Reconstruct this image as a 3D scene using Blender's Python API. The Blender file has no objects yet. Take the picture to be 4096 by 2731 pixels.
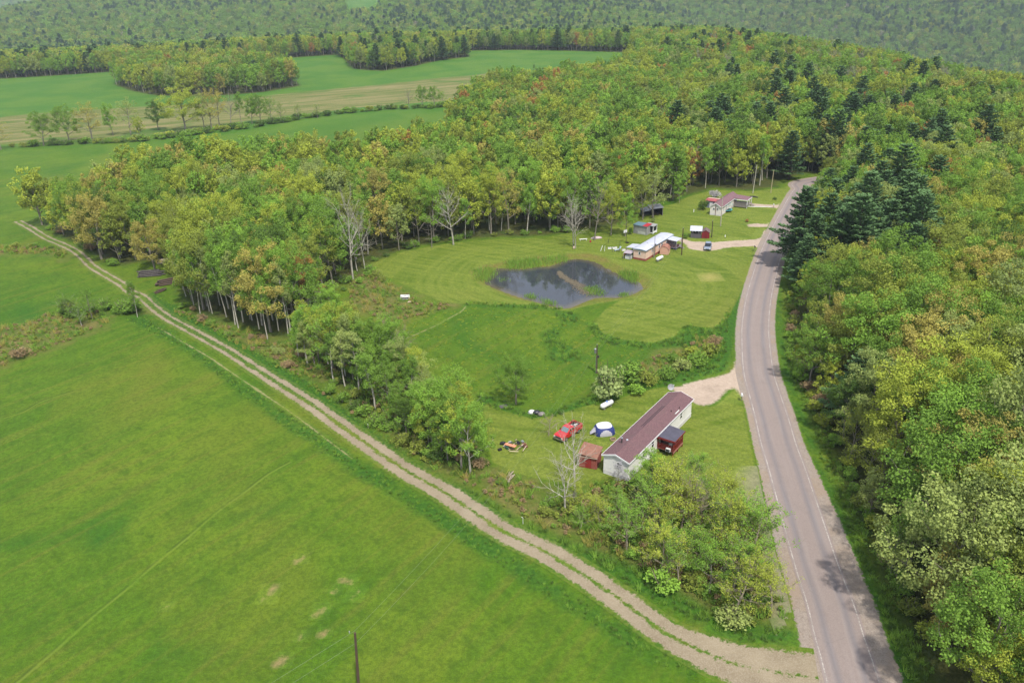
import bpy, math, random
import numpy as np
from mathutils import Vector, Matrix

S = bpy.context.scene
COL = S.collection
rnd = random.Random(7)
# ---------------------------------------------------------------- camera
H = 68.0
FPX, PITCH, ROLL = 3190.0, math.radians(24.5), math.radians(2.0)
_F = np.array([0, math.cos(PITCH), -math.sin(PITCH)])
_R = np.array([1.0, 0, 0]); _U = np.cross(_R, _F)
_R2 = _R*math.cos(ROLL)-_U*math.sin(ROLL); _U2 = _U*math.cos(ROLL)+_R*math.sin(ROLL)
cd = bpy.data.cameras.new('camera'); cam = bpy.data.objects.new('camera', cd); COL.objects.link(cam)
cd.sensor_width = 36.0; cd.lens = FPX/4096*36.0; cd.clip_start = 1.0; cd.clip_end = 20000
M4 = Matrix.Identity(4)
for i in range(3):
    M4[i][0] = _R2[i]; M4[i][1] = _U2[i]; M4[i][2] = -_F[i]
M4[2][3] = H
cam.matrix_world = M4
S.camera = cam
# ---------------------------------------------------------------- light
SUN_EL = math.radians(60)
SUN_DIR = Vector((0.36, -0.93, 0)).normalized()*math.cos(SUN_EL) + Vector((0, 0, math.sin(SUN_EL)))
w = bpy.data.worlds.new('World'); S.world = w; w.use_nodes = True
wn = w.node_tree; wn.nodes.clear()
wo = wn.nodes.new('ShaderNodeOutputWorld'); bg = wn.nodes.new('ShaderNodeBackground')
sky = wn.nodes.new('ShaderNodeTexSky'); sky.sky_type = 'NISHITA'; sky.sun_disc = False
sky.sun_elevation = SUN_EL; sky.sun_rotation = math.atan2(SUN_DIR.x, SUN_DIR.y)
sky.air_density = 1.0; sky.dust_density = 2.0
bg.inputs['Strength'].default_value = 0.135
# thin broken cloud over the blue
tc = wn.nodes.new('ShaderNodeTexCoord'); cn = wn.nodes.new('ShaderNodeTexNoise'); cn.inputs['Scale'].default_value = 2.2
cn.inputs['Detail'].default_value = 6
cmap = wn.nodes.new('ShaderNodeMapRange'); cmap.inputs[1].default_value = 0.38; cmap.inputs[2].default_value = 0.62
cmap.inputs[3].default_value = 0.25; cmap.inputs[4].default_value = 0.8
mx = wn.nodes.new('ShaderNodeMix'); mx.data_type = 'RGBA'
wn.links.new(tc.outputs['Generated'], cn.inputs['Vector']); wn.links.new(cn.outputs['Fac'], cmap.inputs[0])
wn.links.new(cmap.outputs[0], mx.inputs[0]); wn.links.new(sky.outputs[0], mx.inputs[6])
mx.inputs[7].default_value = (6.0, 6.3, 6.9, 1)
wn.links.new(mx.outputs[2], bg.inputs['Color']); wn.links.new(bg.outputs[0], wo.inputs['Surface'])
sd = bpy.data.lights.new('sun', 'SUN'); sd.energy = 3.5; sd.angle = math.radians(1.8); sd.color = (1.0, 0.95, 0.86)
sun = bpy.data.objects.new('sun', sd); COL.objects.link(sun)
sun.rotation_euler = SUN_DIR.to_track_quat('Z', 'Y').to_euler()
S.view_settings.view_transform = 'Standard'; S.view_settings.look = 'None'
S.view_settings.gamma = 1; S.view_settings.use_curve_mapping = False
S.view_settings.exposure = 0.74
S.cycles.max_bounces = 5; S.cycles.diffuse_bounces = 2; S.cycles.transparent_max_bounces = 4
S.cycles.volume_bounces = 0; S.cycles.caustics_reflective = False; S.cycles.caustics_refractive = False

# ---------------------------------------------------------------- picture -> place
def PX(x, y, z=0.0):
    """full-size photo pixel -> point at height z"""
    d = _F+_R2*(x-2048)/FPX-_U2*(y-1365.5)/FPX
    t = (H-z)/-d[2]
    return np.array([d[0]*t, d[1]*t])
K = 4096/2352
def D(x, y, z=0.0): return PX(x*K, y*K, z)
def DL(pts, z=0.0): return np.array([D(a, b, z) for a, b in pts])
def ZL(pts, ox, oy, s, z=0.0): return np.array([PX(ox+a/s, oy+b/s, z) for a, b in pts])
def proj(P):
    """world points (n,3) -> photo pixels in the 2352-wide view, depth"""
    q = np.asarray(P, float)-np.array([0, 0, H])
    zz = q@_F
    return (2048+FPX*(q@_R2)/zz)/K, (1365.5-FPX*(q@_U2)/zz)/K, zz

# ---------------------------------------------------------------- geometry maths
def sstep(a, b, x):
    t = np.clip((np.asarray(x, float)-a)/(b-a), 0, 1); return t*t*(3-2*t)
def inpoly(P, poly):
    x, y = P[:, 0], P[:, 1]; r = np.zeros(len(P), bool); n = len(poly)
    for i in range(n):
        x1, y1 = poly[i]; x2, y2 = poly[(i+1) % n]
        c = ((y1 > y) != (y2 > y)) & (x < (x2-x1)*(y-y1)/((y2-y1) if y2 != y1 else 1e-9)+x1)
        r ^= c
    return r
def segdist(P, line, closed=False):
    best = np.full(len(P), 1e9); n = len(line)
    for i in range(n if closed else n-1):
        a = line[i]; b = line[(i+1) % n]; ab = b-a; L = max(ab@ab, 1e-9)
        t = np.clip(((P-a)@ab)/L, 0, 1)
        dx = P-(a+t[:, None]*ab)
        best = np.minimum(best, np.hypot(dx[:, 0], dx[:, 1]))
    return best
def sdf(P, poly):
    d = segdist(P, poly, True); return np.where(inpoly(P, poly), d, -d)
def smooth(pts, n=6):
    """Catmull-Rom through the points"""
    p = [np.array(q, float) for q in pts]; p = [2*p[0]-p[1]]+p+[2*p[-1]-p[-2]]
    out = []
    for i in range(1, len(p)-2):
        for k in range(n):
            t = k/n
            out.append(.5*((2*p[i])+(p[i+1]-p[i-1])*t+(2*p[i-1]-5*p[i]+4*p[i+1]-p[i+2])*t*t+(3*p[i]-p[i-1]-3*p[i+1]+p[i+2])*t**3))
    out.append(p[-2]); return np.array(out)
def offset(line, d):
    t = np.gradient(line, axis=0); t /= np.linalg.norm(t, axis=1)[:, None]
    return line+np.stack([t[:, 1], -t[:, 0]], 1)*d       # positive = to the right of travel
def vnoise(x, y, s, seed=0):
    """cheap smooth pseudo noise 0..1"""
    x = np.asarray(x)/s+seed*13.7; y = np.asarray(y)/s+seed*7.3
    return .5+.25*(np.sin(x*1.3+np.sin(y*1.7+seed))+np.sin(y*1.1+1.9*np.sin(x*.8+seed*2)))*1.0

# ---------------------------------------------------------------- layout lines (traced once, used as world geometry)
Z4 = (2900, 1000, 1.7425); Z5 = (2900, 1830, 1.74); Z2 = (2400, 700, 2.94); Z1 = (0, 650, 1.68); Z6 = (1000, 1100, 1.68); Z7 = (2000, 1800, 1.68); Z3 = (1400, 900, 1.809)
road_left = smooth(np.vstack([
    PX(3240, 705)[None]+np.array([[60, 14]]), PX(3232, 716)[None], ZL([(2285, 175), (2215, 275), (2090, 500), (1960, 760), (1870, 960), (1800, 1170)], *Z2),
    ZL([(150, 330), (122, 500), (118, 640), (130, 840), (165, 990), (210, 1160), (250, 1340)], *Z4),
    ZL([(300, 60), (340, 210), (400, 430), (450, 620), (505, 810), (570, 1010), (620, 1220), (670, 1400), (712, 1568)], *Z5)]))
_e = road_left[-1]-road_left[-4]; _e /= np.linalg.norm(_e)
road_left = np.vstack([road_left, road_left[-1]+_e*30, road_left[-1]+_e*90])
# travel runs towards the camera, so the far side of the road (picture right) is at the LEFT of travel
road_mid = offset(road_left, -2.65)
track = smooth(np.vstack([ZL([(120, 395), (200, 438), (315, 508), (410, 548), (500, 592), (565, 645), (620, 700), (720, 760), (820, 820), (880, 870), (950, 900), (1040, 980), (1130, 1045), (1225, 1098), (1320, 1150), (1425, 1208), (1540, 1272), (1660, 1350)], *Z1),
    ZL([(200, 735), (390, 855), (540, 960), (700, 1075), (900, 1215), (1090, 1340), (1290, 1450)], *Z6),
    ZL([(0, 530), (300, 680), (580, 850), (840, 1030), (1110, 1225), (1400, 1368), (1600, 1440), (1850, 1490), (2140, 1530)], *Z7)]))
pond_poly = smooth(ZL([(1060, 300), (1010, 360), (985, 410), (1090, 460), (1250, 515), (1380, 550), (1500, 580), (1560, 590), (1620, 570), (1720, 530), (1790, 512), (1920, 512), (2000, 500), (2080, 470), (2115, 440), (2080, 400), (2000, 370), (1930, 340), (1850, 300), (1780, 260), (1700, 240), (1640, 235), (1560, 245), (1500, 270), (1440, 290), (1350, 292), (1280, 305), (1150, 305), (1060, 300)], *Z3), 3)[:-1]
lawn_poly = DL([(846, 606), (880, 592), (930, 577), (1030, 559), (1130, 550), (1250, 546), (1330, 532), (1400, 512), (1440, 500), (1470, 478), (1545, 470), (1580, 452), (1640, 436), (1720, 440), (1800, 432), (1835, 412), (1845, 415), (1800, 470), (1750, 540), (1722, 620), (1698, 680), (1668, 735), (1640, 752), (1600, 750), (1572, 745), (1550, 772), (1500, 787), (1430, 779), (1385, 766), (1366, 742), (1385, 715), (1425, 688), (1380, 696), (1300, 712), (1262, 706), (1225, 700), (1100, 699), (1050, 697), (1005, 690), (950, 664), (880, 632)])
yard_poly = DL([(1105, 915), (1150, 942), (1225, 962), (1290, 950), (1350, 930), (1400, 925), (1450, 905), (1520, 888), (1550, 892), (1600, 930), (1640, 935), (1690, 892), (1702, 905), (1722, 1010), (1748, 1140), (1700, 1190), (1600, 1120), (1500, 1110), (1380, 1100), (1300, 1110), (1180, 1085), (1130, 1060), (1118, 980)])
lush_polys = [
    ZL([(1470, 650), (1530, 620), (1640, 640), (1640, 715), (1520, 745), (1500, 800), (1560, 860), (1680, 930), (1700, 960), (1540, 1000), (1400, 960), (1450, 930), (1385, 840), (1390, 780), (1480, 740), (1570, 715)], *Z3),
    ZL([(820, 560), (1100, 567), (1480, 578), (1560, 600), (1480, 612), (1200, 602), (830, 580)], *Z3),
    DL([(1366, 742), (1388, 768), (1430, 782), (1500, 790), (1552, 775), (1575, 748), (1640, 755), (1690, 690), (1698, 640), (1712, 610), (1706, 700), (1690, 800), (1672, 850), (1560, 880), (1480, 895), (1440, 880), (1560, 840), (1620, 800), (1580, 795), (1440, 800), (1380, 785), (1340, 740)]),
    DL([(1080, 880), (1110, 905), (1200, 945), (1280, 940), (1340, 915), (1390, 925), (1330, 940), (1280, 955), (1225, 965), (1150, 945), (1100, 920)]),
    DL([(1000, 1090), (1090, 1130), (1200, 1200), (1330, 1250), (1480, 1310), (1640, 1410), (1830, 1450), (1832, 1480), (1700, 1470), (1500, 1380), (1350, 1290), (1200, 1220), (1060, 1150)]),
    DL([(330, 690), (400, 745), (520, 810), (700, 920), (860, 1010), (960, 1085), (990, 1080), (880, 1000), (720, 880), (560, 790), (430, 720), (350, 672)]),
    DL([(290, 735), (330, 725), (390, 760), (560, 880), (700, 975), (900, 1100), (1060, 1190), (1250, 1320), (1450, 1450), (1600, 1540), (1540, 1545), (1400, 1460), (1200, 1330), (980, 1190), (740, 1040), (600, 940), (420, 800)]),
    DL([(1790, 640), (1800, 760), (1830, 900), (1890, 1060), (1960, 1220), (2010, 1330), (2080, 1480), (2110, 1568), (2070, 1568), (1985, 1340), (1920, 1200), (1850, 1020), (1800, 890), (1778, 760), (1776, 680)]),
]
rough_polys = [
    ZL([(-300, 1120), (0, 1120), (200, 1060), (420, 990), (520, 1060), (640, 1000), (760, 1040), (700, 1110), (480, 1190), (330, 1270), (150, 1330), (0, 1390), (-300, 1500)], *Z1),
    ZL([(-200, 560), (0, 560), (150, 565), (400, 580), (480, 640), (440, 660), (300, 610), (0, 590), (-200, 600)], *Z1),
    ZL([(880, 980), (1050, 1010), (1200, 1000), (1400, 1060), (1600, 1120), (1900, 1190), (2100, 1260), (2300, 1400), (2330, 1500), (2100, 1460), (1900, 1400), (1700, 1290), (1500, 1180), (1300, 1080), (1100, 1000)], *Z1),
    ZL([(60, 480), (300, 560), (420, 720), (600, 900), (900, 1000), (1100, 1200), (1300, 1290), (1700, 1330), (1900, 1400), (1980, 1512), (1700, 1512), (1400, 1380), (1000, 1180), (800, 1000), (500, 830), (300, 680), (60, 520)], *Z6),
    ZL([(0, 330), (250, 390), (400, 480), (560, 560), (780, 575), (700, 610), (500, 660), (350, 700), (100, 640), (0, 600)], *Z3),
    DL([(1150, 1090), (1240, 1150), (1330, 1120), (1420, 1100), (1540, 1110), (1650, 1170), (1745, 1190), (1785, 1290), (1815, 1420), (1790, 1460), (1640, 1410), (1450, 1300), (1250, 1220), (1100, 1130)]),
    DL([(1440, 860), (1480, 825), (1560, 800), (1640, 760), (1655, 800), (1620, 830), (1560, 860), (1480, 880)]),
    DL([(-200, 575), (0, 570), (100, 570), (95, 582), (0, 586), (-200, 590)]),
]
bank_poly = smooth(ZL([(880, 340), (890, 380), (940, 410), (1000, 440), (1150, 505), (1300, 545), (1450, 585), (1550, 605), (1650, 585), (1780, 560), (1900, 545), (2050, 515), (2160, 450), (2200, 400), (2120, 350), (2040, 325), (1960, 300), (1880, 250), (1800, 222), (1700, 205), (1600, 208), (1500, 218), (1380, 225), (1280, 235), (1150, 255), (1040, 280), (940, 300), (880, 340)], *Z3), 3)[:-1]
plough_poly = DL([(-500, 330), (0, 268), (200, 252), (480, 232), (700, 205), (1000, 178), (1110, 168), (1200, 160), (1110, 205), (1040, 232), (900, 240), (700, 262), (560, 280), (420, 300), (200, 318), (0, 332), (-500, 380)])
# open land (no woods)
front_edge = [(85, 510), (120, 535), (191, 565), (239, 600), (285, 608), (330, 600), (390, 612), (395, 650), (424, 681), (461, 722), (530, 742), (595, 760), (667, 774), (728, 715), (780, 654), (830, 625), (848, 605), (900, 582), (1000, 556), (1100, 546), (1250, 541), (1320, 530), (1380, 522), (1425, 515), (1440, 495), (1475, 465), (1540, 462), (1575, 448), (1640, 432), (1720, 437), (1790, 428), (1820, 408), (1848, 397)]
road_right = [(1878, 400), (1862, 430), (1838, 470), (1815, 510), (1800, 560), (1792, 620), (1785, 700), (1795, 790), (1815, 860), (1840, 930), (1880, 1030), (1925, 1120), (1960, 1200), (2000, 1290), (2030, 1370), (2080, 1470), (2125, 1568), (2200, 1750)]
open_a = np.vstack([D(-600, 360)[None], DL([(0, 335), (400, 312), (700, 275), (900, 262), (1040, 250)]),
    DL([(1035, 266), (990, 290), (940, 300), (880, 318), (800, 322), (700, 338), (600, 338), (470, 345), (330, 352), (270, 385), (210, 410), (160, 425), (95, 425)], 13),
    DL(front_edge), DL(road_right), D(-900, 3000)[None]])
open_b = DL([(-700, 420), (-700, 190), (0, 182), (260, 165), (500, 150), (700, 136), (790, 131), (900, 119), (1078, 118), (1200, 114), (1300, 114), (1450, 117)])
open_b = np.vstack([open_b, DL([(1462, 118), (1425, 140), (1340, 152), (1225, 165), (1120, 174), (1066, 205), (1045, 245)], 14), DL([(1040, 264), (700, 290), (400, 330), (0, 350)])])
open_c = [DL([(790, 30), (850, 16), (900, 18), (985, 22), (960, 36), (880, 40), (860, 46), (800, 48)])]
wood_lots = [DL([(262, 193), (300, 205), (360, 214), (480, 215), (600, 206), (692, 190), (660, 172), (560, 160), (400, 160), (290, 172)]),
             DL([(783, 133), (812, 158), (880, 161), (950, 152), (1010, 140), (1078, 132), (1070, 122), (950, 118), (800, 121)])]
row_poly = DL([(690, 790), (740, 740), (830, 800), (930, 880), (1040, 950), (1100, 1030), (1085, 1082), (1000, 1062), (900, 985), (800, 900), (720, 840)])
corner_poly = DL([(1255, 1180), (1330, 1135), (1420, 1112), (1540, 1125), (1640, 1170), (1722, 1215), (1762, 1300), (1784, 1410), (1730, 1432), (1600, 1370), (1450, 1290), (1330, 1220)])

# ---------------------------------------------------------------- terrain
def terrain(x, y):
    x = np.asarray(x, float); y = np.asarray(y, float)
    r = np.hypot(x, y)
    # the plateau falls away to a valley on the right
    edge = 205+12*np.sin(y/170.)+sstep(900, 1500, y)*(-40)
    drop = -125*sstep(0, 480, x-edge)*sstep(150, 500, y)
    # behind the fields the land dips, then climbs to a wooded hill
    dip = -26*sstep(860, 1250, y)*(1-sstep(1300, 2100, y))
    hill2 = (18+30*sstep(0, -900, x)+26*np.exp(-((x+150)/330.)**2)-75*sstep(-1000,-1500,x))*sstep(1250, 2300, y)*(1-sstep(-50, 520, x))
    far3 = (235+40*np.sin(x/520.+1)+25*np.sin(y/400.+x/300.))*sstep(1150, 3300, r)*sstep(150, 900, x+(r-1500)*.15)
    farl = 100*sstep(3000, 5200, r)*(1-sstep(150, 900, x))
    und = 2.5*sstep(420, 700, r)*np.sin(x/110.)*np.sin(y/90.+1)
    z = drop+dip+hill2+far3+farl+und
    return z
def ground_z(x, y):
    P = np.stack([np.atleast_1d(x), np.atleast_1d(y)], 1).astype(float)
    z = terrain(P[:, 0], P[:, 1])
    near = (np.abs(P[:, 0]) < 160) & (P[:, 1] > 80) & (P[:, 1] < 350)
    if near.any():
        s = sdf(P[near], pond_poly)
        zz = z[near]
        zz = zz-0.55*sstep(-3.0, 0.2, s)-0.9*sstep(0.2, 4, s)
        z[near] = zz
    return z

# ================================================================ materials
MATS = {}
def nt_new(name):
    m = bpy.data.materials.new(name); m.use_nodes = True; n = m.node_tree; n.nodes.clear(); return m, n
ALB = .66            # the listed colours are read off the sunlit photograph; this brings them back to albedo
def srgb(r, g, b):
    f = lambda c: ((c/255+.055)/1.055)**2.4 if c > 10 else c/255/12.92
    return (f(r)*ALB, f(g)*ALB, f(b)*ALB, 1)
class NG:
    def __init__(s, nt): s.t = nt
    def node(s, ty, **kw):
        n = s.t.nodes.new(ty)
        for k, v in kw.items(): setattr(n, k, v)
        return n
    def link(s, a, b): s.t.links.new(a, b)
    def val(s, sock, v):
        if hasattr(v, 'is_linked') or isinstance(v, bpy.types.NodeSocket): s.link(v, sock)
        else: sock.default_value = v
    def math(s, op, a, b=0.0, c=None):
        n = s.node('ShaderNodeMath', operation=op); s.val(n.inputs[0], a); s.val(n.inputs[1], b)
        if c is not None: s.val(n.inputs[2], c)
        return n.outputs[0]
    def mix(s, f, a, b, mode='MIX'):
        n = s.node('ShaderNodeMix', data_type='RGBA', blend_type=mode); s.val(n.inputs[0], f); s.val(n.inputs[6], a); s.val(n.inputs[7], b)
        return n.outputs[2]
    def ramp(s, v, lo, hi, a=0.0, b=1.0):
        n = s.node('ShaderNodeMapRange'); s.val(n.inputs[0], v)
        n.inputs[1].default_value = lo; n.inputs[2].default_value = hi; n.inputs[3].default_value = a; n.inputs[4].default_value = b
        return n.outputs[0]
    def noise(s, vec, scale, detail=2.0, rough=.5, dist=0.0):
        n = s.node('ShaderNodeTexNoise'); n.inputs['Scale'].default_value = scale; n.inputs['Detail'].default_value = detail
        n.inputs['Roughness'].default_value = rough; n.inputs['Distortion'].default_value = dist
        s.link(vec, n.inputs['Vector']); return n.outputs['Fac']
    def attr(s, name, ty='GEOMETRY'):
        n = s.node('ShaderNodeAttribute', attribute_name=name, attribute_type=ty); return n
    def mapping(s, vec, rz=0.0, sc=(1, 1, 1)):
        r = s.node('ShaderNodeVectorRotate', rotation_type='Z_AXIS'); r.inputs['Angle'].default_value = rz; s.link(vec, r.inputs['Vector'])
        m = s.node('ShaderNodeVectorMath', operation='MULTIPLY'); s.link(r.outputs[0], m.inputs[0]); m.inputs[1].default_value = sc
        return m.outputs[0]
    def pos(s): return s.node('ShaderNodeNewGeometry').outputs['Position']
    def obj(s): return s.node('ShaderNodeTexCoord').outputs['Object']
    def bump(s, h, strength=.3, dist=.05):
        b = s.node('ShaderNodeBump'); b.inputs['Strength'].default_value = strength; b.inputs['Distance'].default_value = dist
        s.link(h, b.inputs['Height']); return b.outputs[0]
    def out(s, col, rough=.8, metal=0.0, normal=None, spec=.3):
        p = s.node('ShaderNodeBsdfPrincipled'); o = s.node('ShaderNodeOutputMaterial')
        s.val(p.inputs['Base Color'], col); s.val(p.inputs['Roughness'], rough); p.inputs['Metallic'].default_value = metal
        p.inputs['Specular IOR Level'].default_value = spec
        if normal is not None: s.link(normal, p.inputs['Normal'])
        s.link(p.outputs[0], o.inputs[0]); return p
def mat(name, col, rough=.7, metal=0.0, var=.12, scale=3.0, spec=.35, stain=None, stain_amt=.3, bump=0.0, stretch=(1, 1, 1)):
    """painted / plain surface with slight uneven wear"""
    if name in MATS: return MATS[name]
    m, n = nt_new(name); g = NG(n); c = srgb(*col)
    v = g.mapping(g.obj(), 0, stretch)
    f = g.noise(v, scale, 4, .6)
    dark = tuple(x*(1-var*1.6) for x in c[:3])+(1,); lite = tuple(min(1, x*(1+var)) for x in c[:3])+(1,)
    col_ = g.mix(g.ramp(f, .3, .7), dark, lite)
    if stain:
        f2 = g.noise(v, scale*.45, 5, .65); col_ = g.mix(g.ramp(f2, .5, .72, 0, stain_amt), col_, srgb(*stain))
    nm = g.bump(f, bump, .02) if bump else None
    g.out(col_, rough, metal, nm, spec); MATS[name] = m; return m

# ---- foliage
LEAF = dict(
    yellow_green=(152, 164, 60), fresh_green=(124, 160, 60), mid_green=(110, 142, 56), olive=(130, 142, 60), golden=(160, 152, 78),
    rust=(156, 118, 66), pale_green=(140, 154, 86), pine=(84, 112, 72), dark_green=(86, 112, 50), dead=(150, 128, 96), white=(176, 172, 182), silver=(140, 156, 96), bark_haze=(150, 142, 128))
def leaf_mat(kind):
    k = 'leaf_'+kind
    if k in MATS: return MATS[k]
    m, n = nt_new(k); g = NG(n); c = srgb(*LEAF[kind]); lum = c[0]*.3+c[1]*.6+c[2]*.1; c = tuple(q*.955+lum*.045 for q in c[:3])+(1,)
    tone = g.attr('tone').outputs['Fac']; oi = g.node('ShaderNodeObjectInfo').outputs['Random']
    v = g.math('ADD', g.math('MULTIPLY', tone, .75), g.math('MULTIPLY', oi, .35))     # ~0..1.1
    s_ = 1.7
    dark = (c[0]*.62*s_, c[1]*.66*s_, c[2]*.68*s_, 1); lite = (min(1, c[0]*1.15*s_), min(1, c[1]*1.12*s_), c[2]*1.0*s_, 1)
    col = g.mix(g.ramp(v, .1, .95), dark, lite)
    d = g.node('ShaderNodeBsdfDiffuse'); t = g.node('ShaderNodeBsdfTranslucent'); x = g.node('ShaderNodeMixShader'); o = g.node('ShaderNodeOutputMaterial')
    g.link(col, d.inputs[0]); g.link(g.mix(.5, col, (c[0]*1.1, c[1]*1.12, c[2]*.7, 1)), t.inputs[0]); x.inputs[0].default_value = .32 if kind != 'pine' else .12
    g.link(d.outputs[0], x.inputs[1]); g.link(t.outputs[0], x.inputs[2]); g.link(x.outputs[0], o.inputs[0])
    MATS[k] = m; return m
def bark_mat(kind):
    return {'grey': lambda: mat('bark_grey', (146, 138, 124), .9, var=.3, scale=2.0, stretch=(4, 4, 1)),
            'pale': lambda: mat('bark_pale', (196, 190, 174), .85, var=.22, scale=2.0, stain=(90, 84, 74), stain_amt=.7),
            'dark': lambda: mat('bark_dark', (84, 72, 60), .9, var=.3, scale=2.0),
            'twig': lambda: mat('bark_twig', (164, 152, 130), .9, var=.25, scale=2.0)}[kind]()

# ================================================================ mesh helpers
def mesh_np(name, V, F4=None, F3=None, mats=(), midx=None, tone=None, smooth_=False):
    """fast mesh from numpy quads and/or triangles"""
    me = bpy.data.meshes.new(name)
    V = np.asarray(V, np.float32); loops = []; tot = []
    if F4 is not None and len(F4): F4 = np.asarray(F4, np.int32); loops.append(F4.ravel()); tot.append(np.full(len(F4), 4, np.int32))
    if F3 is not None and len(F3): F3 = np.asarray(F3, np.int32); loops.append(F3.ravel()); tot.append(np.full(len(F3), 3, np.int32))
    loops = np.concatenate(loops); tot = np.concatenate(tot); start = np.concatenate([[0], np.cumsum(tot)[:-1]]).astype(np.int32)
    me.vertices.add(len(V)); me.vertices.foreach_set('co', V.ravel())
    me.loops.add(len(loops)); me.loops.foreach_set('vertex_index', loops)
    me.polygons.add(len(tot)); me.polygons.foreach_set('loop_start', start); me.polygons.foreach_set('loop_total', tot)
    for m in mats: me.materials.append(m)
    if midx is not None: me.polygons.foreach_set('material_index', np.asarray(midx, np.int32))
    if smooth_: me.polygons.foreach_set('use_smooth', np.ones(len(tot), bool))
    me.update(calc_edges=True)
    if tone is not None:
        a = me.attributes.new('tone', 'FLOAT', 'FACE'); a.data.foreach_set('value', np.asarray(tone, np.float32))
    return me
def fattr(me, name, vals):
    a = me.attributes.new(name, 'FLOAT', 'POINT'); a.data.foreach_set('value', np.asarray(vals, np.float32))
def link(o, parent=None):
    COL.objects.link(o)
    if parent is not None: o.parent = parent
    return o
def tag(o, label=None, cat=None, group=None, kind=None):
    if label: o['label'] = label
    if cat: o['category'] = cat
    if group: o['group'] = group
    if kind: o['kind'] = kind
    return o
def empty(name, x, y, rz=0.0, z=None, label=None, cat=None, group=None):
    o = bpy.data.objects.new(name, None); o.empty_display_size = .3
    o.location = (x, y, float(ground_z(x, y)[0]) if z is None else z); o.rotation_euler = (0, 0, rz)
    COL.objects.link(o); return tag(o, label, cat, group)

class MB:
    """collects simple solids in local coordinates; build() links them as one mesh object"""
    def __init__(s): s.v = []; s.f = []
    def add(s, vs, fs):
        b = len(s.v); s.v += [tuple(v) for v in vs]; s.f += [tuple(i+b for i in f) for f in fs]; return s
    def box(s, x0, x1, y0, y1, z0, z1):
        return s.add([(x0, y0, z0), (x1, y0, z0), (x1, y1, z0), (x0, y1, z0), (x0, y0, z1), (x1, y0, z1), (x1, y1, z1), (x0, y1, z1)],
                     [(0, 3, 2, 1), (4, 5, 6, 7), (0, 1, 5, 4), (1, 2, 6, 5), (2, 3, 7, 6), (3, 0, 4, 7)])
    def prism(s, prof, a0, a1, axis='x'):
        """profile (list of 2-d points) pushed along an axis: axis x -> profile is (y,z); axis y -> (x,z); axis z -> (x,y)"""
        n = len(prof); vs = []
        for a in (a0, a1):
            for p, q in prof:
                vs.append({'x': (a, p, q), 'y': (p, a, q), 'z': (p, q, a)}[axis])
        fs = [tuple(range(n))[::-1], tuple(range(n, 2*n))]+[(i, (i+1) % n, n+(i+1) % n, n+i) for i in range(n)]
        return s.add(vs, fs)
    def slab(s, q, t):
        """four corner points (top face) with thickness t downwards"""
        lo = [(a, b, c-t) for a, b, c in q]; n = len(q)
        return s.add(list(q)+lo, [tuple(range(n)), tuple(range(2*n-1, n-1, -1))]+[(i, i+n, (i+1) % n+n, (i+1) % n) for i in range(n)])
    def tube(s, pts, r, n=6, cap=True):
        pts = [Vector(p) for p in pts]; rs = r if isinstance(r, (list, tuple)) else [r]*len(pts); b = len(s.v); vs = []; fs = []
        for i, p in enumerate(pts):
            t = (pts[min(i+1, len(pts)-1)]-pts[max(i-1, 0)]).normalized()
            u = t.cross(Vector((0, 0, 1)) if abs(t.z) < .9 else Vector((1, 0, 0))).normalized(); v = t.cross(u)
            for k in range(n):
                a = 2*math.pi*k/n; vs.append(p+(u*math.cos(a)+v*math.sin(a))*rs[i])
        for i in range(len(pts)-1):
            for k in range(n): fs.append((i*n+k, i*n+(k+1) % n, (i+1)*n+(k+1) % n, (i+1)*n+k))
        if cap: fs += [tuple(range(n))[::-1], tuple(range((len(pts)-1)*n, len(pts)*n))]
        return s.add(vs, fs)
    def disc(s, c, r, n=16, rim=.06, axis='z', dish=0.0):
        cx, cy, cz = c; vs = []; fs = []
        for k in range(n):
            a = 2*math.pi*k/n; vs.append((cx+r*math.cos(a), cy+r*math.sin(a), cz))
        for k in range(n):
            a = 2*math.pi*k/n; vs.append((cx+r*.55*math.cos(a), cy+r*.55*math.sin(a), cz-dish*.7))
        vs.append((cx, cy, cz-dish))
        for k in range(n):
            fs.append((k, (k+1) % n, n+(k+1) % n, n+k)); fs.append((n+k, n+(k+1) % n, 2*n))
        return s.add(vs, fs)
    def tr(s, M):
        s.v = [tuple(M @ Vector(v)) for v in s.v]; return s
    def build(s, name, m, parent=None, bevel=0.0, smooth_=False, loc=None):
        me = bpy.data.meshes.new(name); me.from_pydata(s.v, [], s.f); me.validate(); me.update()
        me.materials.append(m)
        if smooth_:
            for p in me.polygons: p.use_smooth = True
        o = bpy.data.objects.new(name, me); link(o, parent)
        if bevel:
            b = o.modifiers.new('b', 'BEVEL'); b.width = bevel; b.segments = 2; b.limit_method = 'ANGLE'
        if loc is not None: o.location = loc
        return o
def copy_tree(o, parent=None):
    c = o.copy(); COL.objects.link(c); c.parent = parent
    for ch in [q for q in o.children]: copy_tree(ch, c)
    return c

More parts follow.
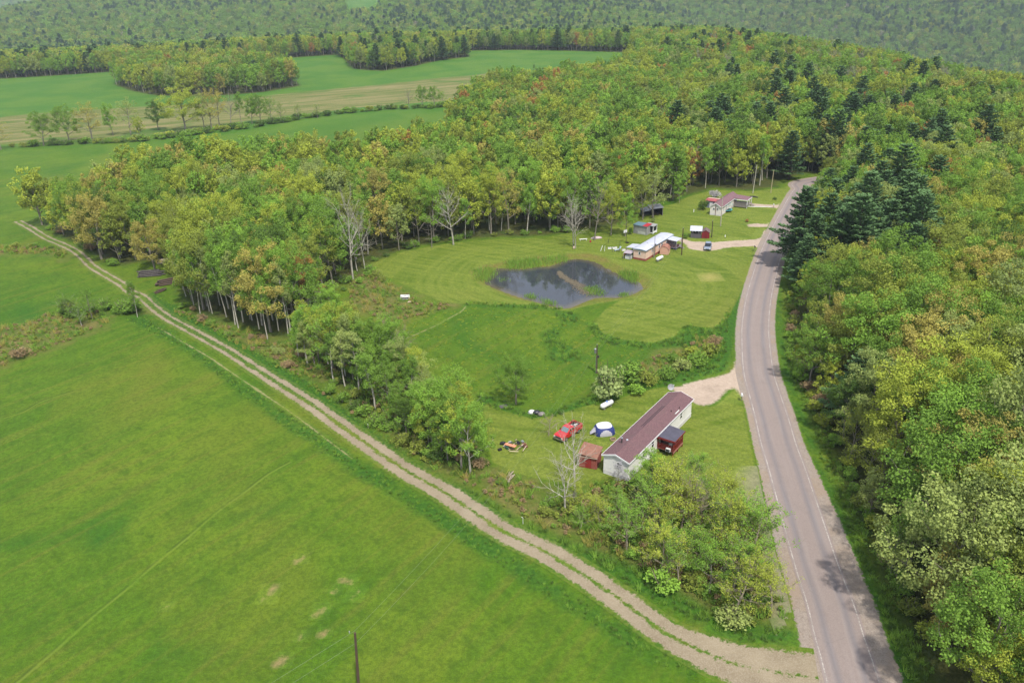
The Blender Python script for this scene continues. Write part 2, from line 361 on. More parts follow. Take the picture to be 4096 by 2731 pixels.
# ================================================================ ground
ZONES = [('z_lawn', [lawn_poly, yard_poly]), ('z_lush', lush_polys), ('z_rough', rough_polys), ('z_bank', [bank_poly]), ('z_tan', [plough_poly])]
ROADW = offset(road_left, -2.65)
DRIVES = [
    ZL([(1500, 700), (1620, 660), (1800, 610), (1980, 570), (2120, 525), (2170, 480), (2190, 400), (2330, 420), (2370, 720), (2300, 830), (2180, 705), (2080, 720), (2020, 800), (1930, 870), (1820, 885), (1720, 850), (1600, 800)], 2150, 1300, 2.767),
    ZL([(890, 735), (960, 745), (1080, 785), (1300, 790), (1600, 770), (1820, 762), (1885, 740), (1945, 640), (2020, 640), (1960, 860), (1880, 870), (1820, 840), (1650, 845), (1450, 860), (1350, 890), (1220, 900), (1050, 870), (1020, 820), (960, 790), (900, 765)], *Z2),
    ZL([(1760, 335), (1900, 345), (2060, 355), (2110, 340), (2100, 400), (2050, 385), (1900, 380), (1780, 372)], *Z2),
    ZL([(1740, 585), (1850, 572), (1960, 578), (1990, 560), (1970, 612), (1850, 612), (1760, 610)], *Z2),
    ZL([(1400, 1300), (1640, 1370), (1900, 1400), (2000, 1345), (2060, 1290), (2100, 1120), (2260, 1200), (2330, 1600), (2200, 1800), (1700, 1700), (1500, 1560), (1380, 1440)], *Z7)]
def zone_attrs(me, x, y):
    P = np.stack([x, y], 1).astype(float)
    for nm, polys in ZONES+[('z_drive', DRIVES)]:
        v = np.full(len(P), -60.0)
        for pl in polys:
            lo = pl.min(0)-40; hi = pl.max(0)+40
            m = (P[:, 0] > lo[0]) & (P[:, 0] < hi[0]) & (P[:, 1] > lo[1]) & (P[:, 1] < hi[1])
            if m.any(): v[m] = np.maximum(v[m], sdf(P[m], pl))
        fattr(me, nm, np.clip(v, -60, 60))
    # woods floor: outside every open polygon, or inside a wood lot
    v = np.minimum(-sdf(P, open_a), -sdf(P, open_b))
    for pl in open_c: v = np.minimum(v, -sdf(P, pl))
    for pl in wood_lots+[row_poly]: v = np.maximum(v, sdf(P, pl))
    v = np.minimum(v, segdist(P, ROADW)-7.5)
    fattr(me, 'z_wood', np.clip(v, -60, 60))
    s = np.full(len(P), -60.0); m = (np.abs(P[:, 0]) < 200) & (P[:, 1] < 300) & (P[:, 1] > 60)
    s[m] = sdf(P[m], pond_poly); fattr(me, 'z_pond', np.clip(s, -60, 60))
def ground_color(g):
    """colour of the land cover; uses the distance fields stored on the mesh"""
    p = g.pos()
    n_s = g.noise(p, 1.6, 5, .72); n_m = g.noise(p, .22, 4, .6, .3); n_l = g.noise(p, .03, 4, .55, .5); n_f = g.noise(p, 7.0, 2, .6)
    z = lambda nm: g.attr(nm).outputs['Fac']
    def edge(nm, soft, amp, off=0.0, nz=None):
        v = g.math('ADD', z(nm), g.math('MULTIPLY', g.math('SUBTRACT', nz if nz else n_m, .5), amp))
        return g.ramp(v, -soft+off, soft+off)
    # meadow / hay field
    field = g.mix(g.ramp(n_l, .36, .62), srgb(88, 130, 28), srgb(126, 148, 42))
    field = g.mix(g.ramp(n_m, .40, .66, 0, .6), field, srgb(88, 118, 28))
    n_b = g.noise(g.mapping(p, -.6, (1, .5, 1)), .65, 3, .6)
    field = g.mix(g.ramp(n_b, .54, .68, 0, .4), field, srgb(124, 144, 48)); field = g.mix(g.ramp(n_b, .46, .34, 0, .4), field, srgb(62, 100, 26))
    n_y = g.noise(g.mapping(p, 1.0, (1, 1.6, 1)), .016, 3, .5, .8)
    field = g.mix(g.ramp(n_y, .56, .74, 0, .8), field, srgb(142, 142, 56))
    n_d = g.noise(g.mapping(p, .4, (1, 1, 1)), .028, 3, .5, 1.2)
    field = g.mix(g.ramp(n_d, .58, .72, 0, .8), field, srgb(62, 116, 34))
    # old mowing / drilling rows running towards the far right
    rows = g.noise(g.mapping(p, -.92, (.035, .55, 1)), 1.0, 3, .55)
    field = g.mix(g.ramp(rows, .52, .72, 0, .6), field, srgb(136, 134, 60))
    field = g.mix(g.ramp(rows, .46, .30, 0, .3), field, srgb(60, 108, 26))
    # mown lawn with stripes that follow the pond
    st = g.noise(g.mapping(p, .5, (.05, .6, 1)), 1.0, 2, .5)
    stp = g.math('MULTIPLY', z('z_pond'), .55)
    cx = g.node('ShaderNodeCombineXYZ'); g.link(stp, cx.inputs[0]); g.link(g.math('MULTIPLY', n_l, .5), cx.inputs[1])
    ring = g.noise(cx.outputs[0], 1.0, 1, .5)
    lawn = g.mix(g.ramp(st, .38, .62), srgb(114, 134, 44), srgb(146, 156, 68))
    lawn = g.mix(g.ramp(ring, .42, .6, 0, .6), lawn, srgb(154, 162, 76))
    lawn = g.mix(g.ramp(n_m, .5, .75, 0, .6), lawn, srgb(104, 130, 40))
    lawn = g.mix(g.ramp(n_y, .55, .72, 0, .55), lawn, srgb(156, 150, 78))
    lush = g.mix(g.ramp(n_s, .35, .65), srgb(56, 104, 32), srgb(88, 130, 42))
    rough = g.mix(g.ramp(n_m, .34, .62), srgb(92, 118, 44), srgb(150, 136, 88))
    rough = g.mix(g.ramp(n_s, .55, .75, 0, .7), rough, srgb(116, 96, 70))
    bank = g.mix(g.ramp(n_m, .35, .65), srgb(132, 140, 58), srgb(150, 132, 80))
    tan_ = g.mix(g.ramp(g.noise(g.mapping(p, -.35, (.02, .16, 1)), 1.0, 4, .6), .38, .6), srgb(172, 154, 118), srgb(120, 128, 66))
    tan_ = g.mix(g.ramp(n_l, .58, .68, 0, .8), tan_, srgb(86, 128, 44))
    wood = g.mix(g.ramp(n_s, .35, .68), srgb(84, 76, 50), srgb(104, 104, 56))
    wood = g.mix(g.ramp(n_m, .48, .66, 0, .7), wood, srgb(72, 98, 42))
    far_field = g.mix(g.ramp(n_l, .4, .6), srgb(84, 132, 44), srgb(106, 142, 52))
    yy = g.node('ShaderNodeSeparateXYZ'); g.link(p, yy.inputs[0])
    c = g.mix(g.ramp(yy.outputs[1], 300, 480), field, far_field)
    c = g.mix(edge('z_rough', 2.2, 7.0), c, rough)
    c = g.mix(edge('z_lush', .9, 3.0), c, lush)
    c = g.mix(edge('z_lawn', .25, .7), c, lawn)
    c = g.mix(edge('z_bank', .9, 2.6), c, bank)
    c = g.mix(edge('z_tan', 3.5, 26.0, nz=n_l), c, tan_)
    c = g.mix(edge('z_wood', 1.6, 5.0), c, wood)
    # fine blades / tussocks
    c = g.mix(g.ramp(n_s, .40, .60, 0, 1.0), g.mix(.36, c, srgb(44, 66, 16)), c)
    c = g.mix(g.ramp(n_f, .42, .58, 0, 1.0), g.mix(.26, c, srgb(40, 60, 14)), c)
    c = g.mix(1.0, c, (.86, .93, .70, 1), 'MULTIPLY')      # measured against the photograph: fields are a little deeper and less blue
    h = g.math('ADD', n_s, g.math('MULTIPLY', n_f, .5))
    return c, h, n_s, n_m, n_l, n_f
def make_ground():
    def axis(a, b, step, lo, hi, gr=1.045):
        v = list(np.arange(a, b+.01, step)); s = step
        while v[-1] < hi: s *= gr; v.append(v[-1]+s)
        s = step; L = []
        x = a
        while x > lo: s *= gr; x -= s; L.append(x)
        return np.array(L[::-1]+v)
    xs = axis(-150, 130, 1.5, -6500, 6500); ys = axis(55, 330, 1.5, -600, 7000)
    X, Y = np.meshgrid(xs, ys); x = X.ravel(); y = Y.ravel(); z = ground_z(x, y)
    nx = len(xs); ny = len(ys)
    i = (np.arange(ny-1)[:, None]*nx+np.arange(nx-1)[None]).ravel()
    F = np.stack([i, i+1, i+nx+1, i+nx], 1)
    m, n = nt_new('land_cover'); g = NG(n); c, h, *_ = ground_color(g); g.out(c, .95, 0, g.bump(h, .9, .25), .15)
    me = mesh_np('ground', np.stack([x, y, z], 1), F4=F, mats=(m,), smooth_=True); zone_attrs(me, x, y)
    o = bpy.data.objects.new('ground', me); link(o); tag(o, 'grass fields, meadow, lawns and woodland floor', None, None, 'structure')
make_ground()

def ribbon(name, mid, wl, wr, m, z=.03, n_across=9, label=None, kind='structure', taper=None):
    """a strip that follows the ground; u runs across (-1..1), v along in metres"""
    mid = np.asarray(mid); L = np.concatenate([[0], np.cumsum(np.linalg.norm(np.diff(mid, axis=0), axis=1))])
    us = np.linspace(-1, 1, n_across); V = []; U = []; W = []
    wl = np.broadcast_to(wl, len(mid)); wr = np.broadcast_to(wr, len(mid))
    for k, u in enumerate(us):
        d = u*(wr if u > 0 else wl); t = np.gradient(mid, axis=0); t /= np.linalg.norm(t, axis=1)[:, None]
        p = mid+np.stack([t[:, 1], -t[:, 0]], 1)*np.asarray(d)[:, None]; V.append(p); U.append(np.full(len(mid), u)); W.append(L)
    V = np.stack(V, 1).reshape(-1, 2); U = np.stack(U, 1).ravel(); W = np.stack(W, 1).ravel()
    zz = ground_z(V[:, 0], V[:, 1])+z*(1 if np.isscalar(z) else 1)
    na = n_across; i = (np.arange(len(mid)-1)[:, None]*na+np.arange(na-1)[None]).ravel()
    F = np.stack([i, i+na, i+na+1, i+1], 1)
    me = mesh_np(name, np.c_[V, zz], F4=F, mats=(m,), smooth_=True)
    fattr(me, 'u', U); fattr(me, 'v', W); zone_attrs(me, V[:, 0], V[:, 1])
    o = bpy.data.objects.new(name, me); link(o); tag(o, label, None, None, kind); return o
def sheet(name, poly, m, z=.03, label=None, kind='structure', flat=None):
    """a filled outline lying on the ground, with the distance to its edge stored"""
    poly = np.asarray(poly); lo = poly.min(0); hi = poly.max(0); st = max(.5, (hi-lo).max()/60)
    xs = np.arange(lo[0]-st, hi[0]+st*2, st); ys = np.arange(lo[1]-st, hi[1]+st*2, st)
    X, Y = np.meshgrid(xs, ys); P = np.stack([X.ravel(), Y.ravel()], 1); s = sdf(P, poly); nx = len(xs)
    i = (np.arange(len(ys)-1)[:, None]*nx+np.arange(nx-1)[None]).ravel(); F = np.stack([i, i+1, i+nx+1, i+nx], 1)
    keep = (s[F] > -max(.9*st, 2.4)).any(1); F = F[keep]
    use, inv = np.unique(F, return_inverse=True); F = inv.reshape(F.shape); P = P[use]; s = s[use]
    zz = np.full(len(P), flat) if flat is not None else ground_z(P[:, 0], P[:, 1])+z
    me = mesh_np(name, np.c_[P, zz], F4=F, mats=(m,), smooth_=True); fattr(me, 'e', s); zone_attrs(me, P[:, 0], P[:, 1])
    o = bpy.data.objects.new(name, me); link(o); tag(o, label, None, None, kind); return o

# road shoulders, asphalt, white lines
def mk_road():
    m, n = nt_new('gravel_shoulder'); g = NG(n); gc, h, n_s, n_m, n_l, n_f = ground_color(g)
    u = g.attr('u').outputs['Fac']; au = g.math('ABSOLUTE', u)
    grav = g.mix(g.ramp(n_s, .35, .65), srgb(134, 122, 112), srgb(158, 145, 134)); grav = g.mix(g.ramp(n_f, .45, .6, 0, .5), grav, srgb(176, 164, 152))
    grav = g.mix(g.ramp(n_m, .45, .65, 0, .6), grav, srgb(156, 136, 116))
    f = g.ramp(g.math('ADD', au, g.math('MULTIPLY', g.math('SUBTRACT', n_s, .5), .32)), .93, .97); f = g.math('MULTIPLY', f, g.ramp(g.attr('z_drive').outputs['Fac'], -.5, .3, 1, 0))
    g.out(g.mix(f, grav, gc), .95, 0, g.bump(h, .5, .08), .2)
    N = len(road_mid); near = sstep(110, 80, road_mid[:, 1])
    o = ribbon('road_shoulder', road_mid, 2.65+1.5+1.2*near, 2.65+1.5+.5*near, m, .035, 15, 'dusty gravel shoulders on both sides of the asphalt road')
    m, n = nt_new('asphalt'); g = NG(n); p = g.pos(); u = g.attr('u').outputs['Fac']; v = g.attr('v').outputs['Fac']
    n_s = g.noise(p, 9, 4, .7); n_m = g.noise(p, .5, 4, .6); cx = g.node('ShaderNodeCombineXYZ'); g.link(g.math('MULTIPLY', u, 3.0), cx.inputs[0]); g.link(g.math('MULTIPLY', v, .03), cx.inputs[1])
    n_t = g.noise(cx.outputs[0], 1.4, 4, .6)
    base = g.mix(g.ramp(n_s, .3, .7), srgb(136, 122, 117), srgb(158, 144, 137))
    wheel = g.ramp(g.math('ABSOLUTE', g.math('SUBTRACT', g.math('ABSOLUTE', u), .48)), .22, .02)   # two wheel paths, polished and bluish
    base = g.mix(g.math('MULTIPLY', wheel, g.ramp(n_t, .3, .7, .3, .9)), base, srgb(116, 113, 118))
    base = g.mix(g.ramp(n_t, .5, .75, 0, .5), base, srgb(164, 152, 147))
    base = g.mix(g.ramp(n_m, .5, .8, 0, .35), base, srgb(126, 115, 110))
    cr = g.node('ShaderNodeTexVoronoi', feature='DISTANCE_TO_EDGE'); cr.inputs['Scale'].default_value = .33
    g.link(g.mapping(p, .3, (1, .45, 1)), cr.inputs['Vector']); crk = g.ramp(cr.outputs['Distance'], .0, .01, .13, 0)
    base = g.mix(crk, base, srgb(80, 76, 78))
    g.out(base, .85, 0, g.bump(n_s, .35, .02), .3)
    ribbon('road', road_mid, 2.95, 2.95, m, .06, 9, 'weathered two lane asphalt road with white edge lines running down the right')
    m, n = nt_new('road_line'); g = NG(n); p = g.pos(); n_s = g.noise(p, 5, 4, .7); n_m = g.noise(p, .35, 3, .6)
    f = g.ramp(g.math('ADD', n_s, g.math('MULTIPLY', n_m, .6)), .6, .9, 0, .9)
    g.out(g.mix(f, srgb(200, 192, 184), srgb(138, 127, 122)), .8)
    for d in (2.65, -2.65):
        ribbon('road_edge_line', offset(road_mid, d), .075, .075, m, .066, 3, 'worn white edge line on the asphalt road')
mk_road()

def gravel_mat(name, c1, c2, grass=.35, soft=.35, key='e'):
    m, n = nt_new(name); g = NG(n); gc, h, n_s, n_m, n_l, n_f = ground_color(g); e = g.attr(key).outputs['Fac']
    grav = g.mix(g.ramp(n_s, .35, .65), srgb(*c1), srgb(*c2)); grav = g.mix(g.ramp(n_f, .5, .62, 0, .5), grav, srgb(*[min(255, int(q*1.1)) for q in c2]))
    grav = g.mix(g.ramp(n_m, .52, .7, 0, .5), grav, srgb(*[int(q*.86) for q in c1]))
    v = g.math('ADD', e, g.math('MULTIPLY', g.math('SUBTRACT', n_m, .5), 2.2)); v = g.math('ADD', v, g.math('MULTIPLY', g.math('SUBTRACT', n_s, .5), 1.2))
    f = g.ramp(v, -soft, soft); g.out(g.mix(f, gc, grav), .95, 0, g.bump(h, .5, .08), .2); return m
# farm track with two wheel ruts and a grassy middle
def mk_track():
    m, n = nt_new('farm_track'); g = NG(n); gc, h, n_s, n_m, n_l, n_f = ground_color(g)
    u = g.attr('u').outputs['Fac']; v = g.attr('v').outputs['Fac']
    grav = g.mix(g.ramp(n_m, .32, .66), srgb(134, 120, 98), srgb(156, 142, 118)); grav = g.mix(g.ramp(n_f, .45, .62, 0, .5), grav, srgb(174, 162, 140))
    uu = g.math('ADD', u, g.math('MULTIPLY', g.math('SUBTRACT', n_m, .5), .16))
    k = g.attr('k').outputs['Fac']     # 0 far: two thin ruts, 1 near the road: one broad gravel bed
    d = g.math('ABSOLUTE', g.math('SUBTRACT', g.math('ABSOLUTE', uu), .42))
    w = g.math('ADD', .15, g.math('MULTIPLY', k, .27)); w = g.math('ADD', w, g.math('MULTIPLY', g.math('SUBTRACT', n_m, .5), .35))
    d2 = g.math('ADD', g.math('SUBTRACT', w, d), g.math('MULTIPLY', g.math('SUBTRACT', n_s, .5), .75))
    d2 = g.math('ADD', d2, g.math('MULTIPLY', g.math('SUBTRACT', n_f, .5), .18))
    f = g.ramp(d2, -.03, .07)
    outer = g.ramp(g.math('ABSOLUTE', u), .84, .98, 1, 0); f = g.math('MULTIPLY', f, outer)
    gm = g.mix(g.ramp(n_s, .4, .6, 0, .5), gc, srgb(112, 118, 52))
    g.out(g.mix(f, gm, grav), .95, 0, g.bump(h, .6, .1), .2)
    T = track; L = np.concatenate([[0], np.cumsum(np.linalg.norm(np.diff(T, axis=0), axis=1))]); s = L/L[-1]
    wd = 2.1+.4*sstep(.45, .9, s)+1.6*sstep(.93, 1.0, s)
    o = ribbon('dirt_track', T, wd, wd, m, .045, 15, 'pale gravel farm track with two wheel ruts and grass between')
    k = np.repeat(.08+.62*sstep(.45, .86, s)+.3*sstep(.93, .99, s), 15); fattr(o.data, 'k', k)
    # third, fainter outer rut
    third = offset(T, 4.0)
    a = int(len(T)*.38); b = int(len(T)*.66)
    m2, n = nt_new('faint_rut'); g = NG(n); gc, h, n_s, n_m, n_l, n_f = ground_color(g); u = g.attr('u').outputs['Fac']
    grav = g.mix(n_s, srgb(132, 130, 80), srgb(164, 154, 112))
    vv = g.math('SUBTRACT', .42, g.math('ABSOLUTE', u)); vv = g.math('ADD', vv, g.math('MULTIPLY', g.math('SUBTRACT', n_m, .5), 1.2)); vv = g.math('ADD', vv, g.math('MULTIPLY', g.math('SUBTRACT', n_s, .5), .9))
    g.out(g.mix(g.ramp(vv, .12, .4, 0, .8), gc, grav), .95, 0, g.bump(h, .6, .1), .2)
    ribbon('outer_rut', third[a:b], .7, .7, m2, .025, 7, 'faint broken outer wheel rut in the grass beside the farm track')
    return m2
faint = mk_track()
# mown foot path through the meadow, furrow lines in the near field
ribbon('foot_path', smooth(ZL([(1450, 210), (1420, 245), (1340, 290), (1260, 335), (1170, 375), (1090, 410)], *Z6)), .6, .6, faint, .03, 5, 'narrow trodden path through the meadow')
def mk_furrow(name, pts, label, wdt=.35):
    m = MATS.get('furrow')
    if not m:
        m, n = nt_new('furrow'); g = NG(n); gc, h, n_s, n_m, n_l, n_f = ground_color(g); u = g.attr('u').outputs['Fac']
        d = g.mix(g.ramp(u, -.3, .3), srgb(56, 76, 24), srgb(116, 134, 50))
        a = g.ramp(g.math('ABSOLUTE', u), .4, 1, 1, 0); a = g.math('MULTIPLY', a, g.ramp(n_m, .3, .55, .1, .6))
        g.out(g.mix(a, gc, d), .95, 0, g.bump(h, .6, .1), .15); MATS['furrow'] = m
    ribbon(name, smooth(pts), wdt, wdt, m, .02, 7, label)
Z8 = (0, 1500, 1.274)
mk_furrow('field_furrow', ZL([(80, 1568), (300, 1380), (480, 1220), (640, 1090), (800, 950), (960, 820), (1100, 700), (1250, 590), (1370, 500), (1480, 440)], *Z8), 'long straight furrow across the near hay field', .5)
mk_furrow('field_furrow', ZL([(20, 218), (120, 185), (220, 130), (380, 80)], *Z8), 'short shallow furrow at the left edge of the hay field', .45)
# scraped bare spots in the near field
bm_ = gravel_mat('bare_soil', (120, 116, 66), (150, 134, 88), soft=.35)
for k, pts in enumerate([[(1400, 1475), (1440, 1440), (1455, 1450), (1420, 1480)], [(1510, 1335), (1540, 1318), (1530, 1345)], [(1595, 1225), (1650, 1180), (1655, 1195), (1610, 1235)],
                         [(1320, 1145), (1395, 1080), (1400, 1090), (1335, 1155)], [(1735, 1035), (1790, 1050), (1780, 1065), (1740, 1045)], [(1775, 1140), (1830, 1095), (1825, 1110), (1790, 1145)],
                         [(1500, 945), (1550, 925), (1520, 955)], [(1630, 1320), (1660, 1305), (1645, 1330)], [(820, 1195), (870, 1165), (860, 1180)], [(1690, 1110), (1712, 1090), (1712, 1105)]]):
    sheet('bare_patch', offset(smooth(ZL(pts+[pts[0]], *Z8), 3)[:-1], 0), bm_, .03+.001*k, 'small bare soil patch scraped in the near hay field')
# drives
drv = gravel_mat('drive_gravel', (170, 150, 132), (192, 174, 156), soft=.3)
sheet('driveway', DRIVES[0], drv, .031, 'pale gravel driveway beside the maroon roofed mobile home')
sheet('driveway', DRIVES[1], drv, .031, 'long gravel driveway leading to the peach mobile home')
sheet('driveway', DRIVES[2], drv, .031, 'short gravel driveway to the white farmhouse trailer at the top')
sheet('gravel_pullout', DRIVES[3], drv, .031, 'small gravel pull-out beside the road near the red shrub')
sheet('gravel_apron', DRIVES[4], drv, .033, 'gravel apron where the farm track meets the road')
sheet('gravel_strip', ZL([(1720, 120), (1760, 250), (1800, 380), (1860, 470), (1880, 620), (1900, 800), (1960, 1000), (2020, 1200), (2060, 1330), (1930, 1340), (1900, 1150), (1850, 950), (1830, 780), (1850, 640), (1800, 500), (1700, 330), (1670, 200)], *Z7),
      gravel_mat('sparse_gravel', (138, 132, 110), (160, 150, 130), soft=2.6), .03, 'sparse gravelly verge between the thicket and the road')
sheet('soil_heap', ZL([(1180, 1180), (1300, 1150), (1400, 1180), (1420, 1230), (1300, 1250), (1200, 1240)], *Z2), gravel_mat('scalp', (138, 140, 66), (156, 148, 84), soft=1.8), .02, 'low scalped grass mound on the lawn near the road')
# pond
def mk_pond():
    m, n = nt_new('pond_water'); g = NG(n); p = g.pos(); n1 = g.noise(p, .25, 3, .6); n2 = g.noise(p, 3.0, 3, .6)
    e = g.attr('e').outputs['Fac']
    c = g.mix(g.ramp(e, 0, 2.4), srgb(96, 88, 70), srgb(58, 62, 70)); c = g.mix(g.ramp(n1, .5, .7, 0, .4), c, srgb(66, 68, 70))
    r = g.ramp(n1, .35, .65, .02, .08)
    pb = g.out(c, r, 0, g.bump(g.math('ADD', n2, g.math('MULTIPLY', n1, 2)), .05, .03), .5); pb.inputs['IOR'].default_value = 1.36
    sheet('pond_water', pond_poly, m, flat=-.50, label='dark still pond water reflecting grey sky')
mk_pond()

# ================================================================ trees
def npr(seed): return np.random.default_rng(seed)
def leaf_quads(r, C, R, n, size, up=.35, flat=1.0, jit=.35, shell=.55):
    """n leaf-sized quads round every clump centre C (k,3) of radius R (k,)"""
    k = len(C); c = np.repeat(C, n, 0); rr = np.repeat(R, n)
    d = r.normal(size=(k*n, 3)); d /= np.linalg.norm(d, axis=1)[:, None]
    rad = rr*(shell+(1-shell)*r.random(k*n))*(.55+.45*r.random(k*n)**.5)
    P = c+d*rad[:, None]*np.array([1, 1, flat])
    nrm = d*.8+r.normal(size=(k*n, 3))*.75+np.array([0, 0, up]); nrm /= np.linalg.norm(nrm, axis=1)[:, None]
    a = np.cross(nrm, r.normal(size=(k*n, 3))); a /= np.linalg.norm(a, axis=1)[:, None]; b = np.cross(nrm, a)
    s = size*(1-jit+2*jit*r.random(k*n))*.5
    q = np.stack([P-a*s[:, None], P-b*s[:, None]*.7, P+a*s[:, None], P+b*s[:, None]*.7], 1)
    tone = np.clip(np.repeat(r.random(k), n)*.6+r.random(k*n)*.4, 0, 1)
    return q.reshape(-1, 3), tone
def tube_np(pts, rad, n=5):
    pts = np.asarray(pts, float); rad = np.asarray(rad, float)
    t = np.gradient(pts, axis=0); t /= np.linalg.norm(t, axis=1)[:, None]+1e-9
    ref = np.where(np.abs(t[:, 2:3]) > .9, np.array([[1., 0, 0]]), np.array([[0, 0, 1.]]))
    u = np.cross(t, ref); u /= np.linalg.norm(u, axis=1)[:, None]+1e-9; v = np.cross(t, u)
    a = np.arange(n)*2*np.pi/n
    V = (pts[:, None]+(u[:, None]*np.cos(a)[None, :, None]+v[:, None]*np.sin(a)[None, :, None])*rad[:, None, None]).reshape(-1, 3)
    m = len(pts); i = np.arange(m-1)[:, None]*n; k = np.arange(n)[None]
    F = np.stack([i+k, i+(k+1) % n, i+n+(k+1) % n, i+n+k], -1).reshape(-1, 4)
    return V, F
def join_parts(parts):
    V = []; F = []; b = 0
    for v, f in parts: V.append(v); F.append(f+b); b += len(v)
    return np.concatenate(V), np.concatenate(F)
def branchy(r, h, style):
    """trunk + limbs; returns tube parts and tips with their weight"""
    parts = []; tips = []
    lean = r.normal(size=2)*.05*h*(1.4 if style == 'bare' else 1)
    zs = np.linspace(0, 1, 7)
    top = {'broad': .72, 'aspen': .93, 'bare': .9, 'dead': .95, 'young': .8}[style]*h
    tr = np.c_[lean[0]*zs**1.5+np.sin(zs*5+r.random()*6)*.012*h, lean[1]*zs**1.5+np.cos(zs*4+r.random()*6)*.012*h, zs*top]
    r0 = {'broad': .017, 'aspen': .0115, 'bare': .017, 'dead': .013, 'young': .012}[style]*h
    parts.append(tube_np(tr, r0*(1-zs*.82), 6))
    nl = {'broad': 11, 'aspen': 13, 'bare': 12, 'dead': 18, 'young': 9}[style]
    lo = {'broad': .26, 'aspen': .42, 'bare': .28, 'dead': .25, 'young': .22}[style]
    for i in range(nl):
        f = lo+(1-lo)*(i+r.random()*.6)/nl; f = min(f, .985)
        p0 = np.array([np.interp(f, zs, tr[:, j]) for j in range(3)])
        az = i*2.4+r.random()*.8; rel = (f-lo)/(1-lo)
        L = {'broad': h*(.34-.16*rel), 'aspen': h*(.19-.09*rel), 'bare': h*(.36-.17*rel), 'dead': h*(.24*(1-rel)+.05), 'young': h*(.32-.16*rel)}[style]*(.8+.4*r.random())
        el = {'broad': .45+.65*rel, 'aspen': .6+.5*rel, 'bare': .55+.5*rel, 'dead': -.05+.2*r.random(), 'young': .7+.3*rel}[style]
        d = np.array([math.cos(az)*math.cos(el), math.sin(az)*math.cos(el), math.sin(el)])
        t = np.linspace(0, 1, 5)[:, None]; side = np.cross(d, [0, 0, 1.]); 
        pts = p0+d*L*t+np.array([0, 0, 1.])*L*.12*t**2+side*L*.08*np.sin(t*4+r.random()*6)
        rb = r0*(1-f*.82)*.62; parts.append(tube_np(pts, rb*(1-.75*t[:, 0]), 4)); tips.append((pts[-1], L, rel))
        tips.append((pts[3], L, rel))
        for j in range({'broad': 4, 'aspen': 2, 'bare': 6, 'dead': 2, 'young': 3}[style]):
            q0 = pts[1+j % 4]; a2 = az+r.normal()*.9; e2 = el+r.normal()*.35
            L2 = L*(.3+.3*r.random()); d2 = np.array([math.cos(a2)*math.cos(e2), math.sin(a2)*math.cos(e2), math.sin(e2)])
            t3 = np.linspace(0, 1, 4)[:, None]; s2 = r.normal(size=3)*.1
            p2 = q0+d2*L2*t3+s2*L2*np.sin(t3*3)
            parts.append(tube_np(p2, rb*.45*(1-.8*t3[:, 0])+.004, 3)); tips.append((p2[-1], L2, rel))
            if style in ('bare',):
                for m_ in range(4):
                    a3 = a2+r.normal()*.8; e3 = e2+r.normal()*.4; L3 = L2*(.35+.3*r.random()); d3 = np.array([math.cos(a3)*math.cos(e3), math.sin(a3)*math.cos(e3), math.sin(e3)])
                    q = p2[1+m_ % 3]; parts.append(tube_np(np.array([q, q+d3*L3*.5+r.normal(size=3)*.04*L3, q+d3*L3]), [.022, .016, .008], 3)); tips.append((q+d3*L3, L3, rel))
    return parts, tips, tr
def deciduous(seed, h=16, wide=1.0, n=70, size=.34, clump=1.0, ratio=1.0, extra=34):
    r = npr(seed); parts, tips, tr = branchy(r, h, 'broad')
    C = np.array([t[0] for t in tips]); 
    # fill: clumps over an uneven envelope
    k = extra; th = r.random(k)*2*np.pi; ph = r.random(k)
    lob = 1+.18*np.sin(th*3+seed)+.12*np.sin(th*5+seed*2)
    zc = .32+.66*ph; prof = np.sin(np.clip((zc-.22)/.86, 0, 1)**.75*np.pi)**.6
    E_ = np.c_[np.cos(th)*prof*lob*h*.27, np.sin(th)*prof*lob*h*.27, zc*h]
    C = np.concatenate([C, E_])*np.array([wide, wide, 1]); R = (.75+.75*r.random(len(C)))*clump*h/16
    q, tone = leaf_quads(r, C, R, n, size, flat=.72)
    tv, tf = join_parts(parts)
    return tv*np.array([wide, wide, 1]), tf, q, tone
def aspen(seed, h=14, n=80, size=.22):
    r = npr(seed); parts, tips, tr = branchy(r, h, 'aspen')
    C = np.array([t[0] for t in tips]); R = (.55+.6*r.random(len(C)))*h/14
    q, tone = leaf_quads(r, C, R, n, size, flat=.95)
    tv, tf = join_parts(parts); return tv, tf, q, tone
def sparse(seed, h=11, n=16, size=.17):
    r = npr(seed); parts, tips, tr = branchy(r, h, 'bare')
    C = np.array([t[0] for t in tips]); C = C[r.random(len(C)) < .8]; R = .3+.4*r.random(len(C))
    q, tone = leaf_quads(r, C, R, n, size)
    tv, tf = join_parts(parts); return tv, tf, q, tone
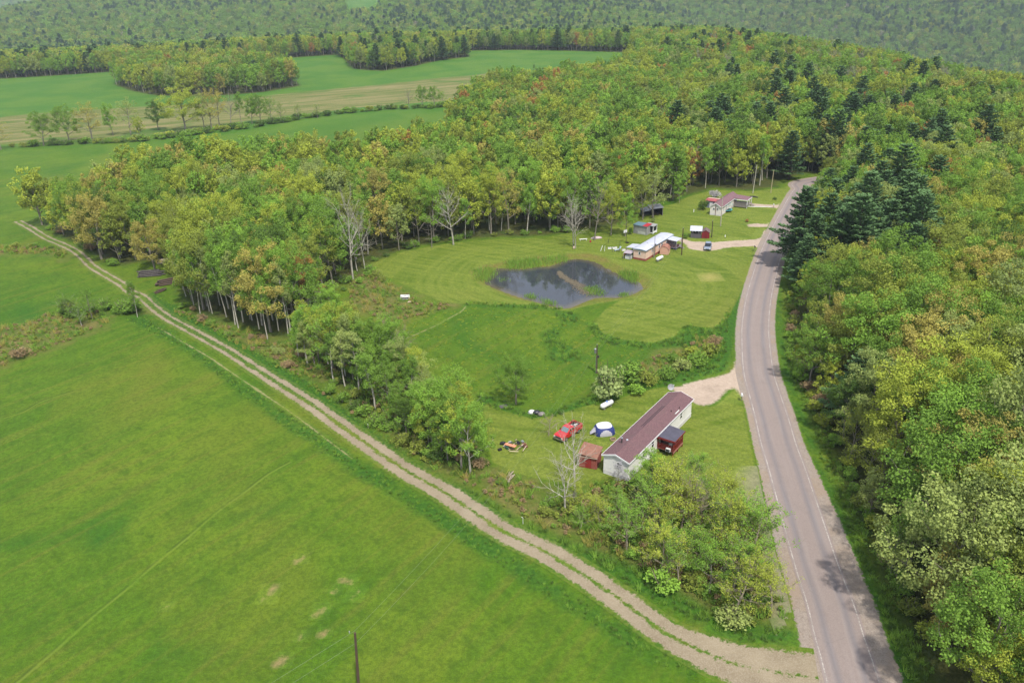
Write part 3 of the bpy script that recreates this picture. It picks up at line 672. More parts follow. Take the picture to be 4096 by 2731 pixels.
def pine(seed, h=19, size=.5, dens=1.0):
    r = npr(seed); zs = np.linspace(0, 1, 6); tr = np.c_[np.sin(zs*3)*.1, np.cos(zs*2)*.1, zs*h*.97]
    parts = [tube_np(tr, .28*(1-zs*.9), 6)]; Q = []; T = []
    nl = int(15*h/19)+3
    for i in range(nl):
        f = .16+.82*i/nl; rel = (f-.16)/.82; nb = 5+int(r.random()*2)
        L0 = h*.235*(1-rel)**.75*(.75+.5*r.random())+.35
        for b in range(nb):
            az = b*2*np.pi/nb+i*.7+r.normal()*.2; L = L0*(.75+.45*r.random()); el = .02+.5*rel+r.normal()*.07
            d = np.array([math.cos(az)*math.cos(el), math.sin(az)*math.cos(el), math.sin(el)]); p0 = np.array([0, 0, f*h])
            t = np.linspace(0, 1, 4)[:, None]; pts = p0+d*L*t+np.array([0, 0, 1])*(.12*L*t**2)
            parts.append(tube_np(pts, .06*(1-.8*t[:, 0]), 3))
            m = int(L*26*dens)+6; tt = .22+.78*r.random(m)**.7; side = np.array([-math.sin(az), math.cos(az), 0])
            w_ = (r.random(m)-.5)*L*.55*(1.1-tt)*1.5
            c = p0+d*(L*tt)[:, None]+np.array([0, 0, 1])*(.12*L*tt**2)[:, None]+side*w_[:, None]+r.normal(size=(m, 3))*.1
            u = d*.7+side*np.sign(w_)[:, None]*.7+r.normal(size=(m, 3))*.3+np.array([0, 0, .25]); u /= np.linalg.norm(u, axis=1)[:, None]
            nn = np.array([0, 0, 1.])+r.normal(size=(m, 3))*.45; v = np.cross(u, nn); v /= np.linalg.norm(v, axis=1)[:, None]
            s = size*(.7+.6*r.random(m)); Q.append(np.stack([c-u*s[:, None]*.55, c-v*s[:, None]*.26, c+u*s[:, None]*.6, c+v*s[:, None]*.26], 1).reshape(-1, 3))
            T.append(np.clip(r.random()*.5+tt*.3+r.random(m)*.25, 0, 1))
    tv, tf = join_parts(parts); W_ = np.array([1.35, 1.35, 1]); return tv*W_, tf, np.concatenate(Q)*W_, np.concatenate(T)
def bush(seed, h=2.2, w_=1.4, n=60, k=16, size=.2):
    r = npr(seed); th = r.random(k)*2*np.pi; rr = r.random(k)**.5*w_*.62; zc = h*(.25+.5*r.random(k)*(1-(rr/w_)**2))
    C = np.c_[np.cos(th)*rr, np.sin(th)*rr, zc]; R = (.32+.26*r.random(k))*w_
    q, tone = leaf_quads(r, C, R, n, size, flat=.8); q[:, 2] = np.maximum(q[:, 2], .02)
    parts = []
    for i in range(9):
        a = i*.7+r.random(); L = h*(.6+.3*r.random()); parts.append(tube_np(np.array([[0, 0, 0], [math.cos(a)*w_*.25, math.sin(a)*w_*.25, L*.5], [math.cos(a)*w_*.5, math.sin(a)*w_*.5, L]]), [.04, .03, .01], 3))
    tv, tf = join_parts(parts); return tv, tf, q, tone
PROTO = {}
def proto_pair(key, gen):
    """trunk mesh + crown mesh (crown without material: set per object)"""
    tv, tf, q, tone = gen
    tm = mesh_np(key+'_trunk', tv, F4=tf, mats=(bark_mat('grey'),), smooth_=True)
    F = np.arange(len(q)).reshape(-1, 4); cm = mesh_np(key+'_crown', q, F4=F, mats=(leaf_mat('mid_green'),), tone=tone)
    PROTO[key] = (tm, cm); return tm, cm
def proto_joined(key, gen, leaf, bark):
    tv, tf, q, tone = gen; F = np.arange(len(q)).reshape(-1, 4)+len(tv)
    V = np.concatenate([tv, q]); FF = np.concatenate([tf, F])
    return mesh_np(key, V, F4=FF, mats=(bark_mat(bark), leaf_mat(leaf)), midx=np.r_[np.zeros(len(tf), int), np.ones(len(F), int)], tone=np.r_[np.full(len(tf), .5), tone])
GEN = {}
for k in range(7): GEN['broad%d' % k] = deciduous(100+k, 16, [1, 1.12, .86, 1.2, .95, 1.05, .8][k], 120, .25, [1, 1.05, .9, 1.1, 1, .95, .95][k], extra=[34, 44, 26, 50, 30, 38, 24][k])
for k in range(3): GEN['light%d' % k] = deciduous(150+k, 15, .9, 46, .23, .95, extra=20)
for k in range(4): GEN['aspen%d' % k] = aspen(200+k)
for k in range(3): GEN['sparse%d' % k] = sparse(240+k)
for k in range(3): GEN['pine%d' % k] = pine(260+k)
for k in range(3): GEN['bare%d' % k] = sparse(280+k, 13, 1, .08)
for k in range(3): GEN['bush%d' % k] = bush(300+k, 2.2, [1.4, 1.6, 1.2][k])
for key in GEN: proto_pair(key, GEN[key])
def dead_gen(seed, h=13):
    r = npr(seed); parts, tips, tr = branchy(r, h, 'dead'); tv, tf = join_parts(parts); C = np.array([t[0] for t in tips]); q, tone = leaf_quads(r, C, np.full(len(C), .3), 2, .1); return tv, tf, q, tone
proto_pair('dead0', dead_gen(5)); GEN['dead0'] = None

# -------- where every woodland tree stands
def near_list():
    pass
R0 = npr(11)
def scatter(x0, x1, y0, y1, step, jit=.42):
    X, Y = np.meshgrid(np.arange(x0, x1, step), np.arange(y0, y1, step)); P = np.stack([X.ravel(), Y.ravel()], 1)
    P[:, 0] += (np.floor((P[:, 1]-y0)/step) % 2)*step*.5
    return P+(R0.random(P.shape)-.5)*2*jit*step
def in_view(P, m=90):
    u, v, d = proj(np.c_[P, terrain(P[:, 0], P[:, 1])+8]); e = m+36000/np.maximum(d, 20); return (d > 20) & (u > -e) & (u < 2352+e) & (v < 1568+300) & (v > -60)
def woodland_mask(P):
    m = ~(inpoly(P, open_a) | inpoly(P, open_b))
    for pl in open_c: m &= ~inpoly(P, pl)
    for pl in wood_lots: m |= inpoly(P, pl)
    return m & (segdist(P, ROADW) > np.where(P[:, 1] < 262, 7.0, 5.0))
bands = [(-700, 600, 45, 300, 5.3, .98), (-800, 700, 300, 520, 5.4, .95), (-900, 900, 520, 1050, 6.6, 1.0), (-1500, 1500, 1050, 2100, 8.8, 1.08), (-2700, 2600, 2100, 4300, 12.5, 1.35)]
TP = []; TS = []
for x0, x1, y0, y1, st, sc in bands:
    P = scatter(x0, x1, y0, y1, st); P = P[in_view(P)]; P = P[woodland_mask(P)]; P = P[segdist(P, road_mid) > np.where(P[:, 1] < 262, 8.5, 6.0)]; TP.append(P); TS.append(np.full(len(P), sc))
TP = np.concatenate(TP); TS = np.concatenate(TS)
# drop trees the land itself hides
TZ = terrain(TP[:, 0], TP[:, 1]); U, V_, DEP = proj(np.c_[TP, TZ])
rr_ = np.hypot(TP[:, 0], TP[:, 1]); vis = np.ones(len(TP), bool)
far = rr_ > 600
if far.any():
    for f in np.linspace(.25, .97, 18):
        q = TP[far]*f; zz = terrain(q[:, 0], q[:, 1]); line = H+(TZ[far]+26-H)*f
        vis[np.where(far)[0]] &= line > zz-2
TP, TS, TZ, U, V_, DEP = [a[vis] for a in (TP, TS, TZ, U, V_, DEP)]
N = len(TP); rr_ = np.hypot(TP[:, 0], TP[:, 1])
n1 = vnoise(TP[:, 0], TP[:, 1], 16, 1); n2 = vnoise(TP[:, 0], TP[:, 1], 45, 3); rnd1 = R0.random(N); rnd2 = R0.random(N); rnd3 = R0.random(N)
KINDS = ['yellow_green', 'fresh_green', 'mid_green', 'olive', 'golden', 'rust', 'pale_green', 'dark_green', 'pine', 'bare', 'aspen']
def kind_of(i):
    u, v, r = U[i], V_[i], rr_[i]; a = rnd1[i]; n = n1[i]; m = n2[i]
    w = dict(yellow_green=1.5, fresh_green=1.1, mid_green=1.6, olive=1.1, golden=.25, rust=.10, pale_green=.5, dark_green=.3, pine=.10, bare=.06, aspen=.7)
    if r > 1050:
        m = vnoise(TP[i, 0], TP[i, 1], 170, 5)*.75+n*.25
        w.update(pine=.4+2.0*(m > .62), mid_green=3.0, olive=1.2, yellow_green=.3, pale_green=.6, bare=.2, aspen=0, rust=0, golden=0, dark_green=1.4)
        if u > 1500: w.update(dark_green=2.2, fresh_green=1.0)
    elif v < 200 and u < 1480:                                        # wood lots and the far tree line
        w.update(pine=.7, yellow_green=2.0, mid_green=1.2, olive=1.5, rust=.1, golden=.5)
        if 1100 < u < 1480: w.update(mid_green=3, dark_green=1.5, pine=.4, golden=0)
        if 262 < u < 700 and v > 158: w.update(pine=.2, fresh_green=2, mid_green=2)
    elif u > 1780 and v > 560:                                         # right-hand woods beside the road, near
        w.update(golden=.9, yellow_green=1.8, olive=1.5, mid_green=1.8, fresh_green=.7, rust=.08, pine=.05, pale_green=.4, aspen=0)
        if v > 1150: w.update(pale_green=3.0, golden=.9)
        if v < 700 and u < 2120: w.update(pine=8)
    elif u > 1780 and v > 380:
        w.update(pine=2.0 if u < 2150 else .4, mid_green=2.0, pale_green=1.2, golden=.2+.8*(u > 2050), fresh_green=1.2)
    elif u > 1500 and v < 380:
        w.update(pine=.12+.9*(m > .62), mid_green=1.8, yellow_green=1.0, bare=.35+1.2*(u > 1850 and v < 290), rust=.14, olive=.9)
    elif u < 560 and v < 640:
        w.update(yellow_green=2.6, golden=.8, olive=1.5, pine=0, fresh_green=.5)
    else:
        w.update(rust=.16+.6*(n > .72 and u > 900 and v < 480), olive=1.5, pine=.03, yellow_green=1.9, fresh_green=1.3, bare=.12, aspen=1.8)
    if m > .7: w['yellow_green'] *= 1.5; 
    if m < .3: w['mid_green'] *= 1.6; w['fresh_green'] *= 1.4
    ks = list(w); tot = sum(w.values()); x = a*tot
    for k in ks:
        x -= w[k]
        if x <= 0: return k
    return ks[-1]
KD = np.array([KINDS.index(kind_of(i)) for i in range(N)])
HT = (.78+.5*rnd2)*TS*np.where((segdist(TP, ROADW) < 13) & (TP[:, 1] < 262), .62, 1.0)
# ------- front rows (edges seen side-on) are kept in the same list; the largest of each kind become objects
size_px = 16*HT/np.maximum(DEP, 30)
isview = (U > -30) & (U < 2382) & (V_ < 1720)
order = np.argsort(-size_px)
quota = {'broad': 286, 'pine': 70, 'bare': 28, 'aspen': 40}; single = []
fam = lambda k: k if k in ('pine', 'bare', 'aspen') else 'broad'
for i in order:
    f = fam(KINDS[KD[i]])
    if isview[i] and quota[f] > 0: quota[f] -= 1; single.append(i)
    if not any(quota.values()): break
SINGLE = set(int(i) for i in single)
COLWORD = dict(yellow_green='yellow-green', fresh_green='fresh green', mid_green='mid-green', olive='olive green', golden='golden tan', rust='rust brown', pale_green='pale grey-green', dark_green='dark green')
def zone_name(u, v):
    if u > 1760 and v > 500:
        side = 'roadside edge' if (u-np.interp(v, [q[1] for q in road_right], [q[0] for q in road_right])) < 90 else 'woods'
        lv = 'lower right corner' if v > 1300 else 'right of the lower road' if v > 1050 else 'opposite the maroon roof' if v > 820 else 'opposite the mown strip' if v > 660 else 'opposite the pond'
        return '%s %s' % (side, lv)
    if u > 1780: return 'woods opposite the white home' if v > 420 else 'woods beyond the road bend'
    if v < 230 and u < 1100: return 'far upper wood lot'
    if u > 1430: return 'wood edge behind the homes' if v > 380 else 'slope above the homes'
    if u > 850: return 'wood edge behind the pond' if v > 500 else 'woods behind the pond'
    if u > 560: return 'woods left of the pond' if v < 640 else 'wood edge above the brush'
    if u > 280: return 'woods above the log clearing'
    return 'woods tip beside the track'
def put_tree(name, key, leaf, bark, x, y, s, rz, label, cat, group, sx=1.0, z=None):
    root = empty(name, x, y, rz, z, label, cat, group); root.scale = (s*sx, s*sx, s)
    tm, cm = PROTO[key]
    t = bpy.data.objects.new('trunk', tm); link(t, root)
    t.material_slots[0].link = 'OBJECT'; t.material_slots[0].material = bark_mat(bark)
    c = bpy.data.objects.new('crown', cm); link(c, root)
    c.material_slots[0].link = 'OBJECT'; c.material_slots[0].material = leaf_mat(leaf)
    return root
def tree_spec(i):
    k = KINDS[KD[i]]; a = rnd3[i]
    if k == 'pine': return 'pine%d' % int(a*3), 'pine', 'dark'
    if k == 'bare': return 'bare%d' % int(a*3), 'dead', 'grey'
    if k == 'aspen': return 'aspen%d' % int(a*4), 'fresh_green', 'pale'
    if a > .84: return 'light%d' % int((a-.84)/.16*2.99), k, 'grey'
    return 'broad%d' % int(a/.84*7), k, 'grey'
SHAPES = ['rounded', 'spreading', 'narrow', 'broad', 'upright', 'full', 'slender']
ORD = ['first', 'second', 'third', 'fourth', 'fifth', 'sixth', 'seventh', 'eighth', 'ninth', 'tenth', 'eleventh', 'twelfth', 'thirteenth', 'fourteenth', 'fifteenth', 'sixteenth']
SPEC = []
for i in single:
    k = KINDS[KD[i]]; key, leaf, bark = tree_spec(i); zn = zone_name(U[i], V_[i]); sz = 'tall' if HT[i] > 1.1*TS[i] else 'low' if HT[i] < .9*TS[i] else 'medium'
    if k == 'pine': nm, ct, look, short, gr = 'pine_tree', 'pine tree', '%s dark pine' % sz, 'dark pine', 'pine trees'
    elif k == 'bare': nm, ct, look, short, gr = 'leafless_tree', 'bare tree', '%s bare grey tree' % sz, 'bare tree', 'leafless trees'
    elif k == 'aspen': nm, ct, look, short, gr = 'aspen_tree', 'tree', '%s slim aspen' % sz, 'slim aspen', 'aspens'
    else: nm, ct, look, short, gr = 'broadleaf_tree', 'tree', '%s %s %s tree' % (sz, COLWORD[k], 'thin' if key.startswith('light') else SHAPES[int(key[5:])]), COLWORD[k]+' tree', COLWORD[k]+' broadleaf trees'
    SPEC.append([i, nm, ct, look, short, gr+', '+zn, key, leaf, bark, zn])
def dups(L):
    d = {}
    for n_, s in enumerate(L): d.setdefault(s, []).append(n_)
    return {s: v for s, v in d.items() if len(v) > 1}
LAB = ['%s, %s' % (s[3], s[9]) for s in SPEC]
XY = np.stack([U[single], V_[single]*1.4], 1)
for s, v in dups(LAB).items():
    for n_ in v:
        d = np.hypot(*(XY-XY[n_]).T); d[n_] = 1e9; o = np.argsort(d)[:6]; q = next((o_ for o_ in o if SPEC[o_][4] != SPEC[n_][4]), o[0])
        side = 'left' if XY[n_][0] < XY[q][0] else 'right'
        LAB[n_] = '%s %s of a %s, %s' % (SPEC[n_][3], side, SPEC[q][4], SPEC[n_][9])
left_ = {}
for s, v in dups(LAB).items():
    for n_ in v: left_.setdefault((SPEC[n_][3], SPEC[n_][9]), []).append(n_)
for v in left_.values():
    for r_, n_ in enumerate(sorted(v, key=lambda m: XY[m][0])): LAB[n_] = SPEC[n_][3]+' among many, '+SPEC[n_][9] if len(v) > 16 else SPEC[n_][3]+', '+ORD[r_]+' from left, '+SPEC[n_][9]
def fit(s):
    w_ = s.replace(', second', ' second').split(); return ' '.join(w_[:15])
for s, lb in zip(SPEC, LAB):
    i = s[0]; x, y = TP[i]; wide_ = 1.0 if s[1] == 'pine_tree' else 1 if s[1] != 'broadleaf_tree' else (.9+.2*rnd2[i] if U[i] > 1780 else .72+.2*rnd2[i])
    put_tree(s[1], s[6], s[7], s[8], x, y, HT[i], rnd1[i]*44, fit(lb), s[2], s[5], wide_, TZ[i])

# ------- the remaining thousands: one body of woodland made of real instanced trees
lib = bpy.data.collections.new('woodland_kinds'); LIB = []
def lib_add(key, gen, leaf, bark):
    me = proto_joined(key, gen, leaf, bark); o = bpy.data.objects.new('k%03d' % len(LIB), me); lib.objects.link(o); LIB.append(key); return len(LIB)-1
mid = {}; farr = {}
def slim(gen, keep, grow, thin=1.0):
    """a lighter copy for distance: fewer, larger leaves"""
    tv, tf, q, tone = gen; q = q.reshape(-1, 4, 3); r = npr(1); s = r.permutation(len(q))[:int(len(q)*keep)]
    q = q[s]; c = q.mean(1, keepdims=True); q = c*np.array([thin, thin, 1])+(q-c)*grow; tv = tv*np.array([thin, thin, 1])
    return tv, tf, q.reshape(-1, 3), tone[s]
BG = {'m%d' % k: GEN['broad%d' % k] for k in range(7)}
for k in ['yellow_green', 'fresh_green', 'mid_green', 'olive', 'golden', 'rust', 'pale_green', 'dark_green']:
    sh = [0, 3, 2, 5] if k in ('yellow_green', 'mid_green', 'olive', 'fresh_green') else [1, 4]
    mid[k] = [lib_add('m', slim(GEN['broad%d' % q], .30, 1.75, .74), k, 'grey') for q in sh]
    farr[k] = [lib_add('f', slim(GEN['broad%d' % q], .07, 3.4, .84), k, 'grey') for q in sh[:2]]
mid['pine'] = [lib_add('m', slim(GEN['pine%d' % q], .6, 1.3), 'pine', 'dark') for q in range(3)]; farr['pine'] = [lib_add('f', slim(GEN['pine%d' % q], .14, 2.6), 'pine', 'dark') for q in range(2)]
mid['bare'] = [lib_add('m', sparse(290+q, 14, 5, .16), 'bark_haze', 'grey') for q in range(2)]; farr['bare'] = [lib_add('f', deciduous(295, 14, .9, 8, .7, extra=14), 'bark_haze', 'grey')]
mid['aspen'] = [lib_add('m', slim(GEN['aspen%d' % q], .5, 1.4), 'fresh_green', 'pale') for q in range(3)]; farr['aspen'] = mid['aspen']
def instancer(name, P, Z, idx, scl, rz, coll, label, kind='stuff'):
    me = bpy.data.meshes.new(name); V = np.c_[P, Z].astype(np.float32); me.vertices.add(len(V)); me.vertices.foreach_set('co', V.ravel())
    a = me.attributes.new('idx', 'INT', 'POINT'); a.data.foreach_set('value', np.asarray(idx, np.int32)); fattr(me, 'scl', scl); fattr(me, 'rz', rz)
    o = bpy.data.objects.new(name, me); link(o); tag(o, label, None, None, kind)
    ng = bpy.data.node_groups.new(name, 'GeometryNodeTree')
    ng.interface.new_socket('Geometry', in_out='INPUT', socket_type='NodeSocketGeometry'); ng.interface.new_socket('Geometry', in_out='OUTPUT', socket_type='NodeSocketGeometry')
    gi = ng.nodes.new('NodeGroupInput'); go = ng.nodes.new('NodeGroupOutput'); ip = ng.nodes.new('GeometryNodeInstanceOnPoints'); ci = ng.nodes.new('GeometryNodeCollectionInfo')
    ci.inputs['Collection'].default_value = coll; ci.inputs['Separate Children'].default_value = True; ci.inputs['Reset Children'].default_value = True
    def na(nm, ty):
        n = ng.nodes.new('GeometryNodeInputNamedAttribute'); n.data_type = ty; n.inputs['Name'].default_value = nm; return n.outputs[0]
    ip.inputs['Pick Instance'].default_value = True; L = ng.links.new
    L(gi.outputs[0], ip.inputs['Points']); L(ci.outputs[0], ip.inputs['Instance']); L(na('idx', 'INT'), ip.inputs['Instance Index'])
    cx = ng.nodes.new('ShaderNodeCombineXYZ'); L(na('rz', 'FLOAT'), cx.inputs[2]); L(cx.outputs[0], ip.inputs['Rotation']); L(na('scl', 'FLOAT'), ip.inputs['Scale']); L(ip.outputs[0], go.inputs[0])
    md = o.modifiers.new('gn', 'NODES'); md.node_group = ng; return o
rest = np.array([i for i in range(N) if i not in SINGLE])
idx = []
for i in rest:
    k = KINDS[KD[i]]; L_ = (farr if rr_[i] > 900 else mid)[k]; idx.append(L_[int(rnd3[i]*len(L_)) % len(L_)])
instancer('woodland', TP[rest], TZ[rest]-.2, idx, HT[rest], rnd1[rest]*44, lib, 'continuous spring woodland of green, golden and pine crowns over the hills')
print('trees', N, 'single', len(single))

# ================================================================ buildings
def frame(NL, NR, FL, FR):
    ax = (FL-NL)+(FR-NR); L = (np.linalg.norm(FL-NL)+np.linalg.norm(FR-NR))/2; W = (np.linalg.norm(NL-NR)+np.linalg.norm(FL-FR))/2
    c = (NL+NR+FL+FR)/4; return c, math.atan2(ax[1], ax[0]), L, W
white = lambda: mat('white_siding', (255, 252, 248), .6, var=.04, scale=1.2, stain=(170, 160, 140), stain_amt=.25)
trim = lambda: mat('white_trim', (255, 255, 255), .5, var=.03)
def shingle(name, c, c2):
    if name in MATS: return MATS[name]
    m, n = nt_new(name); g = NG(n); o = g.obj(); br = g.node('ShaderNodeTexBrick'); br.inputs['Scale'].default_value = 1.0
    br.inputs['Brick Width'].default_value = .34; br.inputs['Row Height'].default_value = .15; br.inputs['Mortar Size'].default_value = .006; br.inputs['Mortar'].default_value = srgb(60, 46, 52)
    br.inputs['Color1'].default_value = srgb(*c); br.inputs['Color2'].default_value = srgb(*c2); g.link(o, br.inputs['Vector'])
    n1 = g.noise(o, .7, 5, .65); n2 = g.noise(o, 7, 3, .7); col = g.mix(g.ramp(n2, .3, .7, 0, .6), br.outputs['Color'], srgb(*[int(q*.8) for q in c]))
    col = g.mix(g.ramp(n1, .5, .75, 0, .35), col, srgb(110, 96, 90)); g.out(col, .9, 0, g.bump(n2, .3, .02), .2); MATS[name] = m; return m
glass = lambda: mat('window_glass', (38, 44, 50), .12, var=.2, spec=.6)
def window(parent, face, pos, z, w_, h, side, fm=None, ga=None):
    """face 'x' -> on an end wall at x=pos[0]; 'y' -> on a long wall at y=pos[1]; side = outward sign"""
    fr = MB(); pn = MB(); t = .06; x, y = pos
    if face == 'y':
        yo = y+side*.03
        for a, b, c, d in ((-w_/2-t, w_/2+t, z-t, z), (-w_/2-t, w_/2+t, z+h, z+h+t), (-w_/2-t, -w_/2, z, z+h), (w_/2, w_/2+t, z, z+h), (-w_/2, w_/2, z+h*.48, z+h*.54)):
            fr.box(x+a, x+b, min(y, yo+side*.03), max(y, yo+side*.03), c, d)
        pn.box(x-w_/2, x+w_/2, min(y, yo), max(y, yo), z, z+h)
    else:
        xo = x+side*.03
        for a, b, c, d in ((-w_/2-t, w_/2+t, z-t, z), (-w_/2-t, w_/2+t, z+h, z+h+t), (-w_/2-t, -w_/2, z, z+h), (w_/2, w_/2+t, z, z+h), (-w_/2, w_/2, z+h*.48, z+h*.54)):
            fr.box(min(x, xo+side*.03), max(x, xo+side*.03), y+a, y+b, c, d)
        pn.box(min(x, xo), max(x, xo), y-w_/2, y+w_/2, z, z+h)
    f = fr.build('window', fm or trim(), parent); pn.build('pane', ga or glass(), f); return f
def gable_roof(parent, L, W, ze, zr, m, ov=.25, ove=.25, t=.14, name='roof', x0=None, x1=None):
    x0 = -L/2-ove if x0 is None else x0; x1 = L/2+ove if x1 is None else x1; sl = (zr-ze)/(W/2); yo = W/2+ov; zo = ze-sl*ov
    mb = MB(); mb.prism([(-yo, zo), (0, zr), (yo, zo), (yo, zo+t), (0, zr+t*1.05), (-yo, zo+t)], x0, x1, 'x'); return mb.build(name, m, parent)
def house_body(parent, L, W, z0, ze, zr, m, name='wall'):
    mb = MB(); mb.prism([(-W/2, z0), (W/2, z0), (W/2, ze), (0, zr), (-W/2, ze)], -L/2, L/2, 'x'); return mb.build(name, m, parent)
def posts(parent, pts, z0, z1, r, m, name='post'):
    for x, y in pts: MB().box(x-r, x+r, y-r, y+r, z0, z1).build(name, m, parent)
def rail(parent, p, q, z0, z1, m, st=.16, name='railing'):
    p = np.array(p); q = np.array(q); d = q-p; L = np.linalg.norm(d); a = math.atan2(d[1], d[0]); mb = MB()
    mb.box(0, L, -.04, .04, z1-.07, z1); mb.box(0, L, -.03, .03, z0+.06, z0+.12); k = int(L/st)
    for i in range(1, k): mb.box(i*L/k-.035, i*L/k+.035, -.02, .02, z0+.12, z1-.07)
    mb.tr(Matrix.Translation((p[0], p[1], 0)) @ Matrix.Rotation(a, 4, 'Z')); return mb.build(name, m, parent)
def steps(parent, x, y, dx, dy, n, z, w_, m):
    """n treads going down from height z in direction (dx,dy)"""
    for i in range(n):
        zz = z*(n-i)/(n+1); cx = x+dx*(.14+.28*i); cy = y+dy*(.14+.28*i)
        hx = abs(dx)*.14+abs(dy)*w_/2; hy = abs(dy)*.14+abs(dx)*w_/2
        MB().box(cx-hx, cx+hx, cy-hy, cy+hy, zz-.05, zz).build('step', m, parent)

# ---- A: white mobile home with the maroon shingle roof
ZA = (2100, 1500, 2.613)
q = [PX(2100+a/2.613, 1500+b/2.613, 3.3) for a, b in [(790, 830), (1100, 925), (1505, 178), (1760, 250)]]
cA, yA, LA, WA = frame(*q)
A = empty('mobile_home', cA[0], cA[1], yA, 0, 'long white mobile home with maroon shingle roof and red covered side porch', 'mobile home')
house_body(A, LA-.5, WA-.5, .7, 3.25, 3.95, white()); hw = (WA-.5)/2; hl = (LA-.5)/2
MB().box(-hl-.02, hl+.02, -hw-.02, hw+.02, 0, .7).build('skirting', mat('white_skirting', (236, 232, 230), .6, var=.05, scale=1.5, stain=(150, 140, 120), stain_amt=.4), A)
MB().box(-hl-.05, hl+.05, -hw-.05, -hw-.02, .66, .76).build('skirting_trim', trim(), A)
shA = shingle('maroon_shingle', (122, 92, 96), (138, 106, 108)); RA = gable_roof(A, LA-.5, WA-.5, 3.25, 3.95, shA)
fz = 3.25-.7/(hw)*.25
for s_ in (-1, 1): MB().box(-hl-.26, hl+.26, s_*(hw+.25)-.03, s_*(hw+.25)+.03, fz-.07, fz+.145).build('fascia', trim(), A)
for s_ in (-1, 1):
    mb = MB(); sl = .7/hw
    mb.prism([(-hw-.27, fz-.07), (0, 3.95-.07), (hw+.27, fz-.07), (hw+.27, fz+.145), (0, 3.95+.15), (-hw-.27, fz+.145)], s_*(hl+.25)-.03, s_*(hl+.25)+.03, 'x'); mb.build('rake_trim', trim(), A)
def roofz(y, top=3.95, e=3.25, h_=None): return top-(top-e)*abs(y)/(h_ or hw)+.14
for yy in (.25, .62): MB().tube([(-1.9, yy, roofz(yy)+.03), (5.6, yy, roofz(yy)+.03)], .045, 6).build('roof_strip', mat('dark_metal', (60, 50, 54), .5), RA)
for xx, yy in ((5.0, -1.2), (7.0, -1.7)): MB().tube([(xx, yy, roofz(yy)-.05), (xx, yy, roofz(yy)+.3)], .06, 8).build('vent_pipe', mat('black_pipe', (34, 32, 34), .6), RA)
MB().box(5.0, 6.4, -2.0, -1.85, roofz(1.9), roofz(1.9)+.1).build('roof_pipe', mat('pvc_white', (220, 220, 214), .4), RA)
fl = MB().tube([(-hl+3.6, 1.0, roofz(1.0)-.05), (-hl+3.6, 1.0, roofz(1.0)+.75)], .11, 10).build('chimney_pipe', mat('steel', (120, 118, 116), .35, .8), RA)
MB().tube([(-hl+3.6, 1.0, roofz(1.0)+.75), (-hl+3.6, 1.0, roofz(1.0)+.83)], .2, 12).build('chimney_cap', mat('galvanised', (190, 192, 194), .35, .7), fl) if False else None
MB().tube([(-hl+3.6, 1.0, roofz(1.0)+.78), (-hl+3.6, 1.0, roofz(1.0)+.9)], .19, 12).build('chimney_cap', mat('galvanised', (190, 192, 194), .35, .7), RA)
MB().tube([(-hl+4.4, .5, roofz(.5)-.03), (-hl+4.4, .5, roofz(.5)+.14)], .17, 12).build('roof_vent', mat('pale_vent', (196, 200, 210), .4), RA)
# porch position measured along the long wall
pc = ZL([(1410, 640), (1545, 690), (1655, 585), (1510, 535)], *ZA, 2.9)   # roof corners of porch
def toA(p): d = p-cA; return np.array([d[0]*math.cos(yA)+d[1]*math.sin(yA), -d[0]*math.sin(yA)+d[1]*math.cos(yA)])
pl = [toA(p) for p in pc]; px0 = (pl[0][0]+pl[1][0])/2; px1 = (pl[2][0]+pl[3][0])/2; py = min(pl[1][1], pl[2][1]); py = min(py, -hw-2.2)
red = mat('barn_red_paint', (132, 38, 34), .6, var=.14, scale=3)
MB().slab([(px0-.2, -hw-.02, 3.12), (px0-.2, py-.25, 2.82), (px1+.2, py-.25, 2.82), (px1+.2, -hw-.02, 3.12)], .1).build('porch_roof', mat('charcoal_roll_roofing', (86, 84, 98), .9, var=.12, scale=1.5), A)
MB().box(px0-.2, px1+.2, py-.27, py-.22, 2.62, 2.84).box(px0-.25, px0-.2, py-.25, -hw-.05, 2.66, 2.98).build('porch_fascia', red, A)
MB().box(px0, px1, py, -hw-.04, .78, .86).build('porch_floor', mat('worn_deck', (128, 92, 78), .8, var=.15), A)
MB().box(px0-.03, px1+.03, py-.05, py, .60, .80).build('rim_board', mat('rim_board', (176, 120, 100), .7), A)
posts(A, [(px0+.06, py+.06), (px1-.06, py+.06), ((px0+px1)/2, py+.06), (px0+.06, -hw-.14)], 0, 2.66, .06, red)
rail(A, (px0+.1, py+.06), (px1-.1, py+.06), .86, 1.85, red); rail(A, (px0+.06, -hw-.1), (px0+.06, py+.1), .86, 1.85, red)
rail(A, (px1-.06, -hw-1.2), (px1-.06, py+.1), .86, 1.85, red)
steps(A, px1, -hw-.7, 1, 0, 3, .84, 1.0, mat('grey_wood', (140, 132, 122), .9))
for wx in (px0-1.6, px0-4.6, px1+.4, px1+5.2): window(A, 'y', (wx, -hw), 1.75, .75, 1.15, -1)
window(A, 'x', (-hl, -.6), 1.8, .7, .9, -1)
d_ = MB().box((px0+px1)/2-.45, (px0+px1)/2+.45, -hw-.05, -hw, .8, 2.8).build('door', mat('brown_door', (86, 60, 50), .5), A); MB().box((px0+px1)/2+.3, (px0+px1)/2+.36, -hw-.1, -hw-.05, 1.75, 1.82).build('handle', mat('brass', (180, 150, 80), .3, .8), d_)
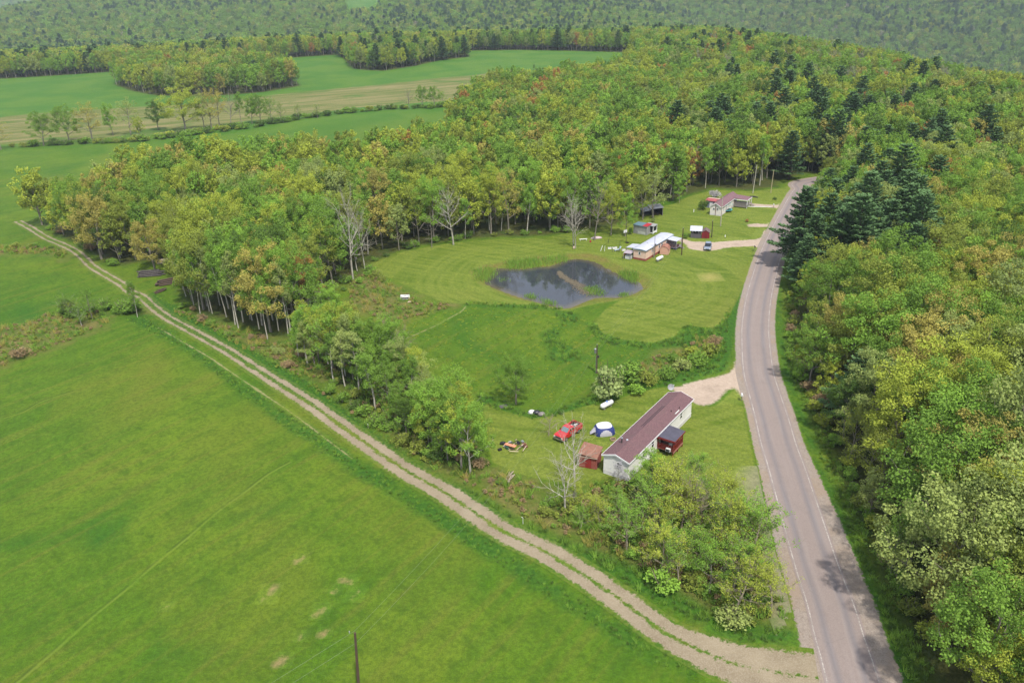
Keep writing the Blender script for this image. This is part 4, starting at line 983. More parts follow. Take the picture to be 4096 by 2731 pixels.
# things on the porch
def worldA(x, y): return cA[0]+x*math.cos(yA)-y*math.sin(yA), cA[1]+x*math.sin(yA)+y*math.cos(yA)
def plastic_chair(x, y, z, rz, label):
    t = empty('patio_chair', x, y, rz, z, label, 'chair'); m = mat('white_plastic', (228, 228, 226), .4, var=.03)
    MB().box(-.24, .24, -.22, .22, .4, .44).build('seat', m, t); mb = MB(); mb.box(-.24, .24, .2, .24, .44, .9); mb.build('backrest', m, t)
    for a in (-.22, .22):
        for b in (-.2, .2): MB().box(a-.02, a+.02, b-.02, b+.02, 0, .4).build('leg', m, t)
    MB().box(-.27, -.22, -.2, .22, .62, .65).box(.22, .27, -.2, .22, .62, .65).build('armrest', m, t); return t
x_, y_ = worldA(px0+1.1, py+1.0); plastic_chair(x_, y_, .86, yA+2.2, 'white plastic patio chair on the red railed porch')
x_, y_ = worldA(px0+.02, py+.9)
t = empty('air_conditioner', x_-.0, y_, yA, 1.0, 'white window air conditioner propped on the porch railing', 'air conditioner')
t.location = (*worldA(px0-.22, py+.75), .95); MB().box(-.2, .2, -.36, .36, 0, .5).build('housing', mat('white_plastic', (228, 228, 226), .4), t); MB().box(-.22, -.2, -.3, .3, .06, .44).build('grille', mat('dark_grille', (70, 78, 80), .5), t)
t = empty('satellite_dish', *worldA(hl+.5, hw-.1), yA, 0, 'grey satellite dish on a pole at the far corner of the maroon roof', 'satellite dish')
MB().tube([(0, 0, 0), (0, 0, 4.1)], .05, 8).build('pole', mat('steel', (120, 118, 116), .35, .8), t)
dm = MB().disc((0, 0, 0), .55, 20, dish=.14); dm.tr(Matrix.Translation((-.1, 0, 4.3)) @ Matrix.Rotation(-yA, 4, 'Z') @ Matrix.Rotation(math.radians(62), 4, 'X')); do = dm.build('dish', mat('dish_grey', (160, 160, 162), .5), t, smooth_=True)
MB().tube([(0, 0, 4.1), (.35, -.3, 4.55)], .025, 6).build('arm', mat('steel', (120, 118, 116), .35, .8), t); MB().box(.3, .42, -.36, -.24, 4.5, 4.62).build('receiver', mat('white_plastic', (228, 228, 226), .4), t)
# ---- red shed by home A
Z9 = (2200, 1660, 7.84)
q = [PX(2200+a/7.84, 1660+b/7.84, 2.1) for a, b in [(925, 1235), (1445, 1380), (1130, 900), (1590, 1010)]]
c, ya, L, W = frame(*q)
SR = empty('garden_shed', c[0], c[1], ya, 0, 'red board shed with faded rust red roof beside the maroon roofed home', 'shed')
planks = mat('red_boards', (164, 88, 76), .8, var=.2, scale=4, stretch=(1, 6, .6), bump=.3)
L = max(L, 2.6); W = max(W, 3.0)
mb = MB(); mb.box(-L/2+.15, L/2-.15, -W/2+.15, W/2-.15, 0, 2.05); mb.build('wall', planks, SR)
MB().slab([(-L/2-.1, -W/2, 2.12), (L/2+.1, -W/2, 2.12), (L/2+.1, W/2, 2.55), (-L/2-.1, W/2, 2.55)], .08).build('roof', mat('rust_roof', (150, 106, 88), .85, var=.16, scale=1.5), SR)
MB().box(-L/2-.13, -L/2-.1, -W/2, W/2, 2.0, 2.1).build('fascia', mat('cream_trim', (212, 190, 170), .6), SR)
for k in range(9):
    yk = -W/2+.2+k*(W-.4)/8; MB().box(-L/2+.12, -L/2+.15, yk-.07, yk+.07, .05, 2.0).build('plank', planks, SR)
d_ = MB().box(-L/2+.09, -L/2+.12, -.5, .4, .08, 1.85).build('door', mat('red_door', (150, 44, 42), .7), SR); MB().box(-L/2+.05, -L/2+.09, .25, .3, .9, 1.05).build('handle', mat('dark_metal', (60, 50, 54), .5), d_)

# ---- B: peach mobile home with grey roof
Z10 = (2390, 920, 6.72)
q = [PX(2390+a/6.72, 920+b/6.72, 2.95) for a, b in [(955, 485), (1310, 555), (1715, 60), (2045, 110)]]
cB, yB, LB, WB = frame(*q)
B = empty('mobile_home', cB[0], cB[1], yB, 0, 'old peach mobile home with pale grey metal roof and brick red skirting by the pond', 'mobile home')
peach = mat('peach_siding', (246, 210, 190), .55, var=.05, scale=1.0, stain=(190, 160, 136), stain_amt=.3); hw = WB/2-.12; hl = LB/2-.1
MB().box(-hl, hl, -hw, hw, .55, 2.75).build('wall', peach, B)
MB().box(-hl-.02, hl+.02, -hw-.02, hw+.02, 0, .55).build('skirting', mat('brick_red_skirting', (160, 84, 72), .7, var=.1, scale=2), B)
met = mat('grey_metal_roof', (206, 208, 222), .45, .15, var=.07, scale=.8, stain=(228, 230, 236), stain_amt=.8)
mb = MB(); mb.prism([(-WB/2-.05, 2.75), (WB/2+.05, 2.75), (WB/2+.05, 2.82), (WB*.25, 3.0), (0, 3.06), (-WB*.25, 3.0), (-WB/2-.05, 2.82)], -LB/2-.05, LB/2+.05, 'x'); RB = mb.build('roof', met, B)
tg = mat('teal_grey_trim', (112, 134, 142), .5)
for s_ in (-1, 1):
    MB().box(-LB/2-.08, LB/2+.08, s_*(WB/2+.07)-.02, s_*(WB/2+.07)+.02, 2.66, 2.86).build('roof_edge', tg, B)
    MB().prism([(-WB/2-.05, 2.66), (WB/2+.05, 2.66), (WB/2+.05, 2.84), (0, 3.04), (-WB/2-.05, 2.84)], s_*(LB/2+.08)-.02, s_*(LB/2+.08)+.02, 'x').build('roof_edge', tg, B)
MB().box(-LB*.26-.25, -LB*.26+.25, -.3, .2, 3.0, 3.16).build('roof_hatch', mat('white_plastic', (228, 228, 226), .4), RB)
MB().tube([(-LB*.18, .5, 3.0), (-LB*.18, .5, 3.3)], .07, 8).build('vent_pipe', mat('galvanised', (190, 192, 194), .35, .7), RB)
window(B, 'x', (-hl, -.0), 1.55, .55, .65, -1)
for wx in (-LB*.28, -LB*.02, LB*.075, LB*.25, LB*.42): window(B, 'y', (wx, -hw), 1.45 if wx > -LB*.2 else 1.6, .8 if wx > -LB*.2 else .45, .9, -1)
d_ = MB().box(-LB*.16-.42, -LB*.16+.42, -hw-.04, -hw, .6, 2.5).build('door', mat('peach_door', (214, 170, 148), .5), B); MB().box(-LB*.16+.28, -LB*.16+.34, -hw-.08, -hw-.04, 1.5, 1.56).build('handle', mat('dark_metal', (60, 50, 54), .5), d_)
def toB(p, c=cB, y=yB): d = p-c; return np.array([d[0]*math.cos(y)+d[1]*math.sin(y), -d[0]*math.sin(y)+d[1]*math.cos(y)])
def worldB(x, y): return cB[0]+x*math.cos(yB)-y*math.sin(yB), cB[1]+x*math.sin(yB)+y*math.cos(yB)
pw = mat('weathered_grey_paint', (150, 142, 152), .8, var=.12, scale=4)
# right porch
p0 = toB(PX(2390+1825/6.72, 920+235/6.72, 2.6)); p1 = toB(PX(2390+2120/6.72, 920+290/6.72, 2.5)); ax, bx = p0[0]-.4, p0[0]+2.9; yb = -hw-3.0
MB().slab([(ax, -hw-.02, 2.72), (ax, yb, 2.5), (bx, yb, 2.5), (bx, -hw-.02, 2.72)], .08).build('porch_roof', met, B)
posts(B, [(ax+.1, yb+.1), (bx-.1, yb+.1), (ax+.1, -hw-.1)], 0, 2.45, .07, pw); MB().box(ax, bx, yb, -hw-.03, .5, .6).build('porch_floor', pw, B)
rail(B, (ax+.1, yb+.1), (ax+.1, -hw-.1), .6, 1.5, mat('maroon_wood', (104, 66, 74), .8)); rail(B, (ax+.1, yb+.1), (bx-1.2, yb+.1), .6, 1.5, mat('maroon_wood', (104, 66, 74), .8))
MB().box(ax+.05, ax+.1, yb+.2, -hw-.2, 1.6, 2.4).build('screen_panel', mat('dark_screen', (70, 62, 70), .8), B)
steps(B, (ax+bx)/2+.8, yb, 0, -1, 4, .58, 1.1, mat('grey_wood', (140, 132, 122), .9))
# left carport / lean-to
aL = -hl+1.0; bL = aL+3.6; yl = hw+2.7
MB().slab([(aL, hw+.02, 2.72), (bL, hw+.02, 2.72), (bL, yl, 2.5), (aL, yl, 2.5)], .08).build('carport_roof', met, B)
posts(B, [(aL+.1, yl-.1), (bL-.1, yl-.1)], 0, 2.45, .07, pw); MB().box(aL+.05, bL, yl-.14, yl-.1, .4, 1.2).build('carport_panel', pw, B)
MB().slab([(aL-2.2, hw+.1, 1.75), (aL, hw+.1, 1.95), (aL, hw+2.4, 1.9), (aL-2.2, hw+2.4, 1.65)], .06).build('lower_roof', mat('lilac_grey_sheet', (176, 164, 172), .6, var=.1), B)
posts(B, [(aL-2.1, hw+2.3), (aL-2.1, hw+.3)], 0, 1.65, .05, pw)
MB().box(aL-1.9, aL-.3, hw+.5, hw+2.0, 0, .9).build('stored_freezer', mat('white_plastic', (228, 228, 226), .4), B, bevel=.04)
# clutter in front of the lean-to
def at(x, y, o, s): return PX(o[0]+x/s, o[1]+y/s)
def barrel(x, y, label, m, h=.85, r=.3, lying=False):
    mb = MB().tube([(0, 0, 0), (0, 0, h*.33), (0, 0, h*.66), (0, 0, h)], [r*.94, r, r, r*.94], 14)
    t = empty('barrel', x, y, 0, None, label, 'barrel'); mb.build('drum', m, t, smooth_=False); MB().tube([(0, 0, h), (0, 0, h+.03)], r*.97, 14).build('lid', m, t); return t
p = at(870, 680, Z10[:2], 6.72); barrel(p[0], p[1], 'dark blue barrel beside the lean-to of the peach home', mat('blue_plastic', (60, 74, 92), .5))
p = at(700, 690, Z10[:2], 6.72)
t = empty('bucket', p[0], p[1], 0, None, 'yellow bucket in the grass beside the lean-to', 'bucket'); MB().tube([(0, 0, 0), (0, 0, .45)], [.2, .26], 12).build('pail', mat('yellow_plastic', (226, 206, 90), .5), t); MB().tube([(-.26, 0, .45), (0, 0, .62), (.26, 0, .45)], .015, 5).build('handle', mat('galvanised', (190, 192, 194), .35, .7), t)
p = at(785, 690, Z10[:2], 6.72)
t = empty('wheelbarrow', p[0], p[1], .6, None, 'rusty wheelbarrow in the clutter by the peach home', 'wheelbarrow')
mb = MB(); mb.add([(-.5, -.3, .35), (.5, -.3, .35), (.5, .3, .35), (-.5, .3, .35), (-.7, -.4, .7), (.6, -.4, .65), (.6, .4, .65), (-.7, .4, .7)], [(0, 1, 2, 3), (0, 4, 5, 1), (1, 5, 6, 2), (2, 6, 7, 3), (3, 7, 4, 0)]); mb.build('tray', mat('rust', (120, 76, 56), .8), t)
MB().tube([(.7, -.06, .2), (.7, .06, .2)], .2, 12).build('wheel', mat('rubber', (40, 38, 38), .9), t); MB().tube([(.7, .2, .2), (-1.1, .3, .55)], .025, 6).tube([(.7, -.2, .2), (-1.1, -.3, .55)], .025, 6).build('handle', mat('grey_wood', (140, 132, 122), .9), t)
p = at(2080, 505, Z10[:2], 6.72); t = empty('storage_tub', p[0], p[1], yB, None, 'blue plastic tub beside the porch steps of the peach home', 'tub'); MB().prism([(-.35, 0), (.35, 0), (.42, .4), (-.42, .4)], -.5, .5, 'x').build('body', mat('bright_blue_plastic', (40, 76, 160), .4), t); MB().box(-.54, .54, -.45, .45, .4, .46).build('lid', mat('bright_blue_plastic', (40, 76, 160), .4), t)
# peach gambrel shed
q0, q1 = at(1695, 650, Z10[:2], 6.72), at(1885, 665, Z10[:2], 6.72)
ax_ = q1-q0; W = max(np.linalg.norm(ax_), 2.3); ya = math.atan2(ax_[1], ax_[0])+math.pi/2; mid_ = (q0+q1)/2
t = empty('storage_shed', mid_[0]+math.cos(ya)*1.2, mid_[1]+math.sin(ya)*1.2, ya, 0, 'small peach gambrel roofed storage shed beside the peach mobile home', 'shed')
prof = [(-W/2, 0), (W/2, 0), (W/2, 1.35), (W*.34, 1.95), (0, 2.25), (-W*.34, 1.95), (-W/2, 1.35)]
MB().prism(prof, -1.3, 1.3, 'x').build('wall', mat('peach_shed_paint', (226, 176, 152), .6, var=.05), t)
rf = mat('terracotta_shingle', (168, 116, 98), .85, var=.14, scale=2)
for s_ in (-1, 1):
    MB().slab([(-1.4, s_*(W/2+.08), 1.32), (1.4, s_*(W/2+.08), 1.32), (1.4, s_*W*.35, 2.0), (-1.4, s_*W*.35, 2.0)][::s_], .05).build('roof_panel', rf, t)
    MB().slab([(-1.4, s_*W*.35, 2.0), (1.4, s_*W*.35, 2.0), (1.4, 0, 2.31), (-1.4, 0, 2.31)][::s_], .05).build('roof_panel', rf, t)
# ---- C: white home with maroon roof at the top
Z11 = (2740, 740, 6.19)
q = [PX(2740+a/6.19, 740+b/6.19, 2.75) for a, b in [(608, 525), (908, 555), (1045, 225), (1320, 268)]]
cC, yC, LC, WC = frame(*q)
C_ = empty('mobile_home', cC[0], cC[1], yC, 0, 'white mobile home with maroon gable roof and white edged porch furthest up the road', 'mobile home')
hl = LC/2-.2; hw = WC/2-.2; cream = mat('cream_siding', (250, 242, 234), .6, var=.05, scale=1)
house_body(C_, 2*hl, 2*hw, .05, 2.75, 3.75, cream); gable_roof(C_, 2*hl, 2*hw, 2.75, 3.75, shingle('maroon_shingle_dull', (138, 104, 112), (152, 118, 124)))
MB().box(-hl-.03, hl+.03, -hw-.03, hw+.03, 0, .5).build('skirting', mat('white_skirting', (236, 232, 230), .6), C_)
sl = 1.0/hw
MB().prism([(-hw-.26, 2.75-sl*.26-.06), (0, 3.69), (hw+.26, 2.75-sl*.26-.06), (hw+.26, 2.75-sl*.26+.15), (0, 3.9), (-hw-.26, 2.75-sl*.26+.15)], -hl-.29, -hl-.25, 'x').build('rake_trim', trim(), C_)
MB().box(-hl-.25, hl+.25, -hw-.3, -hw-.26, 2.75-sl*.26-.02, 2.75-sl*.26+.14).build('fascia', trim(), C_)
for yy in (-.6, .55): window(C_, 'x', (-hl, yy), 1.7, .5, .6, -1, trim())
for wx in (-.68, -.4, -.18, .05): window(C_, 'y', (wx*hl, -hw), 1.1, .6, 1.2, -1, trim(), glass())
MB().box(-hl-.1, -hl-.02, -.1, .05, 0, 3.6).build('downpipe', mat('rust', (120, 76, 56), .8), C_)
def worldC(x, y): return cC[0]+x*math.cos(yC)-y*math.sin(yC), cC[1]+x*math.sin(yC)+y*math.cos(yC)
p0 = PX(2740+1205/6.19, 740+345/6.19, 2.6); d = p0-cC; pxc = d[0]*math.cos(yC)+d[1]*math.sin(yC); pe = pxc+4.6; yo = -hw-4.4
MB().slab([(pxc, -hw+.2, 2.95), (pxc, yo, 2.62), (pe, yo, 2.62), (pe, -hw+.2, 2.95)], .1).build('porch_roof', shingle('maroon_shingle_dull', (138, 104, 112), (152, 118, 124)), C_)
MB().box(pxc-.04, pxc, yo-.04, -hw-.3, 2.42, 2.62).box(pxc, pe, yo-.06, yo-.02, 2.42, 2.68).build('porch_fascia', trim(), C_)
posts(C_, [(pxc+.1, yo+.1), (pe-.1, yo+.1), ((pxc+pe)/2, yo+.1)], 0, 2.5, .07, trim()); gw = mat('grey_lattice', (150, 142, 136), .8, var=.15, scale=6)
MB().box(pxc, pe, yo, -hw-.02, .85, .95).build('porch_floor', gw, C_); rail(C_, (pxc+.1, -hw-.1), (pxc+.1, yo+.1), .95, 1.7, gw, .12); rail(C_, (pxc+.1, yo+.1), (pe-1.2, yo+.1), .95, 1.7, gw, .12)
MB().box(pxc+.02, pxc+.06, yo+.1, -hw-.1, .25, .85).build('lattice_skirt', gw, C_); steps(C_, pe-.6, yo, 0, -1, 4, .9, 1.1, gw)
# shed behind C
q0 = at(565, 600, Z11[:2], 6.19); t = empty('garden_shed', q0[0]+2.2, q0[1]+2.6, yC, 0, 'small blue grey shed with red and cream roof behind the white home', 'shed')
MB().box(-1.7, 1.7, -1.8, 1.8, 0, 2.1).build('wall', mat('bluegrey_siding', (140, 146, 172), .6), t); MB().slab([(-1.95, -2.0, 2.3), (.4, -2.0, 2.6), (.4, 2.0, 2.6), (-1.95, 2.0, 2.3)], .08).build('roof', mat('faded_red_roof', (172, 88, 92), .7), t)
MB().slab([(.4, -2.0, 2.6), (1.95, -2.0, 2.4), (1.95, 2.0, 2.4), (.4, 2.0, 2.6)], .08).build('roof', mat('cream_roof', (222, 206, 180), .7), t); MB().box(-1.74, -1.7, -.5, .5, .05, 1.9).build('door', trim(), t)
# ---- metal shed with screened room
Z12 = (2500, 830, 5.88)
q = [PX(2500+a/5.88, 830+b/5.88, 2.6) for a, b in [(180, 405), (535, 440), (300, 358), (640, 380)]]
c, ya, L, W = frame(*q)
t = empty('metal_shed', c[0], c[1], ya, 0, 'galvanised metal shed with blue and red sheet roof at the wood edge', 'shed')
gal = mat('corrugated_steel', (184, 184, 184), .5, .3, var=.12, scale=1.2, stain=(140, 128, 120), stain_amt=.5)
MB().box(-L/2, L/2, -W/2, W/2, 0, 2.5).build('wall', gal, t)
for k in range(14): MB().box(-L/2-.03, -L/2, -W/2+.1+k*(W-.2)/13-.03, -W/2+.1+k*(W-.2)/13+.03, .1, 2.5).build('rib', gal, t)
MB().box(-L/2-.06, -L/2-.032, -W*.42, W*.16, .1, .9).build('metal_panel', mat('bright_steel', (226, 226, 226), .35, .3), t)
yr = -W*.16
MB().slab([(-L/2-.15, yr, 2.58), (L/2+.15, yr, 2.72), (L/2+.15, W/2+.12, 2.72), (-L/2-.15, W/2+.12, 2.58)], .06).build('roof_panel', mat('blue_sheet', (108, 138, 152), .5, .2, var=.1), t)
MB().slab([(-L/2-.15, -W/2-.12, 2.58), (L/2+.15, -W/2-.12, 2.72), (L/2+.15, yr, 2.72), (-L/2-.15, yr, 2.58)], .06).build('roof_panel', mat('red_sheet', (186, 44, 56), .5, .1, var=.1), t)
MB().box(-L/2-.17, -L/2-.15, -W/2-.12, W/2+.12, 2.4, 2.6).build('roof_edge', tg, t)
# screened box next to it
p = at(650, 620, Z12[:2], 5.88)
t = empty('screen_room', p[0]-.2, p[1]+1.2, ya, 0, 'white framed screened box room with black mesh beside the metal shed', 'screen room'); wd = trim()
MB().box(-1.1, 1.1, -1.2, 1.4, .2, .35).build('floor', wd, t); posts(t, [(-1.05, -1.15), (-1.05, .1), (-1.05, 1.35), (1.05, -1.15), (1.05, 1.35)], 0, 2.3, .08, wd)
MB().box(-1.02, 1.02, -1.1, 1.3, .35, 2.2).build('screen', mat('black_mesh', (36, 38, 42), .7), t); MB().box(-1.1, 1.1, -1.2, -1.12, .35, .75).box(-1.1, 1.1, -1.2, -1.12, 2.05, 2.3).box(-1.13, -1.03, -1.2, 1.4, .2, .4).build('frame', wd, t)
MB().slab([(-1.3, -1.4, 2.38), (1.3, -1.4, 2.38), (1.3, 1.6, 2.5), (-1.3, 1.6, 2.5)], .08).build('roof', gal, t)
# ---- grey shed, red shed by the drive
p0, p1 = at(1540, 715, Z12[:2], 5.88), at(1785, 725, Z12[:2], 5.88); ax_ = p1-p0; W = np.linalg.norm(ax_); ya = math.atan2(ax_[1], ax_[0])
c = (p0+p1)/2; t = empty('plank_shed', c[0]-math.sin(ya)*1.3, c[1]+math.cos(ya)*1.3, ya, 0, 'weathered grey plank shed with silver roof above the drive', 'shed'); gp = mat('weathered_planks', (112, 106, 110), .9, var=.25, scale=5, stretch=(6, 6, .5), bump=.3)
MB().box(-W/2, W/2, -1.3, 1.3, 0, 2.1).build('wall', gp, t)
for k in range(10): MB().box(-W/2+.05+k*(W-.25)/9.5, -W/2+.2+k*(W-.25)/9.5, -1.34, -1.3, 0, 1.25 if 2 < k < 7 else 2.1).build('plank', gp, t)
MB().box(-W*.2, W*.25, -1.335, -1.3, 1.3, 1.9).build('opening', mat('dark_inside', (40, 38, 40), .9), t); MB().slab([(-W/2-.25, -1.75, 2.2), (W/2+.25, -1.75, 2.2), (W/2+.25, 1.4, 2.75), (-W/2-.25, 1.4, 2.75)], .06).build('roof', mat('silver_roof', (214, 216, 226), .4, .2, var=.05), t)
for xx in (-.9, -.2, .7): MB().tube([(xx, -1.45, 1.75), (xx, -1.45, 1.95)], .09, 8).build('hanging_lamp', trim(), t)
p0, p1 = at(1800, 725, Z12[:2], 5.88), at(1980, 730, Z12[:2], 5.88); ax_ = p1-p0; W = np.linalg.norm(ax_); c = (p0+p1)/2
t = empty('barn_shed', c[0]-math.sin(ya)*1.4, c[1]+math.cos(ya)*1.4, ya, 0, 'small dark red gable shed with brown roof right of the plank shed', 'shed')
MB().prism([(-W/2, 0), (W/2, 0), (W/2, 1.7), (0, 2.35), (-W/2, 1.7)], -1.4, 1.4, 'y').build('wall', mat('dark_red_siding', (142, 36, 42), .7, var=.12, scale=4), t)
rb = mat('brown_shingle', (124, 104, 100), .9, var=.14, scale=3)
for s_ in (-1, 1): MB().slab([(s_*(W/2+.18), -1.55, 1.64), (s_*(W/2+.18), 1.5, 1.64), (0, 1.5, 2.42), (0, -1.55, 2.42)][::-s_], .06).build('roof_panel', rb, t)
MB().box(-.45, .45, -1.43, -1.4, .05, 1.7).build('door', mat('dark_red_door', (126, 30, 36), .7), t)
# ---- black lean-to at the wood edge
p = at(760, 200, Z12[:2], 5.88); t = empty('lean_to', p[0]-1.5, p[1]+1.5, .15, 0, 'open weathered lean-to with grey tin roof and dark inside at the wood edge', 'shed')
dk = mat('tarred_wood', (60, 58, 62), .9, var=.25); posts(t, [(-3, -1.6), (0, -1.7), (2.9, -1.6), (-3, 1.6), (2.9, 1.6)], 0, 2.2, .09, gp)
MB().box(-3.0, 2.9, 1.5, 1.6, 0, 2.3).box(2.82, 2.9, -1.5, 1.5, 0, 2.2).build('wall', dk, t); MB().slab([(-1.0, -2.0, 2.35), (3.2, -2.0, 2.55), (3.2, 1.9, 2.9), (-1.0, 1.9, 2.7)], .06).build('roof', mat('dull_tin', (132, 134, 142), .5, .2, var=.15), t)
MB().slab([(-3.4, -2.1, 1.75), (-.9, -2.1, 2.1), (-.9, 1.5, 2.35), (-3.4, 1.5, 1.95)], .05).build('lower_roof', mat('pale_tin', (160, 164, 176), .5, .2, var=.15), t); MB().box(-3.0, -2.94, -1.5, 1.5, 0, 1.8).build('side_panel', mat('pale_tin', (160, 164, 176), .5, .2), t)
for k in range(12):
    r_ = random.Random(k); xx = -.6+r_.random()*3; MB().tube([(xx, -1.2, .16+.2*(k % 4)), (xx+r_.random()*.2, 1.2, .16+.2*(k % 4))], .1, 6).build('log', mat('bark_brown', (94, 78, 66), .9), t)

# ================================================================ vehicles
def wheel(parent, x, y, r=.36, w_=.22):
    o = MB().tube([(x, y-w_/2, r), (x, y+w_/2, r)], r, 16).build('wheel', mat('rubber', (40, 38, 38), .9), parent); MB().tube([(x, y-w_/2-.01, r), (x, y+w_/2+.01, r)], r*.6, 12).build('rim', mat('galvanised', (190, 192, 194), .35, .7), o)
def pickup(x, y, rz, label):
    t = empty('pickup_truck', x, y, rz, None, label, 'pickup truck'); m = mat('red_car_paint', (206, 36, 44), .3, var=.08, scale=1, spec=.6)
    mb = MB(); mb.prism([(-2.6, .5), (2.5, .45), (2.62, .6), (2.6, .95), (2.45, 1.12), (1.05, 1.2), (-.7, 1.2), (-.7, 1.22), (-2.6, 1.22)], -.93, .93, 'y'); mb.build('body', m, t, bevel=.06)
    MB().prism([(1.1, 1.18), (-.72, 1.18), (-.62, 1.74), (.42, 1.78)], -.78, .78, 'y').build('cab', m, t, bevel=.07)
    g_ = glass(); MB().add([(1.09, -.68, 1.24), (1.09, .68, 1.24), (.49, .62, 1.75), (.49, -.62, 1.75)], [(0, 1, 2, 3)]).slab([(1.12, -.66, 1.245), (1.12, .66, 1.245), (.52, .6, 1.755), (.52, -.6, 1.755)], .03).build('windshield', mat('windshield', (120, 140, 144), .1, spec=.7), t)
    for s_ in (-1, 1): MB().box(-.5, .5, s_*.79-.02, s_*.79+.02, 1.3, 1.64).build('side_window', g_, t); MB().box(.7, .9, s_*1.0-.08, s_*1.0+.08, 1.2, 1.38).build('mirror', mat('dark_metal', (60, 50, 54), .5), t)
    MB().box(-2.5, -.8, -.72, .72, 1.2, 1.23).build('bed_floor', mat('dark_inside', (40, 38, 40), .9), t)
    for s_ in (-1, 1): MB().box(-2.58, -.75, s_*.85-.07, s_*.85+.07, 1.2, 1.42).build('bed_wall', m, t)
    MB().box(-2.6, -2.52, -.88, .88, .7, 1.4).build('tailgate', m, t); MB().box(2.55, 2.72, -.92, .92, .45, .65).build('bumper', mat('chrome', (206, 208, 206), .25, .8), t); MB().box(2.56, 2.66, -.55, .55, .72, .98).build('grille', mat('dark_grille', (70, 78, 80), .5), t)
    for s_ in (-1, 1): MB().box(2.55, 2.67, s_*.74-.15, s_*.74+.15, .74, .96).build('headlight', mat('headlight', (226, 226, 214), .2), t)
    for xx in (1.65, -1.6):
        for s_ in (-1, 1): wheel(t, xx, s_*.84)
    return t
p = PX(2200+400/7.84, 1660+560/7.84); pk = pickup(p[0]+.9, p[1]+1.4, math.atan2(-1.0, -.62), 'red pickup truck loaded with scrap parked on the lawn behind the bare tree')
hd = PX(2200+330/7.84, 1660+690/7.84, .6); tl = PX(2200+810/7.84, 1660+260/7.84, 1.3); dv = hd-tl; pk.rotation_euler[2] = math.atan2(dv[1], dv[0]); pk.location[:2] = ((hd+tl)/2)
for k, (dx, dy, m_, nm, lb) in enumerate([(-1.2, .2, mat('white_plastic', (228, 228, 226), .4), 'scrap_bundle', 'white scrap heap in the bed of the red pickup'), (-2.0, -.2, mat('rust', (120, 76, 56), .8), 'scrap_box', 'rusty box in the bed of the red pickup')]):
    r_ = random.Random(k); a_ = pk.rotation_euler[2]; cx_, sy_ = math.cos(a_), math.sin(a_)
    t = empty(nm, pk.location[0]+dx*cx_-dy*sy_, pk.location[1]+dx*sy_+dy*cx_, a_, 1.23, lb, 'scrap'); mb = MB()
    for j in range(6):
        u_, v_ = r_.uniform(-.35, .35), r_.uniform(-.45, .45); mb = MB(); mb.box(-.2, .2, -.06, .06, 0, .1); mb.tr(Matrix.Translation((u_, v_, .08*j)) @ Matrix.Rotation(r_.random()*3, 4, 'Z') @ Matrix.Rotation(.3, 4, 'X')); mb.build('piece', m_, t)
def car(x, y, rz, label):
    t = empty('parked_car', x, y, rz, None, label, 'car'); m = mat('silver_blue_paint', (156, 166, 184), .25, .4, var=.05, spec=.6)
    MB().prism([(-2.2, .35), (2.2, .32), (2.28, .55), (2.15, .82), (1.2, .98), (-1.95, 1.02), (-2.25, .85)], -.9, .9, 'y').build('body', m, t, bevel=.1)
    MB().prism([(1.25, .96), (-2.0, 1.0), (-1.65, 1.5), (-1.1, 1.6), (.2, 1.58)], -.76, .76, 'y').build('cabin', glass(), t, bevel=.05)
    MB().box(-1.55, .15, -.7, .7, 1.57, 1.64).build('roof', m, t, bevel=.04)
    for s_ in (-1, 1):
        MB().box(2.12, 2.27, s_*.66-.2, s_*.66+.2, .62, .8).build('headlight', mat('headlight', (226, 226, 214), .2), t); MB().box(-.55, -.45, s_*.77-.01, s_*.77+.01, 1.0, 1.55).build('door_pillar', m, t)
    MB().box(2.22, 2.3, -.45, .45, .45, .7).build('grille', mat('dark_grille', (70, 78, 80), .5), t)
    for xx in (1.4, -1.4):
        for s_ in (-1, 1): wheel(t, xx, s_*.82, .33)
    return t
p = at(1268, 868, (2400, 700), 2.94); q_ = at(1262, 893, (2400, 700), 2.94); q2 = at(1275, 840, (2400, 700), 2.94); dv = q_-q2
car(p[0], p[1], math.atan2(dv[1], dv[0]), 'silver blue car parked on the drive of the peach home')

